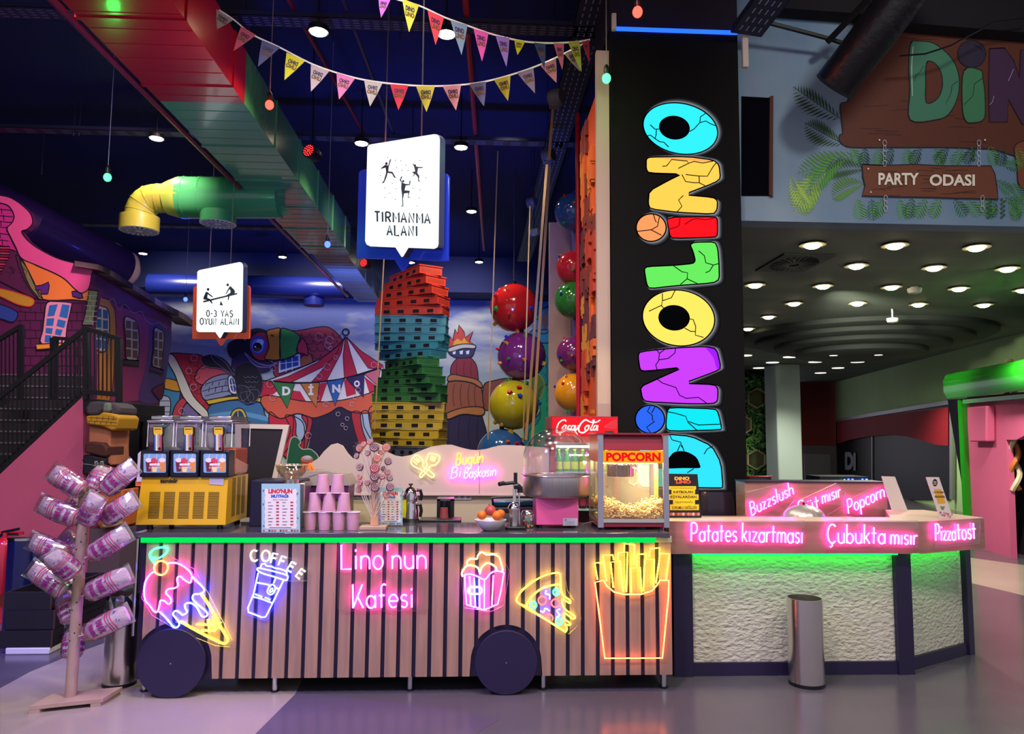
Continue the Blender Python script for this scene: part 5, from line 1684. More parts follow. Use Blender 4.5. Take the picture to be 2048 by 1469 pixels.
# =================== climbing hall ===================
YT = 14.0
tw = thing('climbing_tower', 'twisted climbing tower of stacked red, teal, green and yellow slotted blocks', 'climbing tower', (at(821, 800, YT).x, YT, 0))
cxT = at(821, 800, YT).x
yy_ = [150, 212, 275, 337, 402, 466, 528, 590, 647, 702, 765, 822, 884, 945, 1005, 1066, 1128, 1190, 1250, 1312, 1370, 1440]
ang = [60, 49, 38, 26, 15, 3, 5, 11, 24, 40, 58, 50, 40, 27, 14, 2, 5, 8, 17, 30, 52]
cols = ['d8402a']*5+['3f8c8c']*5+['3a7c3c']*5+['d0b02c']*5+['6a7088']
k = 0
xoff = [510, 505, 500, 497, 495, 495, 495, 500, 495, 500, 495, 495, 495, 492, 490, 490, 492, 490, 488, 492, 485]
for i in range(21):
    z1 = at(821, 500+(yy_[i]+8)/3.498, YT).z
    z0 = at(821, 500+(yy_[i+1]+2)/3.498, YT).z
    a = math.radians(-ang[i])
    cx_ = at(680+xoff[i]/3.498, 800, YT).x
    M = Matrix.Translation((cx_, YT, 0)) @ Matrix.Rotation(a, 4, 'Z')
    L_, D_ = 1.33, .46
    mb = MB().box(-L_/2, L_/2, -D_/2, D_/2, z0, z1-.012, 0, M)
    mb.box(-L_/2-.012, L_/2+.012, -D_/2-.012, D_/2+.012, z1-.014, z1+.008, 0, M)
    zm, hh = (z0+z1)/2-.015, .034
    for q in (-.43, -.15, .15, .43):
        mb.box(q-.06, q+.06, -D_/2-.002, -D_/2+.02, zm-hh, zm+hh, 1, M)
        mb.box(q-.07, q+.07, -D_/2-.018, -D_/2, zm-hh-.018, zm-hh, 0, M)
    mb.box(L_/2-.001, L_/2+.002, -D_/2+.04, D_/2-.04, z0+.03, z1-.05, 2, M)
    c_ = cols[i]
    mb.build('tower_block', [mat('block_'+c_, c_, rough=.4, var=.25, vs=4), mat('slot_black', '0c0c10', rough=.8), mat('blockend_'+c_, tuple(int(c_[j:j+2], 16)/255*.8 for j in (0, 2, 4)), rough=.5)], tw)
MB().box(cxT-.35, cxT+.35, YT-.2, YT+.2, 0, at(821, 911, YT).z).build('tower_foot', mat('tower_grey', '4a4e60', rough=.7), tw)
MB().tube([(cxT, YT, at(821, 545, YT).z), (cxT, YT, HH)], .01, n=5).build('tower_cable', m_chr, tw)

hold_m = [mat('hold_'+c, c, rough=.4) for c in ('e0b020', '2c9a38', 'd8302c', '2038b8', 'e87a28')]


def holds(c, r, n, seed, parent, half=None, sq=None):
    rg = random.Random(seed)
    cnt = 0
    for i in range(60):
        if cnt >= n:
            break
        v = Vector((rg.uniform(-1, 1), rg.uniform(-1, .2), rg.uniform(-.9, .9)))
        if v.length < .3:
            continue
        v.normalize()
        if half is not None and v.x > -.1:
            continue
        p = c+v*r
        q = v.to_track_quat('Z', 'Y').to_matrix()
        mb = MB()
        s_ = rg.uniform(.035, .055)*r/.43
        vs = []
        for j in range(5):
            a_ = 2*PI*j/5+rg.uniform(-.3, .3)
            vs.append((math.cos(a_)*s_*rg.uniform(.8, 1.3), math.sin(a_)*s_*rg.uniform(.8, 1.3)))
        bot_ = [p+q @ Vector((x, y, -.02)) for x, y in vs]
        top_ = [p+q @ Vector((x*.55, y*.55, .05*r/.43)) for x, y in vs]
        mb.add(bot_+top_, [tuple(range(5, 10))]+[(j, (j+1) % 5, 5+(j+1) % 5, 5+j) for j in range(5)])
        mb.build('climbing_hold', hold_m[(seed+cnt) % 5], parent)
        cnt += 1


YS = 13.0
for i, (px, py, r, c_, lab) in enumerate(((1028, 616, 49, 'c41f1c', 'big glossy red climbing ball, topmost of the hanging ball column'), (1043, 713, 49, '7a2a6e', 'big glossy purple climbing ball between the red and yellow ones'), (1028, 810, 50, 'c8b81e', 'big glossy yellow climbing ball below the purple one'), (1003, 907, 49, '2e5f9c', 'big blue climbing ball mostly hidden behind the wavy board'))):
    c = at(px, py, YS)
    rr = r*YS/FPX
    t = thing('climbing_ball', lab, 'climbing ball', c, 'big climbing balls')
    MB().ball(c, rr, 40, M=Matrix.Rotation(.4, 3, 'Y')).build('ball_shell', mat('ball_'+c_, c_, rough=.12, coat=.6), t, smooth=180)
    MB().tube([c+Vector((0, 0, rr-.02)), Vector((c.x, c.y, c.z+rr+.05))], .04, n=8).build('ball_joint', m_black, t)
    holds(c, rr, 9, 31+i*7, t)
tag(MB().tube([at(1028, 560, YS), (at(1028, 560, YS).x, YS, HH)], .012, n=6).build('ball_hanger', m_chr), 'thin steel rod holding the big climbing balls', 'rod')
YH = 9.0
XH = at(1150, 700, YH).x
for i, (cy, r, c_, lab) in enumerate(((425, 40, '2c56a8', 'blue half ball hold, topmost on the narrow climbing mast'), (537, 37, 'c2243c', 'red half ball hold on the narrow climbing mast'), (601, 40, '2c7a34', 'green half ball hold between the red and purple ones'), (708, 36, '6e2468', 'purple half ball hold on the narrow climbing mast'), (786, 40, 'e0951c', 'orange half ball hold, lowest on the narrow climbing mast'))):
    c = at(1150, cy, YH)
    rr = r*YH/FPX
    t = thing('half_ball_hold', lab, 'climbing half ball', c, 'half balls on the climbing mast')
    prof = [(rr*math.cos(a)+.0001, rr*math.sin(a)*1.05) for a in [PI/2*k/10 for k in range(11)]]
    MB().lathe(c, prof, n=36, axis=(-1, -.12, 0)).build('half_shell', mat('ball_'+c_, c_, rough=.12, coat=.6), t, smooth=50)
    MB().lathe(c, [(rr*1.02, -.012), (rr*1.02, .006)], n=36, axis=(-1, -.12, 0)).build('shell_rim', mat('dark_rim', '2a2030', rough=.5), t)
    holds(c, rr*1.02, 4, 51+i*5, t, half=True)
mast = thing('climbing_mast', 'narrow cream and violet climbing mast carrying the half balls', 'climbing mast', (XH+.07, YH, 0))
MB().box(XH+.005, XH+.09, YH-.1, YH+.45, 0, at(1150, 380, YH).z).build('mast_panel', mat('violet_mast', '4a3a8c', rough=.5), mast)
MB().box(at(1098, 700, YH+.5).x, XH+.1, YH+.5, YH+.55, 0, at(1110, 445, YH+.5).z).build('back_board', mat('pinkish_cream_board', 'b99a96', rough=.6, var=.3, vs=3), mast)
MB().tube([at(1158, 860, YH-.5), at(1156, 228, YH-.5)], .032, n=10).build('red_pole', mat('red_pole', 'c01c34', rough=.3), mast)
# puzzle climbing wall
XW = at(1197, 600, YC+.12).x-.005
pz = thing('puzzle_climbing_wall', 'tall orange and red jigsaw relief climbing wall beside the cream board', 'climbing wall', (XW, 7.0, 0))
y0_, y1_ = 6.35, onX(1166, 500, XW).y
zt2 = at(1190, 185, y0_).z
MB().box(XW, XW+.06, y0_, y1_, 0, zt2).build('wall_panel', mat('orange_panel', 'd8541c', rough=.5, var=.6, vs=2, col2='a8301a'), pz)
rg = random.Random(5)
pc = ['7a2a20', 'c8861c', 'b83a1c', '5a2430', 'd8601c']
for i in range(46):
    y = rg.uniform(y0_, y1_-.15)
    z = rg.uniform(1.4, zt2-.3)
    w_, h_ = rg.uniform(.1, .25), rg.uniform(.15, .5)
    pts = []
    x_, z_ = y, z
    for (u, v) in ((0, 0), (.5, 0), (.5, -.2), (.7, -.2), (.7, 0), (1, 0), (1, .4), (1.2, .4), (1.2, .6), (1, .6), (1, 1), (.6, 1), (.6, .8), (.4, .8), (.4, 1), (0, 1), (0, .55), (.15, .55), (.15, .35), (0, .35)):
        pts.append((XW, y+u*w_, z+v*h_))
    MB().prism(pts, (-rg.uniform(.015, .04), 0, 0)).build('puzzle_piece', mat('puzzle_'+pc[i % 5], pc[i % 5], rough=.5), pz)
# auto belays and straps
for i, (x, y, Y, lab) in enumerate(((1110, 197, 7.8, 'grey belay winder box hanging highest beside the cable ladder'), (1095, 312, 9.5, 'grey belay winder box below the highest one'), (1062, 405, 12, 'small grey belay winder on its hook'), (1068, 465, 12, 'lowest belay pulley above the climbing balls'))):
    c = at(x, y, Y)
    s_ = Y/FPX
    t = thing('belay_device', lab, 'belay device', c, 'belay devices with straps')
    w_ = (14, 11, 8, 6)[i]*s_
    MB().lathe(c, [(w_*1.25, -.05), (w_*1.35, -.02), (w_*1.35, .06), (w_*1.1, .09)], n=18, axis=(.8, -.6, 0)).build('winder_drum', mat('grey_plastic', '5c5c68', rough=.45), t)
    MB().cbox(c+Vector((0, 0, -w_*.2)), (w_*1.6, .1, w_*2.4)).build('winder_body', mat('grey_plastic'), t, bevel=.008)
    MB().tube([c+Vector((0, 0, w_)), Vector((c.x, c.y, min(HH, c.z+(HH-c.z))))], .008, n=5).build('hook', m_chr, t)
m_st = mat('tan_strap', 'b8905c', rough=.7)
for (x0, y0, x1, y1, Y, w_, lab) in ((1106, 212, 1098, 320, 8.4, .03, 'upper tan belay strap between the two winder boxes'), (1094, 325, 1052, 880, 10.0, .035, 'broad tan belay strap passing in front of the climbing balls'), (1100, 320, 1064, 890, 9.6, .035, 'tan belay strap closest to the half balls'), (1060, 412, 1046, 885, 11.5, .02, 'slim tan belay strap over the purple climbing ball'), (993, 590, 976, 880, 12.2, .02, 'slim tan rope left of the yellow climbing ball'), (768, 518, 749, 860, 12.8, .02, 'slim tan rope hanging in front of the block tower')):
    a, b_ = at(x0, y0, Y), at(x1, y1, Y)
    if '590' == str(y0) or y0 == 518:
        a = Vector((a.x, a.y, HH)) if y0 == 590 else a
    tag(MB().prism([a+Vector((-w_/2, 0, 0)), a+Vector((w_/2, 0, 0)), b_+Vector((w_/2, 0, 0)), b_+Vector((-w_/2, 0, 0))], (0, .004, 0)).build('belay_strap', m_st), lab.replace(' left of', ' beside'), 'strap')
# =================== things on and behind the counter ===================
m_wh = mat('white_plastic', 'd8d8d4', rough=.4)
m_cl = clear('clear_tub', 'f4f0fa', tr=.9)
m_yel = mat('yellow_enamel', 'd9a916', rough=.35, coat=.3)
m_navy2 = mat('navy_black_panel', '0d1022', rough=.3)
m_slot = mat('dark_slot', '3a2c08', rough=.8)


def bx(px0, px1, Y, yt, yb_, dep, o=0):
    """box bounds from the picture rectangle of its front face"""
    a, b_ = at(px0, yb_, Y), at(px1, yt, Y)
    return a.x, b_.x, Y, Y+dep, a.z, b_.z


# slush machine
YM = 4.86
sx0, sx1 = at(281, 1010, YM).x, at(454, 1010, YM).x
z0 = zc+.03
z1 = at(370, 955, YM).z
sl = thing('slush_machine', 'yellow three-tub slush machine with black tap panels on the counter end', 'slush machine', ((sx0+sx1)/2, YM+.2, zc))
wf = .018
mb = MB().add([(sx0-wf, YM-.015, z0), (sx1, YM-.015, z0), (sx1, YM+.42, z0), (sx0-wf, YM+.42, z0), (sx0, YM, z1), (sx1, YM, z1), (sx1, YM+.42, z1), (sx0, YM+.42, z1)], [(0, 1, 2, 3), (4, 5, 6, 7), (0, 1, 5, 4), (1, 2, 6, 5), (2, 3, 7, 6), (3, 0, 4, 7)])
for c_ in range(5):
    for r_ in range(24):
        x = sx0+.055+c_*(sx1-sx0-.08)/5+.0
        z = z0+.04+r_*(z1-z0-.13)/24
        y = YM-.015+.015*(z-z0)/(z1-z0)-.0015
        mb.box(x, x+.068, y, y+.002, z, z+.0035, 1)
for c_ in range(3):
    for r_ in range(36):
        y = YM+.09+c_*.1
        z = z0+.04+r_*.007
        mb.box(sx1, sx1+.0015, y, y+.07, z, z+.003, 1)
bd_ = mb.build('body', [m_yel, m_slot], sl, bevel=.002)
mb = MB()
textmb('samixir', pquad(321, 958, 356, 966, YM-.004), mb, bold=.04)
mb.build('maker_lettering', m_black, bd_)
MB().prism([at(x, y, YM-.006) for x, y in ((419, 954), (448, 955), (447, 971), (418, 969))], (0, .002, 0)).build('paper_sticker', mat('sticker_grey', 'b4aeb8', rough=.6), bd_)
for x in (sx0+.05, sx1-.05):
    for y in (YM+.04, YM+.38):
        MB().cone((x, y, zc), (x, y, z0+.002), .02, .015, n=12).build('foot', m_black, sl)
zt3 = at(370, 901, YM-.01).z
tb = [(296, 349), (353, 407), (412, 466)]
bxs = [(281, 339), (341, 399), (401, 459)]
cupc = ['6a1830', 'c02838', 'e8a030']
for i in range(3):
    a0_, a1_ = at(bxs[i][0], 930, YM-.01).x, at(bxs[i][1], 930, YM-.01).x
    pn = MB().box(a0_, a1_-.003, YM-.02, YM+.1, z1, zt3).build('tap_panel', m_navy2, sl, bevel=.006)
    px0 = bxs[i][0]+6
    P = Paint(lambda x, y, l: at(x, y, YM-.022-.0006*l), None)
    P.fill([tuple(v) for v in rrect(px0, 908, px0+45, 946, 3)], '7aa6cc', 1, smooth=False)
    for q, (dx, c_) in enumerate(((4, '6a1830'), (31, 'd88a40'), (15, 'c8283c'))):
        P.fill([(px0+dx, 922), (px0+dx+13, 922), (px0+dx+11, 944), (px0+dx+2, 944)], c_, 2+q*.3, smooth=False)
        P.fill(ell(px0+dx+6.5, 921, 6.8, 4.5, n=12), 'e8d8e4' if q < 2 else 'd04050', 2.1+q*.3, smooth=False)
    P.fill([(px0+17, 934), (px0+28, 934), (px0+26, 945), (px0+18, 945)], 'e8d88a', 3.2, smooth=False)
    for q in (10, 25, 36):
        P.line([(px0+q, 920), (px0+q+2, 909)], 'dfe6f0', .8, 3.4, smooth=False)
    P.text('samixir', px0+12, 926, px0+34, 932, 'f4ecf0', 4, bold=.05)
    P.text('ICE SLUSH', px0+11, 934, px0+35, 938, 'd8c8d4', 4)
    P.build('cup_picture', pn)
    # clear tub
    b0, b1 = at(tb[i][0], 870, YM+.03).x, at(tb[i][1], 870, YM+.03).x
    zb_, zt4 = z1+.0, at(370, 846, YM+.05).z
    prof = [(0, .02), (.0, 1), (.02, 1)]
    w_ = b1-b0
    mb = MB()
    sec = [(YM+.10, z1+.002), (YM+.10, zt3+.0), (YM+.015, zt3+.02), (YM+.005, zt3+.09), (YM+.02, zt4), (YM+.40, zt4), (YM+.40, z1+.03), (YM+.36, z1+.002)]
    mb.prism([(b0+.003, y, z) for y, z in sec], (w_-.006, 0, 0))
    tub = mb.build('tub', m_cl, sl, bevel=.012, bseg=3)
    lid = MB().box(b0-.002, b1+.002, YM+.0, YM+.41, zt4, zt4+.018)
    lid.box(b0+.015, b1-.015, YM+.02, YM+.38, zt4+.018, zt4+.045)
    lid.build('tub_lid', clear('clear_lid', 'ece6f4', tr=.5, rough=.2), sl, bevel=.006)
    er = MB()
    for y in (YM+.02, YM+.4):
        er.tube([(b0+.003, y, zt3+.02), (b0+.003, y, zt4), (b1-.003, y, zt4), (b1-.003, y, zt3+.02)], .0036, n=5)
    er.build('tub_edge_highlight', mat('white_tub_highlight', 'f0ecf8', rough=.2), tub)  # white rods paint bright highlights along the clear tub edges
    if i == 2:
        MB().box(b0+.008, b1-.008, YM+.108, YM+.39, z1+.01, at(480, 897, YM+.2).z).build('orange_slush', mat('orange_slush', 'd9622c', rough=.3, var=.4, vs=14, col2='e88a50'), tub, bevel=.01)
    MB().cone(((b0+b1)/2, YM+.12, z1+.1), ((b0+b1)/2, YM+.36, z1+.1), .035, n=18).build('chill_drum', mat('drum_grey', 'a8a4b4', rough=.3, metal=.5) if i < 2 else mat('orange_slush'), tub)
    # tap handle
    hx = bxs[i][0]+24+ (1 if i else 0)
    P = MB().prism([at(x, y, YM-.03) for x, y in ((hx+1, 903), (hx+2, 874), (hx, 868), (hx, 856), (hx+3, 853), (hx+19, 853), (hx+22, 857), (hx+22, 868), (hx+19, 876), (hx+20, 903))], (0, .02, 0))
    hd = P.build('tap_handle', m_black, sl, bevel=.003)
    Q = Paint(lambda x, y, l: at(x, y, YM-.0305-.0006*l), None)
    Q.fill([(hx+2, 855), (hx+19, 855), (hx+20, 867), (hx+17, 872), (hx+4, 872), (hx+2, 867)], 'd8ac20', 1, smooth=False)
    Q.text('samixir', hx+4, 857, hx+18, 860, '201808', 2, bold=.03)
    for q, c_ in enumerate(('3a5a9c', 'd8d0c8', 'b8a060', '5a7aa8', 'c02838')):
        Q.fill([(hx+3+q*3.2, 871-q % 2*2), (hx+6+q*3.2, 870-q % 2*2), (hx+6.4+q*3, 902), (hx+3.4+q*3, 902)], c_, 1.5, smooth=False)
    Q.fill(ell(hx+14, 898, 3, 3, n=10), '08080c', 3, smooth=False)
    Q.build('handle_print', hd)

# dark cabinet, leaning board
a = bx(498, 600, 5.0, 962, 1052, .3)
tag(MB().box(a[0], a[1], a[2], a[3], zc, a[5]).build('dark_appliance', mat('dark_navy_appliance', '12102a', rough=.35), bevel=.006), 'dark navy box appliance between slush machine and standing menu', 'appliance')
Yb = 5.75
t = thing('framed_board', 'black board in a white frame leaning behind the slush machine', 'board', at(520, 965, Yb))
fo = [(470, 848), (578, 850), (535, 1043), (470, 1043)]
fi = [(482, 857), (566, 859), (526, 1036), (482, 1036)]
P_ = lambda q, o=0: at(q[0], q[1], Yb-o)
mb = MB()
for i in range(4):
    j = (i+1) % 4
    mb.prism([P_(fo[i]), P_(fo[j]), P_(fi[j]), P_(fi[i])], (0, .03, 0))
mb.build('frame', mat('white_frame', 'c9c0b6', rough=.5), t)
MB().prism([P_(q, -.012) for q in fi], (0, .01, 0)).build('board_panel', mat('blackboard', '1c1822', rough=.6), t)


def menu(name, lab, x0, y0, x1, y1, Y, lean=0):
    pj = lambda x, y, l=0: at(x, y, Y-.001*l+(y1-y)/(y1-y0)*.02)
    t = thing(name, lab, 'menu stand', pj((x0+x1)/2, y1))
    MB().prism([pj(x0, y0), pj(x1, y0), pj(x1, y1), pj(x0, y1)], (0, .006, 0)).build('card', mat('pale_teal_card', '8fb8bc', rough=.4), t)
    MB().box(pj(x0, y1).x, pj(x1, y1).x, Y-.005, Y+.06, zc, zc+.004).build('stand_foot', m_ac, t)
    p = Paint(pj, None)
    w_, h_ = x1-x0, y1-y0
    zz = []
    L0, L1, T0, T1 = x0+w_*.1, x1-w_*.1, y0+h_*.1, y1-h_*.08
    n = 12
    for i in range(n):
        zz += [(L0+(L1-L0)*i/n, T0+(1.4 if i % 2 else 0))]
    for i in range(n):
        zz += [(L1+(1.8 if i % 2 else 0), T0+(T1-T0)*i/n)]
    for i in range(n):
        zz += [(L1-(L1-L0)*i/n, T1)]
    for i in range(n):
        zz += [(L0-(1.8 if i % 2 else 0), T1-(T1-T0)*i/n)]
    p.fill(zz, 'd6d0c8', 1, smooth=False)
    p.text("LINO'NUN", x0+w_*.18, y0+h_*.105, x1-w_*.2, y0+h_*.2, 'c02436', 2, bold=.06)
    p.text("MUTFAĞI", x0+w_*.25, y0+h_*.2, x1-w_*.27, y0+h_*.29, '2c5aa8', 2, bold=.06)
    p.text("FİYAT TABLOSU", x0+w_*.3, y0+h_*.315, x1-w_*.32, y0+h_*.34, '4a4450', 2)
    for r_ in range(8):
        for c_ in range(2):
            xx, yy = x0+w_*(.17+c_*.37), y0+h_*(.38+r_*.065)
            p.fill([(xx, yy), (xx+w_*(.07+.02*((r_*3+c_) % 4)), yy), (xx+w_*(.07+.02*((r_*3+c_) % 4)), yy+h_*.012), (xx, yy+h_*.012)], '3c3844', 2, smooth=False)
            p.fill([(xx+w_*.21, yy-h_*.012), (xx+w_*.285, yy-h_*.012), (xx+w_*.285, yy+h_*.016), (xx+w_*.21, yy+h_*.016)], 'a02838', 2, smooth=False)
    p.fill([(x0+w_*.2, y0+h_*.89), (x0+w_*.78, y0+h_*.89), (x0+w_*.78, y0+h_*.9), (x0+w_*.2, y0+h_*.9)], '3c3844', 2, smooth=False)
    for i in range(13):
        p.fill(ell(x0+w_*(.06+i*.073), y1-h_*.04, w_*.028, w_*.028, n=8), ['9a5a60', 'd8b0a0', '5a3a48', 'b04050'][i % 4], 2, smooth=False)
    for (q, r_) in ((.05, .14), (.93, .2), (.05, .42), (.94, .7), (.06, .86)):
        p.fill(ell(x0+w_*q, y0+h_*r_, w_*.025, w_*.025, n=8), '5a6a9a', 2, smooth=False)
    p.build('menu_print', t)


menu('menu_stand', "large pale blue menu card LINO'NUN MUTFAĞI standing beside the cups", 523, 968, 600, 1066, gz(560, 1066, zc).y)
menu('menu_stand', 'smaller pale blue menu card standing behind the lollipop tree', 757, 976, 805, 1051, 5.02)

# glass bowl appliance behind the menu
Yg = 5.0
c = at(583, 961, Yg)
t = thing('glass_bowl_mixer', 'clear glass bowl on a steel appliance behind the big menu card', 'glass bowl', (c.x, c.y, zc))
MB().lathe(c, [(.02, .0), (.065, .02), (.095, .06), (.104, .1), (.1, .1), (.091, .06), (.062, .025), (.001, .006)], n=32, caps=False).build('glass_bowl', clear('bowl_glass', 'fbf4ec', tr=.93, rough=.05), t)
MB().tube([c+Vector((.104*math.cos(a), .104*math.sin(a), .1)) for a in [2*PI*k/32 for k in range(32)]], .0025, n=5, closed=True).build('bowl_rim', mat('warm_glass_rim', 'e8cfa0', rough=.1, metal=.3), t)
MB().cone(c-Vector((0, 0, .02)), c+Vector((0, 0, .004)), .05, n=20).build('bowl_base', m_steel, t)
MB().box(c.x-.05, at(611, 1000, Yg).x, Yg-.03, Yg+.16, zc, c.z-.018).build('steel_housing', m_steel, t, bevel=.006)
c = at(613, 943, 5.42)
t = thing('plush_toy', 'small orange and grey toy peeking over the glass bowl', 'toy', c)
MB().ball(c+Vector((.0, 0, .08)), .04, 16, sc=(1.1, .9, .8)).build('toy_head', mat('coral_plush', 'c8583a', rough=.8), t)
MB().ball(c+Vector((.005, -.012, .088)), .036, 14, sc=(1, .8, .7)).build('toy_cap', mat('grey_plush', '8a8280', rough=.8), t)
mb = MB()
for dx in (-.02, .0, .025, .045):
    mb.tube([c+Vector((dx*.5, -.01, .06)), c+Vector((dx, -.015, .03)), c+Vector((dx*1.3, -.01, .0))], .01, n=8)
mb.build('toy_legs', mat('orange_plush', 'e8842c', rough=.8), t)
# hooded machine
Yh = 5.3
t = thing('hooded_cooker', 'grey beige hooded cooker with violet front behind the pink cups', 'cooker', at(630, 1040, Yh))
q = [(552, 975), (556, 955), (572, 943), (655, 943), (690, 950), (701, 968), (701, 972), (552, 972)]
MB().prism([at(x, y, Yh) for x, y in q], (0, .3, 0)).build('hood', mat('greige_enamel', '9a9080', rough=.35), t, bevel=.008)
MB().prism([at(x, y, Yh+.01) for x, y in ((560, 972), (697, 972), (695, 1000), (560, 1000))], (0, .28, 0)).build('violet_front', mat('violet_front', '4a1850', rough=.4), t)
MB().prism([at(x, y, Yh+.02) for x, y in ((562, 1000), (695, 1000), (695, 1068), (562, 1068))], (0, .26, 0)).build('cooker_base', mat('olive_metal', '6a6448', rough=.4, metal=.3), t)  # plain olive metal base under the violet front

# pink cups of floss
m_floss = mat('pink_floss_cup', 'cc98aa', rough=.55, var=.35, vs=14, col2='a86a86', trans=0)
m_rim = mat('cup_rim', 'e6d4e0', rough=.25)
Yc_ = gz(650, 1062, zc).y
cup_lab = {0: ('upright pink floss cup, bottom row, ', ['beside the big menu card', 'second from the menu card', 'third from the menu card', 'beside the lollipop tree']),
           1: ('upturned pink floss cup, middle row, ', ['nearest the menu card', 'in the centre of the pyramid', 'nearest the lollipop tree']),
           2: ('upturned pink floss cup on top of the pyramid, ', ['menu card side', 'lollipop tree side'])}
s_ = Yc_/FPX
H_ = 36*s_


def cup(cx, z, inv, lab):
    c = Vector((cx, Yc_+.03, z))
    t = thing('floss_cup', lab, 'paper cup', c, 'pyramid of pink candy floss cups')
    r0, r1 = 10.3*s_, 13.3*s_
    pr = [(r0, 0), (r1, H_-.004)] if not inv else [(r1, .004), (r0, H_)]
    MB().lathe(c, pr, n=28).build('cup_body', m_floss, t, bevel=.002)
    zr = H_-.004 if not inv else .0015
    MB().tube([c+Vector(((r1+.0012)*math.cos(a), (r1+.0012)*math.sin(a), zr)) for a in [2*PI*k/28 for k in range(28)]], .0026, n=6, closed=True).build('cup_rim', m_rim, t)


for row, xs in ((0, (621.5, 650.5, 679, 707)), (1, (629.5, 658.5, 688)), (2, (645, 674.5))):
    for j, x in enumerate(xs):
        cup(at(x, 1000, Yc_+.03).x, zc+row*H_*1.0, row > 0, cup_lab[row][0]+cup_lab[row][1][j])

# lollipop tree
Yl = 4.9
c0 = gz(748, 1056, zc)
c0.y = Yl
c0 = Vector((at(748, 1054, Yl).x, Yl, zc))
tr_ = thing('lollipop_tree', 'wooden trunk stand on a square base holding wrapped swirl lollipops', 'lollipop stand', c0)
MB().box(c0.x-.085, c0.x+.085, Yl-.07, Yl+.07, zc, zc+.022).build('base_board', mat('pale_wood', 'b39a80', rough=.6, var=.3, vs=9), tr_, bevel=.003)
MB().prism([at(x, y, Yl-.012) for x, y in ((740, 1052), (757, 1052), (755, 990), (756, 940), (753, 915), (745, 915), (741, 940), (742, 1000))], (0, .024, 0)).build('trunk', mat('trunk_wood', 'c79a70', rough=.6, var=.5, vs=9, col2='a8784e', stretch=(5, 1, .6)), tr_, bevel=.003)
m_lol = mat('lollipop_brown', '5c3438', rough=.25, coat=.5)
m_lol2 = mat('lollipop_swirl', 'd4b0b0', rough=.25, coat=.5)
m_lolr = mat('lollipop_red', 'a8323a', rough=.25, coat=.5)
m_lolo = mat('lollipop_orange', 'c8642c', rough=.3, coat=.5)
m_wrap = clear('cellophane', 'ffffff', tr=.93, rough=.12)
m_stick = mat('white_stick', 'ddd2c4', rough=.5)
lol = [(1275, 180, 48, 0), (1280, 395, 50, 1), (1278, 480, 48, 0), (1127, 385, 38, 0), (1415, 325, 38, 0), (1432, 495, 34, 0), (1283, 590, 45, 0), (1435, 590, 42, 0), (1125, 548, 33, 1), (1115, 612, 34, 2), (1122, 190, 40, 2), (1395, 185, 42, 2), (1305, 290, 42, 2),
       (1225, 125, 30, 2), (1408, 435, 32, 2), (1122, 485, 30, 2), (1205, 545, 30, 1), (1280, 655, 36, 2), (1352, 480, 32, 1), (1400, 672, 34, 2), (1092, 270, 30, 0), (1205, 240, 28, 1), (1368, 400, 28, 0), (1340, 230, 30, 2), (1165, 150, 28, 2)]
kL = crop(500, 860, 5.12)
names = ['brown swirl', 'red swirl', 'orange wrapped']
for i, (x, y, r, kd) in enumerate(lol):
    (qx, qy) = kL(x, y)[0]
    off = R.uniform(-.07, -.02) if i not in (17, 22) else .02
    c = at(qx, qy, Yl+off)
    r_ = r/5.12*Yl/FPX
    rx = max(-1, min(1, (qx-748)/38))
    side = 'over the trunk' if abs(rx) < .3 else ('on the spatula-sign side' if rx > 0 else 'on the pink-cup side')
    hgt = 'high' if qy < 915 else ('low' if qy > 965 else 'middle')
    lab = names[kd]+' lollipop, '+hgt+' on the tree, '+side+(', tiny' if r < 31 else '')
    t = thing('lollipop', lab, 'lollipop', c, 'wrapped lollipops on the trunk stand')
    tail = at(746+rx*4, min(1035, qy+55+abs(rx)*20), Yl-.01)
    nrm = Vector((rx*.5, -1, .15)).normalized()
    d_ = (tail-c).normalized()
    b1_ = nrm.cross(d_).normalized()
    body = MB().lathe(c, [(r_*.9, -.006), (r_, -.003), (r_, .003), (r_*.9, .006)], n=24, axis=nrm).build('candy_disc', [m_lol, m_lolr, m_lolo][kd], t)
    sp = []
    a2 = nrm.cross(b1_)
    for k in range(40):
        th = k*.4
        rr = r_*.88*(1-k/42)
        sp.append(c+nrm*.0068+(b1_*math.cos(th)+a2*math.sin(th))*rr)
    MB().tube(sp, .0021, n=5).build('candy_swirl', m_lol2, body)
    MB().tube([c+d_*r_*.9, tail], .0022, n=5).build('stick', m_stick, t)
    wr = MB()
    pts = []
    nn = 18
    for k in range(nn):
        th = 2*PI*k/nn
        up_ = math.cos(th)
        rr = r_*(1.25+(.45 if k % 2 else .1)*(1.2 if kd == 2 else .25)*(1 if up_ < .3 else 1.4))
        pts.append(c+nrm*.009+(b1_*math.sin(th)-d_*math.cos(th))*rr)
    cen = c+nrm*.014
    wr.add([cen]+pts, [(0, 1+k, 1+(k+1) % nn) for k in range(nn)])
    wr.build('wrapper', m_wrap, t, smooth=0)

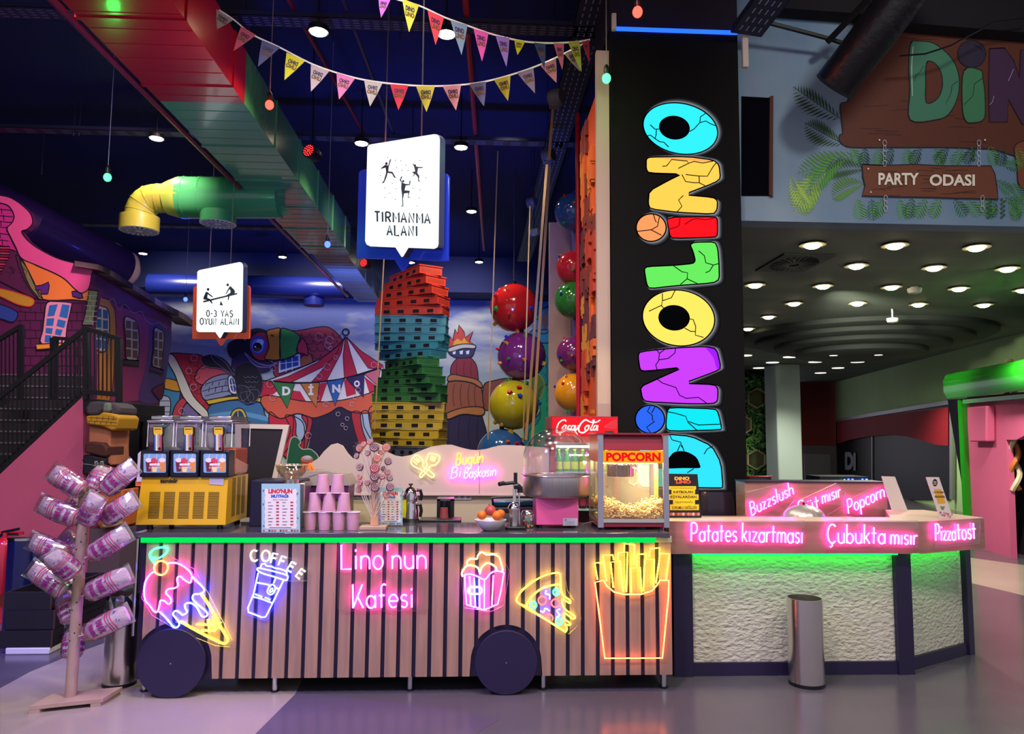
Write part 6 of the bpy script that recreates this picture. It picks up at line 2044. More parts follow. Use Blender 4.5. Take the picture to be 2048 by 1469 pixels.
# wavy panel wall behind the counter
YW_ = 6.0
con = [(560, 984), (575, 972), (592, 948), (612, 930), (625, 924), (637, 917), (648, 903), (662, 890), (674, 887), (685, 892), (695, 907), (705, 917.5), (712, 918), (722, 905), (733, 890), (750, 885), (765, 891), (775, 905), (789, 911.7), (803, 914), (821, 911), (841, 902), (862, 894), (887, 890), (903, 890), (923, 896), (940, 900), (954, 901), (971, 899), (985, 895), (1006, 891), (1026, 891), (1042, 892), (1068, 894), (1098, 896), (1098, 992), (560, 1010)]
wp = thing('wavy_back_panel', 'cream back panel with wavy top edge behind the counter', 'back panel', (at(840, 990, YW_).x, YW_, 0))
MB().prism([at(x, y, YW_-.02) for x, y in con[:-2]]+[at(1098, 990, YW_-.02), at(562, 989, YW_-.02)], (0, .03, 0)).build('wavy_board', mat('cream_panel', 'c4b2a4', rough=.5), wp)
lw = MB().box(at(560, 1000, YW_).x, at(1098, 1000, YW_).x, YW_+.012, YW_+.05, 0, at(840, 990, YW_).z)
lw.build('lower_wall', mat('yellowish_wall_tile', 'b8ad88', rough=.45), wp)
mb = MB().box(at(560, 987, YW_).x, at(1098, 993, YW_).x, YW_-.03, YW_+.01, at(840, 991, YW_).z, at(840, 988, YW_).z)
mb.build('ledge', mat('cream_panel'), wp)
MB().box(at(958.6, 950, YW_).x, at(959.6, 950, YW_).x, YW_-.0215, YW_-.02, at(959, 988, YW_).z, at(959, 902, YW_).z).build('panel_joint', mat('dark_joint', '6a5a58', rough=.8), wp)  # dark joint line between the two panel halves
pW = lambda x, y, o=0: at(x, y, YW_-.022-o)
k5 = crop(780, 860, 4.876)
neon('spatula_neon', 'yellow neon pair of crossed spatulas on the wavy cream panel', [
    ('lemon', True, True, k5(205, 310, 235, 260, 265, 248, 300, 275, 325, 315, 318, 350, 345, 375, 385, 400, 430, 440, 425, 460, 400, 462, 350, 425, 300, 388, 270, 375, 225, 350)),
    ('lemon', True, True, k5(360, 285, 375, 240, 400, 232, 470, 250, 485, 275, 470, 315, 435, 345, 400, 350, 370, 390, 330, 440, 305, 465, 292, 455, 300, 430, 350, 370, 360, 335, 350, 305)),
    ('lemon', False, False, k5(240, 285, 280, 320)), ('lemon', False, False, k5(228, 305, 265, 340)), ('lemon', False, False, k5(258, 278, 295, 308)),
    ('lemon', False, False, k5(405, 255, 395, 300)), ('lemon', False, False, k5(425, 258, 412, 310)), ('lemon', False, False, k5(445, 265, 430, 312))], pW, r=.005, off=.03)
bg = [('amber', False, False, q) for q in strokes('Bugün', *(k5(640, 345)[0]), *(k5(905, 320)[0]), 13, slant=.25)]
bg += [('pink', False, False, q) for q in strokes('Bi', *(k5(590, 475)[0]), *(k5(690, 460)[0]), 12, slant=.25)+strokes('Başkasın', *(k5(720, 472)[0]), *(k5(1030, 450)[0]), 12, slant=.25)]
neon('slogan_neon', 'amber and pink neon script Bugün Bi Başkasın on the wavy cream panel', bg, pW, r=.0042, off=.024)
for i, (x0, y0, x1, y1, n_, lab) in enumerate(((906, 988, 943, 1000, 3, 'white triple wall socket below the slogan neon'), (704, 985, 738, 998, 3, 'white wall socket strip beside the pink cups'))):
    t = thing('wall_socket', lab, 'socket', at((x0+x1)/2, y1, YW_+.012))
    MB().prism([at(x, y, YW_) for x, y in ((x0, y0), (x1, y0), (x1, y1), (x0, y1))], (0, .012, 0)).build('socket_plate', mat('white_plastic'), t, bevel=.003)
    mb = MB()
    for j in range(n_):
        cc = at(x0+(j+.5)*(x1-x0)/n_, (y0+y1)/2, YW_-.001)
        mb.lathe(cc, [(.017, 0), (.014, .002)], n=16, axis=(0, -1, 0))
        for dx in (-.007, .007):
            mb.lathe(cc+Vector((dx, -.003, 0)), [(.003, 0), (.003, .001)], n=6, mi=1, axis=(0, -1, 0))
    mb.build('socket_cups', [mat('socket_grey', 'a8a498', rough=.5), m_black], t)

m_chr2 = mat('chrome')
# double teapot coffee maker
Yt_ = 5.3
c = at(820, 1050, Yt_)
ux = Yt_/FPX
t = thing('double_teapot', 'chrome double teapot machine with black handles beside the small menu', 'tea maker', c)
MB().lathe(c, [(20*ux, .9-c.z), (21*ux, .012), (18*ux, .03), (17*ux, .045)], n=28).build('heater_base', m_black, t)
MB().lathe(c+Vector((0, 0, .045)), [(16*ux, 0), (15.5*ux, .05), (14*ux, .1), (12.5*ux, .115)], n=28).build('lower_kettle', m_chr2, t)
MB().lathe(c+Vector((0, 0, .16)), [(13*ux, 0), (13*ux, .008), (13.5*ux, .03), (12*ux, .07), (8*ux, .095), (3*ux, .103)], n=28).build('upper_teapot', m_chr2, t)
MB().lathe(c+Vector((0, 0, .262)), [(1.5*ux, 0), (1.5*ux, .008), (5*ux, .018), (3*ux, .024)], n=16).build('lid_knob', m_black, t)
for zz, h_ in ((.055, .085), (.17, .07)):
    MB().tube([c+Vector((.042, -.01, zz+h_)), c+Vector((.07, -.01, zz+h_)), c+Vector((.078, -.01, zz+h_*.5)), c+Vector((.07, -.01, zz))], .012, n=8).build('handle', m_black, t)
MB().prism([at(x, y, Yt_-.05) for x, y in ((805, 1002), (812, 1000), (813, 1036), (805, 1036))], (0, .02, 0)).build('yellow_light_patch', mat('painted_yellow_light', 'c8c400', rough=.3), t)  # yellow strip paints the yellow light on the teapot's left side
MB().tube([c+Vector((-.05, 0, .17)), c+Vector((-.062, 0, .2)), c+Vector((-.055, 0, .235))], .006, n=8).build('spout', m_chr2, t)
a = list(bx(874, 908, 5.55, 998, 1046, .12))
a[4] = .9
t = thing('coffee_machine', 'small black coffee machine on a tray next to the chrome teapot', 'coffee machine', ((a[0]+a[1])/2, a[2], a[4]))
MB().box(a[0], a[0]+.025, a[2]-.06, a[3], a[4], a[5]).build('side_wall', m_black, t)
MB().box(a[1]-.025, a[1], a[2]-.06, a[3], a[4], a[5]).build('side_wall', m_black, t)
MB().box(a[0], a[1], a[2], a[3], a[4], a[5]).build('machine_body', mat('deep_black', '08080c', rough=.3), t)
MB().box(a[0], a[1], a[2]-.06, a[3], a[5]-.01, a[5]+.004).build('machine_top', mat('grey_top', '4a4650', rough=.4), t)
c = at(888, 1042, 5.4)
c.z = at(880, 1041, 5.28).z
t = thing('red_cup', 'dark red cup with a spoon under the small coffee machine', 'cup', c)
MB().lathe(c, [(.032, 0), (.026, .075)], n=24).build('cup_body', mat('brick_red_cup', '8a3c3c', rough=.5), t)
MB().tube([c+Vector((0, 0, .07)), c+Vector((.004, 0, .12))], .007, n=8).build('spoon', m_black, t)
a = list(bx(838, 922, 5.28, 1041, 1047, .2))
a[4] = .9
tag(MB().box(a[0], a[1], a[2], a[3], a[4], a[5]).build('serving_tray', m_black, bevel=.004), 'black tray under the red cup behind the counter', 'tray')

tag(MB().box(at(475, 1000, 5.27).x, at(1095, 1000, 5.27).x, 5.28, 5.96, .86, .9).build('rear_worktop', m_top), 'dark worktop of the rear kitchen run below the wavy cream panel', 'worktop')
for x in (480, 780, 1085):
    pass
rc = MB().box(at(480, 1000, 5.3).x, at(1090, 1000, 5.3).x, 5.4, 5.9, 0, .859)
tag(rc.build('rear_cabinet', m_char), 'dark cabinet carrying the rear kitchen worktop', 'cabinet')

# fruit bowl
c = gz(981, 1057, zc)
c = Vector((at(981, 1050, 4.83).x, 4.83, zc))
u_ = 4.83/FPX
prof = [(13*u_, 0), (17*u_, .005), (26*u_, .035), (31*u_, .062), (31.5*u_, .068), (29.5*u_, .068), (25*u_, .04), (14*u_, .012), (.001, .01)]
tag(MB().lathe(c, prof, n=6 * 6, caps=False).build('fruit_bowl', mat('white_ceramic', 'd8d4d0', rough=.2, coat=.4)), 'white ceramic bowl holding oranges and a pomegranate', 'bowl')
m_or = mat('orange_peel', 'd9701c', rough=.45, bump=.25, bs=220)
for (x, y, r_, dy, lab) in ((964, 1031, 9.3, -.02, 'orange on the teapot side of the white bowl'), (994, 1032, 10, -.035, 'orange at the front of the bowl toward the juicer'), (1001, 1028, 9, .03, 'orange behind the front one in the bowl')):
    cc = at(x, y, 4.83+dy)
    t = thing('orange_fruit', lab, 'orange', cc, 'oranges in the white bowl')
    MB().ball(cc, r_*u_, 24, sc=(1, 1, .95)).build('orange_skin', m_or, t)
    MB().lathe(cc+Vector((0, 0, r_*u_*.93)), [(.002, 0), (.002, .002)], n=6).build('stem_button', mat('stem_green', '4a6a2c', rough=.7), t)
cc = at(981, 1022, 4.82)
t = thing('pomegranate', 'red pomegranate on top of the oranges in the white bowl', 'pomegranate', cc)
MB().ball(cc, 11.3*u_, 24, sc=(1, 1, .95)).build('fruit_skin', mat('pomegranate_skin', 'a83838', rough=.4, var=.4, vs=20, col2='c86848'), t)
mb = MB()
for k in range(6):
    a = 2*PI*k/6
    p_ = cc+Vector((-.008, 0, 11*u_))
    mb.add([p_+Vector((math.cos(a-.5)*.006, math.sin(a-.5)*.006, -.002)), p_+Vector((math.cos(a+.5)*.006, math.sin(a+.5)*.006, -.002)), p_+Vector((math.cos(a)*.011, math.sin(a)*.011, .01))], [(0, 1, 2)])
mb.build('crown', mat('crown_dark', '4a2420', rough=.7), t, sub=-1)

# juicer press
Yj = 4.92
c = Vector((at(1030, 1055, Yj).x, Yj, zc))
t = thing('juicer_press', 'manual lever juicer press with chrome rods beside the fruit bowl', 'juicer', c)
MB().box(at(1010, 1055, Yj).x, at(1051, 1055, Yj).x, Yj-.07, Yj+.07, zc, zc+.02).build('cast_base', m_black, t, bevel=.008)
for x in (1030.5, 1038):
    p0_, p1_ = at(x, 1052, Yj+.03), at(x, 970, Yj+.03)
    MB().tube([Vector((p0_.x, Yj+.03, zc+.02)), p1_], .0075, n=10).build('column_rod', m_chr2, t)
MB().tube([at(1027, 974, Yj), at(1034, 972, Yj), at(1040, 977, Yj+.02), at(1040, 986, Yj+.02)], .02, n=10).build('press_head', mat('dark_grey_cast', '25242c', rough=.35), t)
MB().tube([at(1028, 966, Yj), at(1010, 968, Yj-.02), at(1004, 968, Yj-.03)], .011, n=8).build('lever_arm', m_black, t)
MB().tube([at(1008, 967, Yj-.02), at(998, 969, Yj-.04)], .014, n=8).build('lever_grip', m_black, t)
MB().tube([at(1031, 975, Yj), at(1031, 946, Yj)], .012, n=8).build('rack_post', m_black, t)
MB().tube([at(1028, 975, Yj), at(1028, 1006, Yj)], .008, n=8).build('ram', m_chr2, t)
cc = at(1028, 1018, Yj-.02)
MB().lathe(cc, [(.042, 0), (.04, .012), (.026, .032), (.008, .044)], n=24).build('press_cone', m_chr2, t)
MB().lathe(cc, [(.03, -.085), (.034, -.02), (.036, 0)], n=24).build('strainer_cup', m_steel, t)
MB().tube([cc+Vector((0, 0, -.085)), Vector((cc.x, cc.y, zc+.02))], .03, n=14).build('cup_stand', m_steel, t)

# contact grill
Yg = 5.45
t = thing('contact_grill', 'steel blue contact grill with a long black handle behind the juicer', 'grill', at(1028, 1040, Yg))
MB().prism([at(x, y, Yg) for x, y in ((986, 1003), (1072, 1001), (1072, 1013), (984, 1014))], (0, .2, 0)).build('grill_lid', mat('teal_steel', '24506a', rough=.25, metal=.7), t, bevel=.01)
MB().prism([at(x, y, Yg) for x, y in ((984, 1016), (1072, 1015), (1072, 1026), (986, 1027))], (0, .2, 0)).build('grill_base', mat('dark_grey_cast'), t, bevel=.006)
MB().prism([at(x, y, Yg+.01) for x, y in ((988, 1027), (1072, 1027), (1072, 1060), (988, 1060))], (0, .18, 0)).build('grill_body', m_steel, t)
MB().tube([at(986, 1010, Yg-.02), at(985, 997, Yg-.05), at(1000, 995, Yg-.06), at(1060, 995, Yg-.06), at(1072, 997, Yg-.05)], .009, n=8).build('grill_handle', m_black, t)
# bag of coloured sweets
cc = Vector((at(1055, 1050, 4.98).x, 4.98, zc))
t = thing('sweets_bag', 'clear bag of colourful sweets between the juicer and the pink machine', 'bag', cc)
u2 = 4.98/FPX
MB().lathe(cc, [(12*u2, 0), (15*u2, .03), (15*u2, .07), (12*u2, .1), (9*u2, .112)], n=16).build('bag_film', clear('bag_film', 'f0f0f0', tr=.7, rough=.15), t)
mb = MB()
cs = ['c83030', '3060b8', 'd8b030', 'e0e0e0', '30a050', 'e07030']
for i in range(70):
    a, r_, z = R.uniform(0, 2*PI), R.uniform(.3, 1)*12*u2, R.uniform(.008, .095)
    mb.ball(cc+Vector((math.cos(a)*r_, math.sin(a)*r_, z)), .009, 6, mi=i % 6)
o = mb.build('sweets', [mat('sweet_'+c_, c_, rough=.4) for c_ in cs], t)
o['kind'] = 'stuff'

# cotton candy machine
Yp = 5.08
c = Vector((at(1115, 1050, Yp).x, Yp, zc))
u3 = Yp/FPX
t = thing('cotton_candy_machine', 'pink cotton candy machine with steel drum and clear dome', 'cotton candy machine', c)
xa, xb = at(1072.5, 1050, Yp-.15).x, at(1157, 1050, Yp-.15).x
zt5 = at(1115, 993, Yp-.15).z
MB().box(xa, xb, Yp-.15, Yp+.15, zc+.02, zt5).build('pink_base', mat('pink_enamel', 'd8588c', rough=.35), t, bevel=.005)
for x in (xa+.03, xb-.03):
    for y in (Yp-.12, Yp+.12):
        MB().cone((x, y, zc), (x, y, zc+.021), .013, n=10).build('foot', m_black, t)
lbp = Paint(lambda x, y, l: at(x, y, Yp-.1515-.0006*l), None)
lbp.fill([(1126, 1037), (1155, 1037), (1155, 1052), (1126, 1052)], 'b4b2b8', 1, smooth=False)
lbp.text('CE', 1128, 1039, 1133, 1042, '303038', 2)
for i in range(4):
    lbp.line([(1130, 1044+i*2), (1150, 1044+i*2)], '70707a', .5, 2, smooth=False)
lbp.build('rating_label', t)
rd = 67*u3
zr0, zr1 = at(1113, 990, Yp).z, at(1113, 953, Yp).z
cd = Vector((at(1113, 960, Yp).x, Yp, 0))
MB().lathe(cd, [(.001, zr0-.012), (rd*.86, zr0-.012), (rd*.97, zr0), (rd, zr0+.01), (rd, zr1), (rd*1.02, zr1+.004), (rd*.98, zr1+.005), (rd*.97, zr0+.012), (.04, zr0+.004)], n=56, caps=False).build('steel_drum', m_steel, t)
MB().lathe(cd, [(.035, zr0), (.03, zr0+.05), (.012, zr0+.06)], n=20).build('spinner_head', m_chr2, t)
zd = at(1113, 858, Yp).z-zr1
pr = [(rd*1.06, 0), (rd*1.06, .004), (rd, .006)]+[(rd*(1.0 if i < 2 else math.cos(PI/2*(i-2)/14)), .006+zd*.35*(i/2 if i < 2 else 1)+(0 if i < 2 else zd*.64*math.sin(PI/2*(i-2)/14))) for i in range(1, 16)]
MB().lathe(cd+Vector((0, 0, zr1+.004)), pr, n=48, caps=False).build('clear_dome', clear('dome_plastic', 'fdf6ff', tr=.86, rough=.1), t, smooth=80)
MB().tube([cd+Vector((rd*1.05*math.cos(a), rd*1.05*math.sin(a), zr1+.008)) for a in [2*PI*k/48 for k in range(48)]], .003, n=5, closed=True).build('dome_rim', clear('dome_rim_plastic', 'fff4fa', tr=.5, rough=.2), t)

# drinks fridge
Yr = 5.9
fx0, fx1 = at(1102, 900, Yr).x, at(1237, 900, Yr).x
zf = at(1168, 833, Yr).z
t = thing('drinks_fridge', 'red Coca-Cola drinks fridge with lit header behind the pink machine', 'fridge', ((fx0+fx1)/2, Yr, 0))
t['label'] = 'red glass-door drinks fridge with lit script header behind the pink machine'
m_fr = mat('fridge_red', '8a1024', rough=.35, coat=.3)
zh = at(1168, 873, Yr).z
mb = MB().box(fx0, fx1, Yr+.02, Yr+.5, zh, zf).box(fx0, fx0+.035, Yr, Yr+.5, .0, zh).box(fx1-.035, fx1, Yr, Yr+.5, 0, zh).box(fx0, fx1, Yr+.46, Yr+.5, 0, zh).box(fx0, fx1, Yr, Yr+.5, 0, .15).box(fx0, fx1, Yr, Yr+.48, at(1168, 886, Yr).z, zh)
mb.build('cabinet', m_fr, t)
hd = MB().box(fx0+.012, fx1-.012, Yr, Yr+.02, at(1168, 872, Yr).z, at(1168, 836, Yr).z).build('lit_header', glow('header_red', (1, .012, .02), 1.15), t)
hp = Paint(lambda x, y, l: at(x, y, Yr-.0008*l-.001), None, lambda c_: glow('header_'+c_, c_, 1.0) if c_ == 'fff4ea' else pm(c_))
kc = crop(1040, 820, 5.12)
# script lettering of the header, traced as broad strokes
cw = [([395, 240, 440, 225, 378, 235, 375, 200, 395, 140, 430, 110, 460, 105, 472, 120], 2.6), ([450, 165, 432, 190, 440, 210, 462, 195, 470, 170, 455, 158, 480, 165], 2.6), ([520, 165, 500, 165, 488, 195, 500, 212, 525, 195], 2.6), ([560, 165, 535, 165, 525, 195, 540, 210, 560, 180, 570, 160, 562, 200, 575, 208, 590, 180], 2.6),
      ([590, 168, 620, 160], 2.8), ([690, 110, 665, 105, 625, 140, 600, 190, 610, 225, 650, 235, 690, 205], 3.2), ([690, 160, 668, 180, 668, 210, 690, 210, 705, 180, 692, 160, 715, 165], 2.6), ([740, 115, 760, 105, 745, 150, 722, 200, 735, 212, 750, 195], 2.4), ([790, 165, 765, 165, 752, 195, 765, 210, 785, 185, 798, 160, 788, 205, 800, 208], 2.6),
      ([380, 200, 400, 245, 440, 230, 500, 195, 560, 215, 590, 260], 1.8), ([690, 110, 730, 128, 780, 128, 822, 104], 2.6)]
for q, w_ in cw:
    hp.line(kc(*q), 'fff4ea', w_, 2)
hp.fill(kc(900, 140, 985, 100, 985, 190, 890, 190, 860, 175), 'b81030', .8)
hp.build('header_script', hd)
MB().prism([at(x, y, Yr-.006) for x, y in ((1210, 862), (1228, 862), (1228, 870), (1210, 870))], (0, .006, 0)).build('thermostat_display', m_black, t)
zi = at(1168, 887, Yr).z
MB().box(fx0+.04, fx1-.04, Yr+.44, Yr+.455, .2, zi).build('back_liner', mat('fridge_white_liner', 'ccd8d2', rough=.4), t)
MB().box(fx0+.05, fx1-.05, Yr+.03, Yr+.06, zi-.035, zi-.02).build('inner_lamp', glow('fridge_lamp', (.8, 1, .9), 26), t)
tags = ['top shelf', 'middle shelf', 'low shelf']
for j, (yy, lab) in enumerate(((944, 'a'), (1018, 'b'))):
    z = at(1168, yy, Yr+.1).z
    MB().box(fx0+.036, fx1-.036, Yr+.06, Yr+.44, z-.012, z).build('wire_shelf', mat('fridge_white_liner'), t)
    n_ = 7
    for i in range(n_):
        x = fx0+.075+i*(fx1-fx0-.15)/(n_-1)
        cb = Vector((x, Yr+.12, z))
        col_ = 'green' if j == 0 else 'dark'
        lab2 = ('green glass bottle with yellow label on the upper fridge shelf' if j == 0 else 'dark cola bottle on the lower fridge shelf')
        if i == 0:
            b0_ = thing('drink_bottle', lab2, 'bottle', cb, 'green bottles on the upper fridge shelf' if j == 0 else 'dark bottles on the lower fridge shelf')
            MB().lathe(cb, [(.026, 0), (.028, .01), (.028, .1), (.014, .14), (.012, .17)], n=18).build('bottle_body', mat('bottle_'+col_, '3c8a3c' if j == 0 else '2a1218', rough=.1, coat=.5), b0_)
            MB().lathe(cb+Vector((0, 0, .02)), [(.029, 0), (.029, .06)], n=18, caps=False).build('bottle_label', mat('label_'+col_, 'd8d03c' if j == 0 else 'a82838', rough=.5), b0_)
            MB().lathe(cb+Vector((0, 0, .168)), [(.014, 0), (.014, .014)], n=12).build('bottle_cap', mat('cap_'+col_, '9ab83c' if j == 0 else 'b81828', rough=.4), b0_)
            bp0 = b0_
        else:
            dup(bp0, cb)
MB().box(fx0+.036, fx1-.036, Yr-.002, Yr+.006, .17, zi).build('glass_door', clear('fridge_glass', 'eef8f4', tr=.95), t)

# popcorn machine
Yo = 4.84
x0_, x1_ = at(1196, 960, Yo).x, at(1338, 960, Yo).x
t = thing('popcorn_machine', 'red and grey popcorn cabinet with lit orange POPCORN sign on the counter', 'popcorn machine', ((x0_+x1_)/2, Yo+.2, zc))
m_pr = mat('maroon_enamel', '8a1830', rough=.3, coat=.4)
m_gy = mat('grey_aluminium_post', '9c9ca8', rough=.35, metal=.5)
zz = lambda y: at(1267, y, Yo).z
dep = .4
wi = at(1207, 960, Yo).x-x0_
for x in (x0_, x1_-wi):
    MB().box(x, x+wi, Yo, Yo+.02, zz(1056), zz(869)).build('corner_post', m_gy, t)
    MB().box(x+.002, x+wi-.004, Yo+dep-.02, Yo+dep, zz(1056), zz(869)).build('corner_post', m_gy, t)
MB().box(x0_+.002, x1_-.002, Yo+.01, Yo+dep, zc+.02, zz(1046)).build('red_base', m_pr, t)
MB().box(x0_+wi, x1_-wi, Yo+.0, Yo+.02, zz(1046), zz(1039)).build('steel_sill', mat('pale_sill', 'b8b4b0', rough=.3, metal=.4), t)
MB().box(x0_+.004, x1_-.004, Yo+.02, Yo+dep-.01, zz(1046), zz(1040)).build('cabinet_floor', m_steel, t)
MB().box(x0_-.003, x1_+.003, Yo-.005, Yo+dep+.005, zz(870), zz(866.5)).build('roof', m_pr, t)
hdm = MB().prism([(x0_+wi, Yo+.004, zz(901)), (x0_+wi, Yo+.03, zz(870)), (x0_+wi, Yo+.06, zz(870)), (x0_+wi, Yo+.06, zz(901))], (x1_-x0_-2*wi, 0, 0))
hdm.build('sloped_header', m_pr, t)
MB().box(x0_+.002, x0_+.008, Yo+.02, Yo+dep-.02, zz(925), zz(870)).build('side_header', mat('orange_side', 'c8501c', rough=.4), t)
MB().box(x1_-.008, x1_-.002, Yo+.02, Yo+dep-.02, zz(925), zz(870)).build('side_header', mat('orange_side'), t)
sg = MB().box(x0_+wi, x1_-wi, Yo+.002, Yo+.012, zz(927), zz(902)).build('lit_sign', glow('popcorn_orange', (1, .30, .01), 1.0), t)
mb = MB()
textmb('POPCORN', pquad(1212, 905.5, 1321, 923.5, Yo-.002), mb, bold=.05)
# slab serifs
mb.build('sign_lettering', glow('popcorn_red', (.75, .01, .01), .9), sg)
MB().box(x0_+wi, x1_-wi, Yo+.006, Yo+.009, zz(1040), zz(927)).build('front_glass', clear('cabinet_glass', 'fffaf0', tr=.96), t)
MB().box(x0_+.003, x0_+.006, Yo+.02, Yo+dep-.02, zz(1045), zz(925)).build('side_glass', clear('cabinet_glass'), t)
MB().box(x1_-.006, x1_-.003, Yo+.02, Yo+dep-.02, zz(1045), zz(925)).build('side_glass', clear('cabinet_glass'), t)
MB().box(x0_+wi, x1_-wi, Yo+dep-.012, Yo+dep-.009, zz(1045), zz(925)).build('rear_glass', mat('rear_glass_reflection', 'd8d0c0', rough=.4, alpha=.26), t)  # pale tint stands in for warm reflections in the back glass
MB().box(x0_+.05, x1_-.05, Yo+.12, Yo+.16, zz(929), zz(927)).build('heat_lamp', glow('popcorn_lamp', (1, .84, .5), 260), t)
p0_ = at(1312, 960, Yo+.2)
MB().box(p0_.x-.012, p0_.x+.012, Yo+.19, Yo+.21, zz(1040), zz(926)).build('lamp_column', mat('brass_column', 'e8c060', rough=.3, metal=.2), t)
kc_ = at(1241, 945, Yo+.2)
kt = MB().lathe(Vector((kc_.x, Yo+.2, 0)), [(.088, zz(957)), (.092, zz(955)), (.092, zz(934)), (.095, zz(932))], n=36).build('popping_kettle', m_chr2, t)
MB().tube([(kc_.x, Yo+.2, zz(934)), (kc_.x, Yo+.2, zz(905))], .012, n=8).build('kettle_hanger', m_chr2, kt)
MB().tube([at(x, y, Yo+.15) for x, y in ((1262, 935), (1274, 938), (1279, 950), (1277, 965), (1268, 971), (1258, 966), (1255, 958))], .004, n=6).build('kettle_cable', mat('cream_cable', 'e8d8a8', rough=.5), kt)
mb = MB()
rg = random.Random(9)
for i in range(1500):
    x = rg.uniform(x0_+.02, x1_-.02)
    y = rg.uniform(Yo+.025, Yo+dep-.03)
    base = zz(1040)
    top = .075+.03*math.sin((x-x0_)*14+1)+.02*math.sin(y*23)+.02*(y-Yo)/dep
    z = base+.006+(rg.random()**.6)*top if i < 500 else base+top*rg.uniform(.75, 1.02) if i < 1150 else base+.01+rg.random()*top
    if i >= 1150:
        y = Yo+.022+rg.random()*.01
    s_ = rg.uniform(.006, .0105)
    for k in range(2):
        mb.ball((x+rg.uniform(-s_, s_), y+rg.uniform(0, s_*.5), z+rg.uniform(-s_*.6, s_*.6)), s_*.8, 5, mi=0 if rg.random() < .7 else 1)
o = mb.build('popcorn', [mat('popcorn_cream', 'f8e8a8', rough=.8), mat('popcorn_amber', 'd89a3c', rough=.8)], t, smooth=0, sub=-1)
o['kind'] = 'stuff'
for x in (x0_+.03, x1_-.05):
    for y in (Yo+.03, Yo+dep-.04):
        MB().cone((x, y, zc), (x, y, zc+.021), .02, n=10).build('foot', m_black, t)
cbm = MB().tube([at(x, y, 4.9) for x, y in ((1160, 1056), (1166, 1050), (1176, 1046), (1188, 1044))], .004, n=6)
tag(cbm.build('power_cable', m_black), 'thin black cable from the popcorn cabinet toward the pink machine', 'cable')

# notice stand on the bar
Ys_ = 5.12
pj = lambda x, y, l=0: at(x, y, Ys_-.001*l+(1035-y)/87*.03)
t = thing('notice_stand', 'black notice card with yellow text blocks standing on the bar end', 'notice', pj(1370, 1035))
MB().prism([pj(1334, 948), pj(1395, 949), pj(1403, 1036), pj(1338, 1036)], (0, .006, 0)).build('card', mat('black_card', '16181e', rough=.35), t)
p = Paint(pj, None)
p.text('DiNO', 1349, 954, 1379, 961, 'e8b040', 2, bold=.06)
p.text('LiNO', 1352, 961, 1382, 968, 'd85038', 2.2, bold=.06)
for (x0, y0, x1, y1, s_, bo) in ((1338, 973, 1392, 980, 'DEĞERLİ MİSAFİRLERİMİZ', .0), (1343, 980, 1390, 989, 'KAYBOLAN', .03), (1337, 989.5, 1397, 1000.5, 'EŞYALARDAN', .03), (1346, 1000.5, 1390, 1009.5, 'İŞLETMEMİZ', .0), (1340, 1009.5, 1398, 1021, 'SORUMLU DEĞİLDİR', .02)):
    p.fill([(x0, y0), (x1, y0), (x1, y1), (x0, y1)], 'e8c818', 1, smooth=False)
    p.text(s_, x0+4, y0+1.8, x1-4, y1-1.8, '1c1a10', 2, bold=bo)
for i in range(12):
    p.fill(ell(1342+i*5, 1029, 3, 3.5, n=8), ['b85850', 'd8a890', '8a3c40', 'c87868'][i % 4], 1, smooth=False)
p.build('notice_print', t)
# two white standing signs on the right arm
for k, (q, lab) in enumerate((([(1763, 953), (1790, 954), (1815, 1021), (1784, 1021)], 'plain white card standing on the bar arm beside the raised panel'), ([(1852, 955), (1878, 955), (1906, 1037), (1880, 1037)], 'white card with black badge and yellow text on the bar corner'))):
    Yq = 5.66 if k == 0 else 5.12
    pj2 = lambda x, y, l=0: at(x, y, Yq-.001*l)
    t = thing('standing_sign', lab, 'standing sign', pj2(*q[2]))
    MB().prism([pj2(*v) for v in q], (0, .006, 0)).build('card', mat('white_card', 'cfc8c0', rough=.4), t)
    MB().prism([pj2(*q[0]), pj2(*q[1]), pj2(*q[1])+Vector((.02, .1, -.2)), pj2(*q[0])+Vector((.02, .1, -.2))][:4], (0, .003, 0)).build('back_strut', mat('white_card'), t) if False else None
    if k == 1:
        p = Paint(pj2, None)
        p.fill(ell(1870, 966, 5, 7.5, n=16), '141418', 1, smooth=False)
        p.text('DiNO', 1867, 963, 1873, 966, 'e8d8b0', 2)
        p.text('LiNO', 1867, 967, 1873, 970, 'e8d8b0', 2)
        p.fill([(1868, 979), (1882, 979), (1891, 1007), (1876, 1008)], 'd0a030', 1, smooth=False)
        textmb('0-4 YAŞ GRUBU', [pj2(x, y, 2) for x, y in ((1867, 983), (1887, 983), (1888, 988), (1868, 988))], p.mb, p._m('1c1810'), depth=0, bold=.02)
        textmb('MİSAFİRLERİMİZ', [pj2(x, y, 2) for x, y in ((1869, 991), (1889, 991), (1891, 996), (1871, 996))], p.mb, p._m('1c1810'), depth=0, bold=.02)
        for i in range(9):
            p.fill(ell(1881+i*2.6+(i % 3), 1026+(i*5 % 9), 2.2, 2.5, n=8), ['b85870', '9a8090', 'c88898'][i % 3], 1, smooth=False)
        p.fill([(1883, 1020), (1880, 1013), (1886, 1014), (1890, 1013), (1887, 1021)], '5a8a4a', 1, smooth=False)
        p.build('sign_print', t)
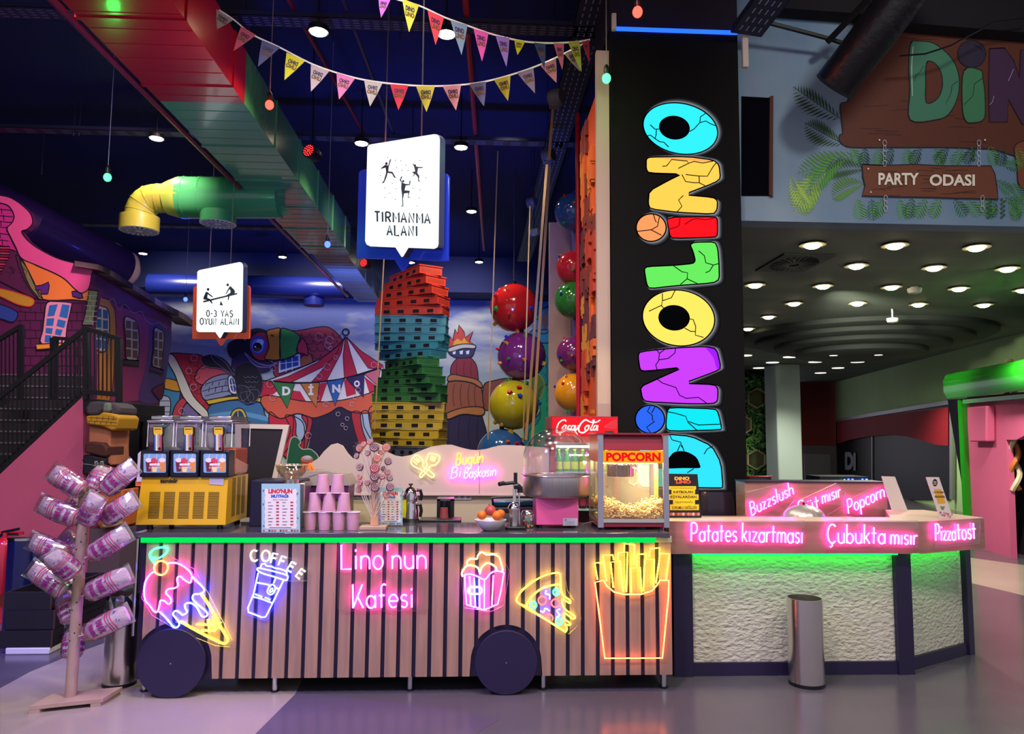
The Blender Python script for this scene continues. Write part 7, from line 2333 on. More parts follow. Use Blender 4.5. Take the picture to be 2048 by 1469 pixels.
# cloche
cc = at(1608, 1036, 5.42)
cc.z = min(cc.z, 1.0)
t = thing('food_cloche', 'ribbed steel food cover dome with small black knob on the bar', 'food cover', cc)
u4 = 5.42/FPX
rr = 40*u4
zcl = at(1608, 1010, 5.42).z-cc.z
mb = MB()
n_ = 60
rings = []
for j in range(9):
    ph = PI/2*j/8
    rings.append([(rr*math.cos(ph)*(1+.018*math.cos(k*2*PI/n_*20))*math.cos(2*PI*k/n_), rr*math.cos(ph)*(1+.018*math.cos(k*2*PI/n_*20))*math.sin(2*PI*k/n_), zcl*math.sin(ph)) for k in range(n_)])
mb.add([cc+Vector(v) for r_ in rings for v in r_], [(j*n_+k, j*n_+(k+1) % n_, (j+1)*n_+(k+1) % n_, (j+1)*n_+k) for j in range(8) for k in range(n_)])
mb.build('dome', mat('satin_steel', 'c4bcb4', rough=.35, metal=.6), t)
MB().ball(cc+Vector((0, 0, zcl+.008)), .01, 10).build('knob', m_black, t)
MB().lathe(cc+Vector((0, 0, -.02)), [(rr*1.15, 0), (rr*1.15, .02)], n=32).build('cloche_tray', m_steel, t)
# inner worktop of the bar under the cloche
MB().box(at(1350, 1000, 5.2).x, at(1775, 1000, 5.2).x, 5.21, 5.75, .9, cc.z-.02).build('inner_worktop', m_woodh, bar)

# waste bins
def bin_(px0, px1, ytop, ybot, lab, Y, liner=None, slant=0):
    a, b_ = at(px0, ybot, Y), at(px1, ybot, Y)
    c = Vector(((a.x+b_.x)/2, Y, 0))
    r_ = (b_.x-a.x)/2
    zt_b = at((px0+px1)/2, ytop, Y).z
    t = thing('waste_bin', lab, 'waste bin', c)
    MB().lathe(c, [(r_, .02), (r_, zt_b), (r_*.94, zt_b), (r_*.94, .05)], n=40, caps=False).build('bin_shell', mat('polished_steel', 'd8d0cc', rough=.24, metal=1), t)
    MB().lathe(c, [(r_*.94, zt_b-.12), (.001, zt_b-.121)], n=30, caps=False).build('bin_inside', m_black, t)
    MB().lathe(c, [(r_*1.02, 0), (r_*1.02, .022)], n=40).build('bin_foot', m_black, t)
    if liner:
        mb = MB()
        rg2 = random.Random(4)
        ring = []
        for z, k_ in ((zt_b+.006, 1.04), (zt_b-.03, 1.12), (zt_b-.09, 1.18), (zt_b-.14, 1.12)):
            ring.append([(c.x+r_*k_*(1+rg2.uniform(-.05, .05))*math.cos(2*PI*j/28), c.y+r_*k_*(1+rg2.uniform(-.05, .05))*math.sin(2*PI*j/28), z+rg2.uniform(-.012, .012)) for j in range(28)])
        mb.add([v for r2 in ring for v in r2], [(i*28+j, i*28+(j+1) % 28, (i+1)*28+(j+1) % 28, (i+1)*28+j) for i in range(3) for j in range(28)])
        mb.build('bin_liner', liner, t, smooth=0, sub=-1)
    return t


bin_(1580, 1647, 1196, 1362, 'tall polished steel bin in front of the white plaster bar', 4.86)
bin_(208, 271, 1188, 1358, 'polished steel bin with teal liner at the counter end', 4.98, clear('teal_liner', '4ab0b4', tr=.6, rough=.2))
# =================== crooked painted play house ===================
YCF = 11.5
XC = -5.93
cC = crop(0, 380, 3.4975)
ph = thing('crooked_play_house', 'crooked painted play house facade with pink roof edge and bent windows', 'play house', (XC-2, YCF, 0))
proj_f = lambda x, y, l: at(x, y, YCF-.004*l)
proj_s = lambda x, y, l: onX(x, y, XC+.004*l)
# solid front and side panels
fpts = [(-260, 330), (0, 391)] + cC(60, 50, 110, 75, 160, 112, 205, 155, 224, 200, 222, 240, 190, 275, 150, 292, 190, 350, 270, 412, 400, 478, 520, 512, 600, 530, 648, 552, 648, 585, 632, 640, 640, 700, 685, 705, 640, 950) + [(186, 700), (186, 1010), (-260, 1060)]
MB().prism([at(x, y, YCF) for x, y in fpts], (0, .12, 0)).build('front_wall', mat('plum_brick_wall', '5c1c4e', rough=.6), ph, smooth=0)
spts = cC(640, 552, 760, 600, 900, 690, 1100, 820, 1205, 880, 1185, 1150, 1150, 1300, 1120, 1469) + [(300, 1010), (183, 1060)]
MB().prism([onX(x, y, XC) for x, y in spts], (-.12, 0, 0)).build('side_wall', mat('plum_side_wall', '6a2450', rough=.6), ph, smooth=0)
f_ = Paint(proj_f, cC)
f_.fill([0, 95, 60, 115, 98, 175, 90, 225, 50, 270, 75, 340, 120, 430, 140, 455, 60, 440, 0, 440, -80, 440, -80, 95], 'c83088', 1, out=OUT)
for y in (130, 175, 215, 255, 300, 345, 385, 420):
    f_.line([-60, y, 20, y+8, 90 if y < 260 else 60, y+14], OUT, 1.6, 2)
    f_.line([(y*7) % 60, y, (y*7) % 60+3, y+40], OUT, 1.4, 2)
f_.fill([-80, 30, 0, 38, 60, 50, 110, 75, 160, 112, 205, 155, 226, 200, 224, 240, 190, 275, 150, 292, 190, 350, 270, 412, 400, 478, 520, 512, 600, 530, 648, 552, 640, 600, 620, 690, 570, 722, 520, 690, 460, 630, 400, 592, 330, 560, 250, 525, 150, 478, 110, 400, 75, 330, 50, 270, 88, 225, 98, 175, 60, 112, 0, 92, -80, 80], 'e85a94', 3, out=OUT)
f_.fill([140, 470, 250, 528, 330, 562, 400, 595, 460, 632, 520, 692, 570, 724, 618, 692, 610, 772, 500, 768, 300, 765, 240, 650, 190, 550], 'f0883c', 2, out=OUT)
f_.fill([110, 460, 150, 480, 190, 550, 240, 660, 300, 765, 240, 740, 180, 650, 140, 560], '8a8a4c', 2.4, out=OUT)
f_.fill([80, 420, 130, 455, 160, 560, 210, 680, 270, 760, 200, 740, 100, 690, 0, 640, -80, 600, -80, 420], '5a2048', 2.6, out=OUT)
for i in range(10):
    x, y = R.uniform(10, 170), R.uniform(470, 650)
    f_.line([x, y, x+30, y+20, x+20, y+50], OUT, 1, 2.8)
for q in ([248, 672, 290, 668, 340, 645, 345, 668, 340, 700, 335, 728, 290, 730, 285, 702, 250, 702], [503, 712, 530, 708, 575, 730, 582, 755, 555, 760, 510, 745]):
    f_.fill(q, '5a2a80', 3.4, smooth=False, out=OUT)
f_.fill([-80, 690, 0, 690, 120, 720, 235, 765, 215, 815, 120, 800, 0, 745, -80, 730], 'c89a2c', 4, out='c03a2c')
f_.fill([-80, 790, 0, 800, 90, 835, 125, 870, 90, 925, 0, 900, -80, 900], '2c4a9c', 4, out=OUT)
for r_ in range(8):
    y = 790+r_*62
    f_.line([120, y, 330, y+(r_ % 2)*8, 610, y+4], '30102c', 1.6, 1.2)
    for k_ in range(7):
        x = 140+k_*72+(r_ % 2)*36
        f_.line([x, y, x+4, y+60], '30102c', 1.4, 1.2, smooth=False)
# spiral pipe
for i in range(11):
    y = 395+i*19
    x0 = 0 if i < 4 else -8*(i-3)
    f_.fill([x0, y, x0+70-i*1.5, y+3, x0+70-i*1.5, y+20, x0, y+20], ['c83c60', '8a2444'][i % 2], 4, smooth=False, out=OUT)
# window
f_.fill([330, 790, 400, 782, 495, 790, 500, 812, 470, 950, 440, 1082, 290, 1075, 300, 980, 312, 880], 'e89ab0', 5, out=OUT)
for q in ([345, 808, 405, 800, 380, 880, 332, 885], [435, 800, 488, 808, 470, 900, 415, 885], [328, 900, 380, 898, 372, 950, 322, 950], [405, 905, 462, 918, 450, 965, 395, 952], [322, 965, 370, 968, 362, 1008, 318, 1000], [392, 972, 440, 980, 425, 1020, 385, 1010], [318, 1015, 360, 1020, 352, 1070, 312, 1065], [383, 1022, 420, 1030, 412, 1072, 372, 1070]):
    f_.fill(q, '2870b8', 6, smooth=False)
f_.fill([253, 1080, 430, 1072, 428, 1105, 258, 1118], 'f0a030', 6.5, smooth=False, out=OUT)
# stone pilaster
f_.fill([622, 700, 686, 706, 672, 800, 650, 945, 575, 945, 598, 860, 615, 760], '6f7a68', 6, smooth=False, out=OUT)
for i in range(6):
    y = 738+i*36
    f_.line([600, y, 680, y+4], 'a8b09a', 1, 7, smooth=False)
    f_.line([630+(i % 2)*22, y, 628+(i % 2)*22, y+34], 'a8b09a', 1, 7, smooth=False)
f_.build('front_painting', ph)
g_ = Paint(proj_s, cC)
g_.fill([645, 760, 720, 770, 800, 800, 1000, 880, 1190, 960, 1180, 1150, 1120, 1469, 990, 1469, 640, 1469, 640, 950], '9a3a6c', 1)
g_.fill([650, 740, 700, 745, 790, 800, 812, 950, 806, 1100, 770, 1469, 640, 1469, 640, 950], 'c08830', 1.6, out='5a2c20')
g_.fill([1050, 930, 1110, 920, 1195, 1000, 1185, 1150, 1120, 1469, 970, 1469, 1010, 1280, 1040, 1100], '53447e', 1.6)
g_.line([690, 745, 740, 790, 790, 760, 830, 840, 870, 800, 930, 860, 990, 850, 1010, 900, 1060, 940, 1110, 930, 1170, 970], 'c88a9a', 1.2, 3)
g_.line([700, 760, 760, 770, 800, 830, 850, 800, 920, 850], '3a1430', 1, 2.6)
for (q, dark) in (([668, 818, 715, 815, 760, 850, 765, 1000, 735, 1128, 665, 1100, 668, 950], 0), ([872, 898, 920, 900, 960, 935, 973, 1060, 960, 1190, 885, 1182, 880, 1050], 1), ([1080, 972, 1120, 978, 1147, 1010, 1140, 1150, 1125, 1250, 1068, 1230, 1078, 1100], 1)):
    g_.fill(q, 'd8c8b8', 4, out=OUT)
    xs, ys = q[0::2], q[1::2]
    x0, x1, y0, y1 = min(xs)+10, max(xs)-10, min(ys)+12, max(ys)-14
    cx_ = (x0+x1)/2
    for r_ in range(4):
        for c_ in range(2):
            a0 = x0+c_*(cx_-x0+5)
            b0 = a0+(cx_-x0)-5
            ya = y0+(y1-y0)*r_/4+4+c_*8
            yb2 = ya+(y1-y0)/4-9
            g_.fill([a0, ya, b0, ya+3, b0, yb2, a0, yb2-3], '2464a8' if not dark else '6a5c4a', 5, smooth=False)
g_.fill([862, 1188, 970, 1195, 972, 1235, 862, 1220], '3a4038', 5, smooth=False, out=OUT)
g_.fill([1055, 1230, 1145, 1262, 1142, 1290, 1052, 1265], '4a2060', 5, smooth=False, out=OUT)
g_.fill([1065, 1400, 1110, 1370, 1150, 1360, 1140, 1440, 1120, 1469, 1090, 1440], '6a1c3c', 4, out=OUT)
for i in range(4):
    g_.line([645+i*36, 1150, 640+i*36, 1460], '5a2c20', 1.6, 2.4, smooth=False)
g_.build('side_painting', ph)
# overhanging shingle roof of the side wall
m_sh = [mat('shingle_'+c, c, rough=.8) for c in ('6a5a5a', '8a7a70', 'a89a88', '54464c')]
top = cC(195, 315, 300, 365, 420, 440, 520, 478, 620, 507, 700, 525, 800, 575, 900, 640, 1000, 700, 1100, 765, 1200, 820, 1300, 870, 1350, 915)
N_ = 30
for i in range(12, N_):
    t0 = i/(N_)*(len(top)-1)
    t1 = (i+1.25)/(N_)*(len(top)-1)
    gp = lambda t: Vector(top[min(len(top)-1, int(t))]).lerp(Vector(top[min(len(top)-1, int(t)+1)]), t-int(t)) if t < len(top)-1 else Vector(top[-1])
    a_, b_ = gp(t0), gp(t1)
    far = i/N_
    h_ = 9+4*far if i > 11 else 5+i*.5
    a3, b3 = onX(a_.x, a_.y, XC+.1), onX(b_.x, b_.y, XC+.1)
    c3, d3 = onX(b_.x, b_.y+h_, XC+.18), onX(a_.x, a_.y+h_, XC+.18)
    MB().prism([a3, b3, c3, d3], (-.35, 0, .05)).build('roof_shingle', m_sh[(i*7) % 4], ph)

# =================== stairs and railings ===================
m_step = mat('dark_step', '2c2a30', rough=.7)
m_rail = mat('black_steel_rail', '0c0c14', rough=.5)
YS_ = 8.6
st = thing('staircase', 'dark staircase with pink side wall and black baluster railing', 'staircase', (at(60, 900, YS_).x, YS_+.5, 0))
pw = [(-120, 1050), (0, 948), (164, 793), (166, 800), (166, 1000), (182, 1010), (182, 1200), (-120, 1230)]
zf_ = lambda x, y: at(x, y, YS_)
P = [zf_(*q) for q in pw[:6]]
P = P+[Vector((P[-1].x, P[-1].y, 0)), Vector((P[0].x, P[0].y, 0))]
MB().prism(P, (0, .15, 0)).build('pink_side_wall', m_pink, st)
MB().prism([zf_(-120, 1036), zf_(0, 930), zf_(164, 783), zf_(164, 795), zf_(0, 949), zf_(-120, 1055)], (0, .06, 0)).build('stringer', m_rail, st)
for i in range(9):
    y = 930-i*22.5
    Ya = YS_+.4+i*.26
    a_, b_ = at(-140, y, Ya), at(min(160, 60+i*14) if i < 7 else 165, y, Ya)
    MB().box(a_.x, b_.x, Ya, Ya+.3, max(0, b_.z-.34), b_.z).build('step', m_step, st)
    MB().box(a_.x, b_.x, Ya-.01, Ya, b_.z-.02, b_.z).build('step_nosing', mat('nosing_grey', '6a6870', rough=.5), st)


def bar_(p, q, r, nm, par, mt=None, n=4):
    return MB().tube([p, q], r, n=n).build(nm, mt or m_rail, par)


T = lambda x, y: at(x, y, YS_-.02)
bar_(T(-120, 890), T(172, 657), .035, 'handrail', st)
bar_(T(172, 657), T(240, 679), .035, 'handrail', st)
bar_(T(172, 655), T(172, 800), .035, 'post', st)
bar_(T(238, 679), T(238, 805), .04, 'post', st)
bar_(T(172, 784), T(240, 790), .04, 'bottom_rail', st)
for i in range(21):
    x = -20+i*9
    yt_ = 657+(172-x)*.797+4
    yb_ = 784+(164-x)*.9 if x < 164 else 786
    bar_(T(x, yt_), T(x, min(yb_, 930 if x > 0 else 960)), .009, 'baluster', st)
for i in range(7):
    x = 181+i*8.2
    bar_(T(x, 657+(x-172)*.32+3), T(x, 787), .009, 'baluster', st)
t = thing('landing_railing', 'short black railing at the top of the stairs near the bent window', 'railing', at(130, 800, 9.9))
T2 = lambda x, y: at(x, y, 9.9)
bar_(T2(106, 676), T2(163, 681), .03, 'handrail', t)
bar_(T2(107, 676), T2(107, 800), .045, 'post', t)
for i in range(6):
    bar_(T2(116+i*8, 678), T2(116+i*8, 800), .009, 'baluster', t)
t = thing('stair_railing', 'black railing on the far side of the stairs by the frame edge', 'railing', at(20, 850, 9.4))
T3 = lambda x, y: at(x, y, 9.4)
bar_(T3(-60, 715), T3(43, 652), .035, 'handrail', t)
bar_(T3(43, 650), T3(41, 800), .035, 'post', t)
for i in range(5):
    x = 3+i*8
    bar_(T3(x, 680-x*.6), T3(x, 815-x*.5), .009, 'baluster', t)
ld = thing('stair_landing', 'black landing slab under the corner of the stair railing', 'landing', at(200, 850, YS_+.3))
MB().prism([T(166, 796), T(241, 806), T(241, 829), T(166, 822)], (0, 1.2, 0)).build('landing_slab', m_rail, ld)
# door opening beyond the totem
dz = lambda x, y: at(x, y, 10.4)
t = thing('dark_doorway', 'black framed doorway under the painted house with a green poster inside', 'doorway', (dz(260, 900).x, 10.4, 0))
P = [dz(236, 828), dz(297, 836), Vector((dz(297, 836).x, 10.4, 0)), Vector((dz(236, 836).x, 10.4, 0))]
MB().prism(P, (0, .05, 0)).build('door_leaf', mat('dark_door', '161420', rough=.5), t)
for x in (240, 281, 297):
    a_ = dz(x, 830)
    MB().box(a_.x-.03, a_.x+.03, 10.33, 10.4, 0, a_.z).build('door_post', m_rail, t)
MB().prism([dz(236, 823), dz(336, 836), dz(336, 850), dz(236, 838)], (0, -.08, 0)).build('lintel', m_rail, t)
t = thing('green_poster', 'lime green poster with dark panel and leaf drawing beside the totem', 'poster', at(230, 930, 9.6))
q_ = lambda x, y: at(x, y, 9.6)
MB().prism([q_(215, 862), q_(244, 860), q_(242, 935), q_(215, 940)], (0, .02, 0)).build('poster_sheet', mat('lime_poster', '9ac41c', rough=.5), t)
p = Paint(lambda x, y, l: at(x, y, 9.6-.002*l), crop(0, 780, 4.32))
p.fill([1000, 415, 1050, 430, 1035, 620, 975, 600], '14301c', 1, smooth=False)
p.line([1015, 500, 1030, 540, 1020, 580, 1035, 610], '5aa86a', 1, 2)
p.fill([960, 600, 1035, 620, 1040, 670, 960, 660], 'd8e83c', 1, smooth=False)
p.build('poster_print', t)
struct(MB().box(-12, XC+.0, 12.2, 12.3, 0, 2.3), 'wall_under_house', m_dw)

# totem: stacked fantasy tower bits
t = thing('carved_totem', 'stacked carved totem with grey rock cap, yellow brick collar and navy base', 'totem', (at(205, 1000, 8.2).x, 8.2, 0))
cT = crop(0, 780, 4.32)


def slab(nm, pts, mt, Y=8.2, d=.45, bev=.02):
    P = [at(x, y, Y) for x, y in cT(*pts)]
    return MB().prism(P, (0, d, 0)).build(nm, mt, t, bevel=bev)


slab('rock_cap', [738, 215, 735, 150, 770, 105, 830, 98, 940, 105, 985, 115, 1030, 155, 1030, 215, 960, 222, 880, 190, 850, 215, 790, 222], mat('dark_rock', '4a4450', rough=.8), bev=.03)
slab('rock_facet', [880, 190, 890, 115, 940, 110, 952, 185, 920, 195], mat('sage_rock', '6e8078', rough=.8), Y=8.15, d=.1)
yb3 = slab('brick_collar', [738, 225, 850, 220, 880, 190, 1000, 215, 1028, 240, 1005, 345, 960, 355, 900, 325, 850, 315, 745, 300], mat('yellow_brick', 'c09020', rough=.6), Y=8.12, d=.5)
p = Paint(lambda x, y, l: at(x, y, 8.12-.003*l), cT)
for y in (245, 275, 305):
    p.line([760, y-5, 860, y, 1010, y+10], '3a2810', .9, 1)
for x in (790, 840, 890, 940, 980):
    p.line([x, 230, x-3, 268], '3a2810', .9, 1, smooth=False)
    p.line([x-20, 275, x-22, 300], '3a2810', .9, 1, smooth=False)
p.build('brick_lines', yb3)
slab('pink_trunk', [765, 305, 850, 318, 905, 328, 958, 352, 950, 500, 955, 660, 760, 470], mat('salmon_trunk', 'c07a5c', rough=.7, var=.3, vs=4))
slab('brown_band', [735, 455, 780, 448, 890, 460, 925, 500, 922, 580, 880, 582, 800, 560, 720, 545], mat('brown_band', '4a2420', rough=.7), Y=8.12, d=.4)
slab('navy_block', [715, 560, 800, 566, 915, 590, 905, 650, 860, 760, 705, 735], mat('navy_block', '161428', rough=.6), Y=8.14, d=.4)
p = Paint(lambda x, y, l: at(x, y, 8.13-.003*l), cT)
for x in (818, 868):
    p.fill([x, 618, x+24, 615, x+26, 660, x, 662], 'c8c8a8', 1, smooth=False)
    p.fill([x+6, 625, x+18, 622, x+19, 655, x+6, 656], '28303c', 1.5, smooth=False)
p.line([715, 640, 780, 648, 860, 665], 'a8a8b8', .9, 1)
p.build('small_windows', t)
slab('orange_base', [710, 740, 780, 738, 930, 900, 1060, 860, 1060, 1190, 870, 1210, 700, 1000], mat('orange_base', 'b8601c', rough=.7), Y=8.2, d=.4)
b0 = at(180, 1060, 8.2)
b1 = at(242, 1060, 8.2)
MB().box(b0.x, b1.x, 8.2, 8.6, 0, at(200, 1058, 8.2).z).build('plinth', mat('dusty_plinth', '5a4a5c', rough=.7), t)
slab('cream_block', [850, 1100, 1010, 1060, 1020, 1180, 880, 1200], mat('cream_block', 'b89870', rough=.7), Y=8.1, d=.3)
# white signboard edge by the slush machine
t = thing('small_signboard', 'white rounded signboard edge with orange foot behind the slush machine', 'signboard', at(276, 970, 6.4))
MB().prism([at(x, y, 6.4) for x, y in ((276, 908), (281, 903), (300, 903), (300, 964), (273, 964))], (0, .03, 0)).build('white_board', mat('white_card'), t)
MB().prism([at(x, y, 6.42) for x, y in ((271, 962), (300, 962), (300, 973), (271, 973))], (0, .03, 0)).build('orange_edge', mat('orange_acrylic'), t)
a_ = at(285, 964, 6.45)
MB().box(a_.x-.03, a_.x+.05, 6.45, 6.5, 0, a_.z).build('sign_post', m_rail, t)

# =================== floss bag stand ===================
YPo = 4.62
stn = thing('floss_bag_stand', 'round wooden pole with peg holes on a flat board base', 'display stand', gz(140, 1400, 0))
bq = [gz(57, 1430, 0), gz(203, 1415, 0), gz(204, 1402, 0), gz(78, 1412, 0)]
bA, bB = gz(57, 1430, 0), gz(205, 1414, 0)
bC, bD = bB+Vector((.02, .2, 0)), bA+Vector((.02, .2, 0))
m_pl = mat('pale_stand_wood', 'a88f80', rough=.55, var=.4, vs=6, col2='8c7468')
MB().prism([v+Vector((0, 0, .022)) for v in (bA, bB, bC, bD)], (0, 0, .025)).build('base_board', m_pl, stn, bevel=.002)
dd = (bB-bA).normalized()
for u in (.0, .83):
    o_ = bA+dd*(bB-bA).length*u
    e_ = o_+dd*(bB-bA).length*.14
    MB().prism([o_, e_, e_+Vector((.02, .2, 0)), o_+Vector((.02, .2, 0))], (0, 0, .022)).build('foot_batten', m_pl, stn)
pb = (bA+bB+bC+bD)/4
ptop = at(170, 985, pb.y+.02)
pb2 = Vector((at(141, 1397, pb.y).x, pb.y, .045))
pole = MB().tube([pb2, ptop], .032, n=24).build('pole', m_pl, stn)
mb = MB()
ax = (ptop-pb2).normalized()
for k in range(26):
    p_ = pb2+ax*(.28+k*.044)
    th = -PI/2+((k % 4)-1.5)*.75
    o_ = Vector((math.cos(th), math.sin(th), 0))
    mb.lathe(p_+o_*.0315, [(.0045, 0), (.0045, .0015)], n=8, axis=o_)
mb.build('peg_holes', mat('hole_dark', '1c1014', rough=.9), pole)
m_bag = clear('bag_clear', 'ffffff', tr=.72, rough=.14)
m_fl = mat('floss_pink_white', 'dcb4cc', rough=.9, var=.5, vs=22, col2='e8d8e4', bump=.5, bs=60)
m_pr1 = mat('print_purple', '8a1670', rough=.5)
m_pr2 = mat('print_red', 'c01c58', rough=.5)
m_prb = mat('print_blue', '3a3aa8', rough=.5)
bags = [((735, 890), (425, 690), 1, -.05, .06), ((775, 890), (925, 650), 1, .10, .0), ((890, 890), (1175, 640), 1, -.02, -.06), ((700, 1125), (320, 970), 1, .0, .06), ((740, 1160), (850, 895), 1, -.09, 0),
        ((875, 1130), (1190, 930), 1, -.02, -.05), ((710, 1060), (600, 930), 1, .10, .05), ((600, 1440), (240, 1290), 1, .04, .05), ((700, 1450), (530, 1240), 1, .09, .04), ((765, 1440), (1130, 1215), 1, -.02, -.05),
        ((530, 352), (345, 200), 2, -.10, .03), ((470, 470), (195, 290), 2, -.03, .05), ((598, 490), (930, 335), 2, -.03, -.05), ((505, 690), (440, 465), 2, .07, 0), ((602, 770), (922, 608), 2, -.03, -.05), ((500, 950), (530, 700), 2, .075, 0)]
blab = ['topmost, leaning out over the stairs side', 'topmost pointing up behind the crossing bag', 'topmost, reaching toward the slush machine', 'second tier, pointing out over the pink wall', 'second tier, facing front right on the pole top', 'second tier, reaching toward the yellow machine',
        'second tier, small behind the pole', 'third tier, pointing out over the waste drum', 'third tier, tucked behind the pole', 'third tier, with its tip near the green strip', 'round bag end facing front halfway up', 'mid pole, slanting out over the black drawers',
        'mid pole, with its green-lit tip by the bin liner', 'hanging behind the pole at drawer height', 'lowest side bag, just over the steel bin', 'lowest of all, low behind the pole foot']
k1c, k2c = crop(0, 780, 4.32), crop(0, 1050, 3.507)
axis_at = lambda z: pb2+(ptop-pb2)*((z-pb2.z)/(ptop.z-pb2.z))
for bi, (pa, pt, kk, dy, dx2) in enumerate(bags):
    kf = k1c if kk == 1 else k2c
    (ax_, ay_), (tx_, ty_) = kf(*pa)[0], kf(*pt)[0]
    yb_ = pb.y+dy
    a3 = at(ax_, ay_, yb_)
    t3 = at(tx_, ty_, yb_+(dy*.9 if abs(dy) > .06 else -.02))
    if bi == 10:
        t3 = at(tx_-2, ty_-2, yb_-.12)
    d_ = (t3-a3)
    L_ = d_.length
    d_.normalize()
    t = thing('floss_bag', 'printed bag of pink candy floss, '+blab[bi], 'candy floss bag', a3, 'candy floss bags on the pole')
    vis = Vector((0, -1, 0))
    n_ = (vis-d_*vis.dot(d_)).normalized()
    s_ = d_.cross(n_).normalized()
    prof = [(.0, .012, .012), (.05, .045, .042), (.14, .06, .055), (.4, .064, .058), (.65, .063, .052), (.8, .062, .038), (.9, .062, .02), (1.0, .064, .003)]
    wsc = 1.0 if bi != 10 else 1.05
    rg = random.Random(bi)

    def ringpts(k, kn=24, sc=1.0, jit=.0):
        u, w_, th = k
        return [a3+d_*L_*u+(s_*math.cos(2*PI*j/kn)*w_+n_*math.sin(2*PI*j/kn)*th)*sc*wsc*(1+rg.uniform(-jit, jit)) for j in range(kn)]
    mb = MB()
    rs_ = [ringpts(k, jit=.05) for k in prof]
    mb.add([v for r2 in rs_ for v in r2], [(i*24+j, i*24+(j+1) % 24, (i+1)*24+(j+1) % 24, (i+1)*24+j) for i in range(len(prof)-1) for j in range(24)])
    film = mb.build('bag_film', m_bag, t, smooth=0 if bi % 2 else 30, sub=-1)
    mb = MB()
    ip = [(.03, .012, .012), (.07, .042, .04), (.15, .056, .05), (.4, .06, .053), (.65, .06, .048), (.82, .054, .032), (.91, .045, .012)]
    rs_ = [ringpts(k, jit=.04) for k in ip]
    mb.add([v for r2 in rs_ for v in r2], [(i*24+j, i*24+(j+1) % 24, (i+1)*24+(j+1) % 24, (i+1)*24+j) for i in range(len(ip)-1) for j in range(24)]+[tuple(range(24)), tuple((len(ip)-1)*24+j for j in range(24))])
    mb.build('candy_floss', m_fl, t)

    def srf(u, ph):
        """point on the bag: u along, ph angle (0 faces the front)"""
        for (u0, w0, h0), (u1, w1, h1) in zip(prof, prof[1:]):
            if u <= u1:
                f = (u-u0)/(u1-u0)
                w_, th = w0+(w1-w0)*f, h0+(h1-h0)*f
                break
        return a3+d_*L_*u+(s_*math.sin(ph)*w_+n_*math.cos(ph)*th)*wsc*1.035
    pm_ = MB()
    for u0, sw, mi in ((.08, .018, 1), (.13, .01, 1), (.56, .02, 1), (.61, .012, 0), (.66, .016, 1)):
        for j in range(26):
            p0, p1 = -1.9+j*3.8/26, -1.9+(j+1)*3.8/26
            w0, w1 = .014*math.sin(p0*3), .014*math.sin(p1*3)
            pm_.add([srf(u0+w0, p0), srf(u0+w1, p1), srf(u0+sw+w1, p1), srf(u0+sw+w0, p0)], [(0, 1, 2, 3)], mi)
    flip = 1 if d_.x > 0 else -1
    for c0_ in (-.0, 1.75, -1.75):
        for tx2, ua, ub in (('PAMUK', .36, .5), ('ŞEKERİ', .19, .32)):
            key = (tx2, .05, 1, 0)
            tmp = MB()
            textmb(tx2, [(0, 0, 1), (1, 0, 1), (1, 0, 0), (0, 0, 0)], tmp, bold=.06, depth=0, res=1)
            pm_.add([srf(ub+(ua-ub)*(1-v.z) if True else 0, c0_+flip*0+(v.x-.5)*1.35) for v in tmp.v], tmp.f, 0)
    for j in range(12):
        u, p0 = rg.choice([rg.uniform(.7, .8), rg.uniform(.52, .55)]), rg.uniform(-1.5, 1.5)
        q = srf(u, p0)
        e1, e2 = srf(u+.02, p0)-q, srf(u, p0+.13)-q
        pm_.add([q, q+e1, q+e1*.4+e2, q-e1*.5+e2*.6], [(0, 1, 2, 3)], 2)
    pm_.build('bag_print', [m_pr1, m_pr2, m_prb], film, smooth=0, sub=-1)
    hole = axis_at(a3.z-.03)
    MB().tube([a3+d_*.05, a3-(a3-hole)*.85], .003, n=6).build('stick', m_stick, t)

# =================== things on the floor by the stairs ===================
t = thing('fire_extinguisher', 'red fire extinguisher on a red stand by the frame edge', 'fire extinguisher', (at(8, 1190, 6.6).x, 6.6, 0))
c = Vector((at(10, 1190, 6.6).x, 6.6, 0))
zc2 = at(10, 1088, 6.6).z
m_fe = mat('extinguisher_red', 'b81c2c', rough=.25, coat=.5)
z_b = at(10, 1185, 6.6).z
MB().box(c.x-.1, c.x+.1, 6.62, 6.64, 0, z_b+.5).build('stand_plate', m_fe, t)
MB().box(c.x-.12, c.x+.12, 6.5, 6.75, 0, .02).build('stand_foot', m_fe, t)
MB().lathe(c+Vector((0, -.05, 0)), [(.075, z_b), (.08, z_b+.02), (.08, zc2), (.06, zc2+.04), (.02, zc2+.06), (.02, zc2+.1)], n=28).build('cylinder_tank', m_fe, t)
MB().tube([c+Vector((-.03, -.05, zc2+.1)), c+Vector((.11, -.05, zc2+.13))], .012, n=6).build('lever_handle', m_black, t)
MB().tube([c+Vector((-.03, -.05, zc2+.09)), c+Vector((.1, -.05, zc2+.085))], .01, n=6).build('carry_handle', m_black, t)
MB().tube([c+Vector((-.02, -.05, zc2+.09)), c+Vector((-.1, -.08, zc2)), c+Vector((-.1, -.08, z_b+.1))], .012, n=6).build('hose', m_black, t)
t = thing('waste_drum', 'dark glossy round drum with steel lid beside the fire extinguisher', 'drum', (at(50, 1180, 6.3).x, 6.3, 0))
c = Vector((at(50, 1180, 6.3).x, 6.3, 0))
zt6 = at(50, 1078, 6.3).z
MB().lathe(c, [(.14, 0), (.14, zt6)], n=32).build('drum_body', mat('dark_blue_gloss', '14183c', rough=.15, coat=.5), t)
MB().lathe(c, [(.145, zt6), (.145, zt6+.02), (.1, zt6+.025)], n=32).build('drum_lid', m_chr, t)
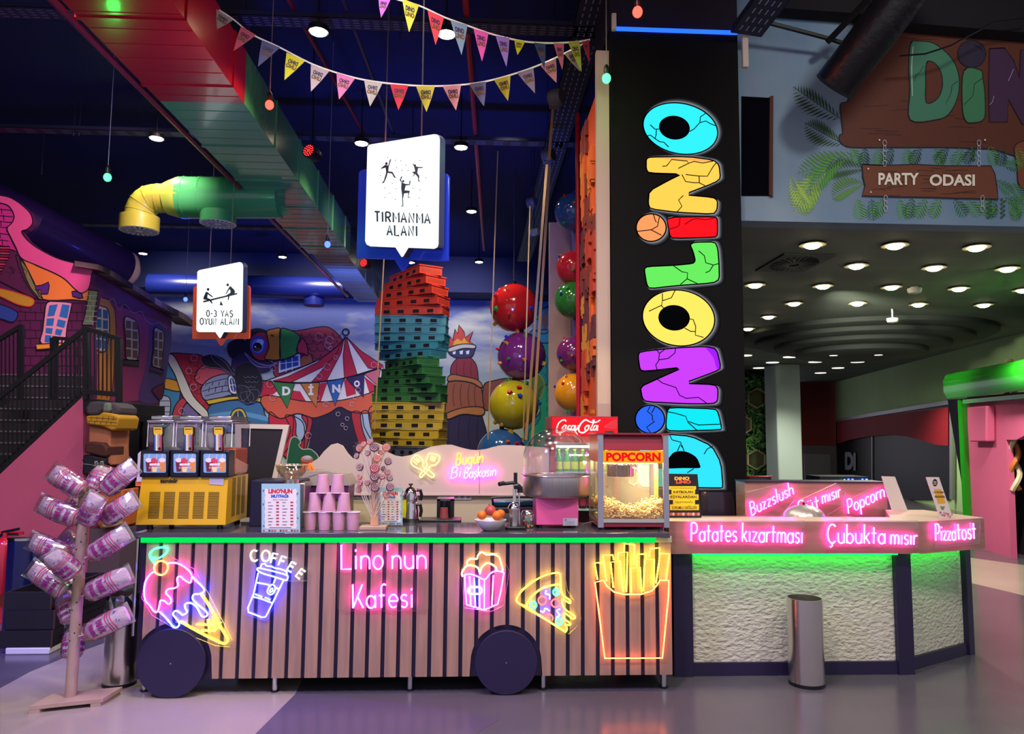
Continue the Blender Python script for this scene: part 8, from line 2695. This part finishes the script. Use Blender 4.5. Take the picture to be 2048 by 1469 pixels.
MB().box(c.x+.1, c.x+.25, 6.2, 6.45, 0, zt6-.02).build('drum_side_panel', mat('dark_blue_gloss'), t)

m_dr2 = mat('black_board', '14121a', rough=.45)
m_dre = mat('brown_board_edge', '4a3430', rough=.6)
rc0 = gz(14, 1312, 0)
dxs = at(108, 1290, rc0.y).x
for i, (x0, x1, yt_, yb_, lab, zh) in enumerate(((-2, 103, 1262, 1298, 'black drawer crate at the bottom of the stack', 0), (10, 108, 1222, 1260, 'black drawer crate in the middle of the stack', 0), (8, 102, 1185, 1221, 'open-topped black drawer crate on top of the stack', 1))):
    Yd = rc0.y+.03+.02*i
    a_ = (at(x0, yb_, Yd), at(x1, yt_, Yd))
    t = thing('drawer_crate', lab, 'drawer crate', ((a_[0].x+a_[1].x)/2, Yd, a_[0].z), 'stack of black drawer crates')
    X0_, X1_, Z0_, Z1_ = a_[0].x, a_[1].x, a_[0].z, a_[1].z
    D_ = .78
    MB().box(X0_, X1_, Yd, Yd+.018, Z0_, Z1_).build('front_board', m_dr2, t)
    MB().box(X0_, X1_, Yd+D_-.018, Yd+D_, Z0_, Z1_).build('rear_board', m_dr2, t)
    MB().box(X0_, X0_+.018, Yd+.018, Yd+D_-.018, Z0_, Z1_).build('side_board', m_dr2, t)
    MB().box(X1_-.018, X1_, Yd+.018, Yd+D_-.018, Z0_, Z1_).build('side_board', m_dr2, t)
    MB().box(X1_-.001, X1_+.003, Yd, Yd+.018, Z0_, Z1_).build('edge_band', m_dre, t)
    MB().box(X0_+.018, X1_-.018, Yd+.018, Yd+D_-.018, Z0_, Z0_+.015).build('bottom_board', m_dr2, t)
    mb = MB()
    for zz_ in (.4, .55):
        mb.tube([(X1_+.004, Yd+.1, Z0_+(Z1_-Z0_)*zz_), (X1_+.004, Yd+D_-.1, Z0_+(Z1_-Z0_)*zz_)], .003, n=6)
    mb.build('drawer_runner', m_chr, t)
    if i == 2:
        MB().box(X0_+.2, X1_-.06, Yd+.2, Yd+.5, Z0_+.03, Z1_+.005).build('white_insert', m_wh, t)
    if i == 0:
        p0 = t
        Xa, Xb = X0_, X1_
t = thing('white_plinth_tray', 'white plastic tray carrying the stack of black drawer crates', 'tray', ((Xa+Xb)/2, rc0.y, 0))
zt7 = at(50, 1298, rc0.y).z
MB().box(Xa+.05, Xb-.0, rc0.y+.02, rc0.y+.8, 0, max(.02, zt7-.002)).build('tray_body', mat('white_plastic'), t, bevel=.006)

# =================== behind the bar ===================
# leafy wall with hexagon frames
leaf = MB()
rg = random.Random(8)
YPl = 21.0
for i in range(900):
    px, py = rg.uniform(1484, 1556), rg.uniform(752, 1000)
    c = at(px, py, YPl-rg.uniform(.02, .18))
    a = rg.uniform(0, 2*PI)
    L_ = rg.uniform(.1, .26)
    w_ = L_*.16
    d_ = Vector((math.cos(a), rg.uniform(-.4, .1), math.sin(a))).normalized()
    s_ = d_.cross(Vector((0, 1, 0))).normalized()*w_
    leaf.add([c, c+d_*L_*.5+s_, c+d_*L_, c+d_*L_*.5-s_], [(0, 1, 2, 3)], rg.choice([0, 0, 1, 2]) if not (px < 1510 and 840 < py < 960) else rg.choice([1, 2, 2]))  # leaves beside the light tube are coloured brighter, its glow painted in
o = leaf.build('artificial_foliage', [mat('leaf_dark', '2c5a3c', rough=.7), mat('leaf_mid', '3c6a3c', rough=.7), mat('leaf_bright', '6aa048', rough=.7)], smooth=0, sub=-1)
tag(o, 'dense artificial leaf wall covering the strip between column and pale pillar', 'foliage', kind='stuff')
for cx_, cy_, lab in ((1515, 797, 'upper wooden hexagon frame on the artificial leaf wall'), (1514, 920, 'lower wooden hexagon frame on the artificial leaf wall'), (1486, 850, 'half hidden wooden hexagon frame beside the column edge')):
    t = thing('hexagon_frame', lab, 'wall frame', at(cx_, cy_, YPl-.3), 'hexagon frames on the leaf wall')
    hx = lambda r_, o_: [at(cx_+r_*math.cos(math.radians(30+60*k)), cy_+r_*math.sin(math.radians(30+60*k)), YPl-o_) for k in range(6)]
    mb = MB()
    o1, i1 = hx(20.5, .3), hx(18.8, .3)
    for k in range(6):
        mb.prism([o1[k], o1[(k+1) % 6], i1[(k+1) % 6], i1[k]], (0, .12, 0))
    mb.build('hexagon_rim', mat('pale_frame_wood', 'b09a7c', rough=.6), t)
    MB().prism(hx(18.8, .2), (0, .02, 0)).build('moss_panel', mat('moss_panel', '5a4c38', rough=.9, var=.9, vs=6, col2='3a5a30'), t)
MB_ = MB().prism([at(x, y, 20.5) for x, y in ((1487, 852), (1490.5, 852), (1490.5, 965), (1487, 965))], (0, .05, 0)).build('light_tube', glow('cool_tube', (1, 1, .9), 2.5))
tag(MB_, 'vertical white light tube beside the leaf wall at the column edge', 'light tube')
# leather tub chairs near the column foot
m_lea = mat('dark_leather', '1c1426', rough=.3, coat=.3)
for i, (x0, x1, yt_, Y, lab) in enumerate(((1404, 1486, 987, 5.8, 'dark leather tub chair at the foot of the screen column'), (1492, 1560, 953, 7.2, 'dark chair with a red piping edge behind the raised panel'))):
    a_, b_ = at(x0, yt_+20, Y), at(x1, yt_, Y)
    zt8 = b_.z
    cx_ = (a_.x+b_.x)/2
    rr = (b_.x-a_.x)/2
    t = thing('tub_chair', lab, 'chair', (cx_, Y+.1, 0))
    pts = []
    mb = MB()
    vs = []
    n_ = 16
    for j in range(n_+1):
        th = math.radians(180+180*j/n_)
        for r_, z in ((rr, .4), (rr*1.0, zt8-.05), (rr*.93, zt8), (rr*.82, zt8-.04), (rr*.8, .4)):
            vs.append((cx_+r_*math.cos(th), Y+.2+r_*.6*math.sin(th), z-(.0 if abs(j-8) < 6 else .08 if z > .5 else 0)))
    mb.add(vs, [(j*5+k, j*5+(k+1) % 5, (j+1)*5+(k+1) % 5, (j+1)*5+k) for j in range(n_) for k in range(5)]+[(0, 1, 2, 3, 4), tuple(n_*5+k for k in range(5))])
    mb.build('backrest', m_lea, t)
    MB().lathe((cx_, Y+.2, 0), [(rr*.8, .38), (rr*.85, .42), (rr*.8, .5), (rr*.6, .52)], n=24).build('seat', m_lea, t)
    MB().cone((cx_, Y+.2, 0), (cx_, Y+.2, .38), .05, n=10).build('pedestal', m_chr, t)
    if i == 1:
        MB().tube([(cx_+rr*1.0*math.cos(math.radians(180+180*j/16)), Y+.2+rr*.6*math.sin(math.radians(180+180*j/16)), zt8-.01) for j in range(17)], .008, n=6).build('piping', mat('red_piping', 'a01c28', rough=.5), t)
t = thing('control_box', 'black box with glowing blue and green tubes behind the raised panel', 'light controller', at(1690, 985, 7.0))
a = bx(1641, 1738, 7.0, 954, 990, .3)
MB().box(a[0], a[1], a[2], a[3], .75, a[5]).build('box_body', m_black, t)
mb = MB()
for x in (1700, 1728):
    mb.tube([at(x-3, 958, 6.97), at(x-3, 968, 6.97), at(x+5, 968, 6.97), at(x+5, 958, 6.97)], .009, n=6)
mb.build('blue_tubes', glow('neonblue', (.03, .08, 1), 8), t)
mb = MB()
for x in (1690, 1735):
    mb.tube([at(x, 960, 6.97), at(x-4, 963, 6.97), at(x, 966, 6.97)], .008, n=6)
mb.build('green_arrows', glow('neongreen', (.03, 1, .3), 4), t)
MB().box(a[0]+.1, a[1]-.1, a[2]+.05, a[3]-.05, 0, .75).build('box_table', m_char, t)
# tread plate chest in the pink arch
q0_ = K3(2022, 1090)
q0_.z = 0
ch = thing('tread_plate_chest', 'silver tread plate metal chest standing inside the pink arch', 'metal chest', q0_)
a_ = gz(2023, 1091, 0)
zt9 = at(2023, 1040, a_.y).z
MB().box(a_.x, a_.x+.8, a_.y, a_.y+.5, 0, zt9).build('chest_body', mat('tread_steel', '8a8a94', rough=.35, metal=.8), ch, bevel=.01)
mb = MB()
for i in range(9):
    for j in range(14):
        x, z = a_.x+.03+i*.045+(j % 2)*.02, .03+j*(zt9-.05)/14
        mb.box(x-.012, x+.012, a_.y-.004, a_.y, z-.003, z+.003, 0)
mb.build('tread_studs', mat('tread_stud', 'c8c8cc', rough=.3, metal=.8), ch)
# red light garland inside shop and vertical orange twist in the arch
tw2 = MB()
for k in range(2):
    pts = []
    c = K3(2030, 940, -.1)
    for j in range(40):
        a = j*.5+k*PI
        pts.append((c.x+.05*math.cos(a), c.y+.05*math.sin(a), .9+j*.045))
    tw2.tube(pts, .035, n=6, mi=k)
tag(tw2.build('twisted_pillar', [mat('twist_orange', 'c87838', rough=.5), mat('twist_cream', 'd8c8a8', rough=.5)]), 'orange and cream twisted candy pillar inside the pink arch opening', 'decorative pillar')
# =================== lights of the place and added unseen spots ===================
def light(kind, loc, aim, energy, color, size=.1, spot=None, blend=.5, size_y=None):
    ld = bpy.data.lights.new('room_or_fill_light', kind)
    ld.energy = energy
    ld.color = color
    if kind == 'AREA':
        ld.size = size
        if size_y:
            ld.shape = 'RECTANGLE'
            ld.size_y = size_y
    else:
        ld.shadow_soft_size = size
    if spot:
        ld.spot_size = math.radians(spot)
        ld.spot_blend = blend
    o = bpy.data.objects.new('room_or_fill_light', ld)
    o.location = loc
    o.rotation_euler = (Vector(aim)-Vector(loc)).to_track_quat('-Z', 'Y').to_euler()
    COL.objects.link(o)
    return o


# warm hall lamps shine down (one per visible can)
for px, py, lab in hl:
    c = gz(px, py, ZL)
    light('SPOT', c+Vector((0, 0, -.02)), c+Vector((0, 0, -1)), 190, (1, .86, .62), .08, 120, .6)
# unseen spots added over the customers' side to light the counter front
for x, y in ((-4, 1), (-1.3, .6), (1.4, 1.2), (3.8, 1.5), (-2.6, 3.2), (.2, 3.2)):
    light('SPOT', (x, y, ZL), (x*.9, y+1.9, 0), 330, (1, .84, .80), .15, 115, .7)
# blue and violet wash lights of the play hall
light('SPOT', (-2.5, 14.5, 3.8), (-3.5, 19, 6.4), 500, (.1, .16, 1), .3, 120, .8)
light('SPOT', (-2, 6, 2.8), (-3.5, 8.5, 6.4), 160, (.1, .16, 1), .3, 120, .9)
light('SPOT', (0, 9, 2.6), (-1, 13, 6.4), 300, (.1, .2, 1), .3, 120, .9)
light('SPOT', (-4.4, 3.6, 3.6), (-3.3, 5.8, .5), 800, (.16, .1, 1), .2, 42, .8)
light('SPOT', (-2.4, 2.0, 3.6), (-.7, 4.1, 0), 420, (.3, .22, 1), .3, 75, .9)
# light over the painted wall
for x in (-7.5, -4, -.5):
    light('SPOT', (x, 17.2, 6.0), (x, 21, 2.6), 420, (1, .93, .95), .3, 110, .8)
# spots aimed at castle, half balls, stacked blocks
light('SPOT', (-3.5, 8.6, 5.6), (-6.5, 11.6, 3.2), 700, (1, .55, .72), .2, 75, .7)
light('SPOT', (-1.5, 10.5, 5.6), (-2.2, 14, 3.0), 160, (1, .9, .85), .2, 70, .7)
light('SPOT', (.4, 9.5, 5.8), (.7, 13, 2.2), 190, (1, .92, .85), .2, 70, .7)
light('SPOT', (-.6, 5.2, 5.6), (1.1, 7, 3), 120, (1, .8, .65), .2, 80, .7)
# bar room lamps
for x, y in ((4.2, 7.6), (6.4, 8.6), (5.4, 10.8), (9.2, 16), (7.6, 17.5)):
    light('SPOT', (x, y, 2.98), (x, y, 0), 260, (1, .93, .74), .08, 140, .8)
light('SPOT', (5.2, 6.9, HL-.1), (2.4, 5.4, .9), 40, (1, .9, .7), .1, 80, .8)
# unseen spots added to brighten stairs, bulkhead, wavy panel and green wall
light('SPOT', (-3.2, 4.5, 5.6), (-5, 8.8, 1.2), 520, (1, .75, .8), .2, 70, .8)
light('SPOT', (3.4, 3.2, 5.6), (3.9, 6.3, 4.4), 130, (1, .93, .85), .2, 80, .8)
light('SPOT', (-.9, 3.6, 5.2), (-.5, 5.9, 1.1), 200, (1, .88, .72), .2, 80, .8)
light('SPOT', (4.6, 9.2, 3.3), (9.5, 15.0, 1.7), 420, (1, .95, .75), .2, 64, .8)
S.view_settings.view_transform = 'Standard'
S.view_settings.look = 'None'
S.view_settings.gamma = 1
S.view_settings.exposure = .3
S.view_settings.use_curve_mapping = False
S.cycles.use_denoising = True
S.cycles.max_bounces = 8
S.cycles.transparent_max_bounces = 24
S.cycles.sample_clamp_indirect = 4
S.cycles.caustics_reflective = False
S.cycles.caustics_refractive = False
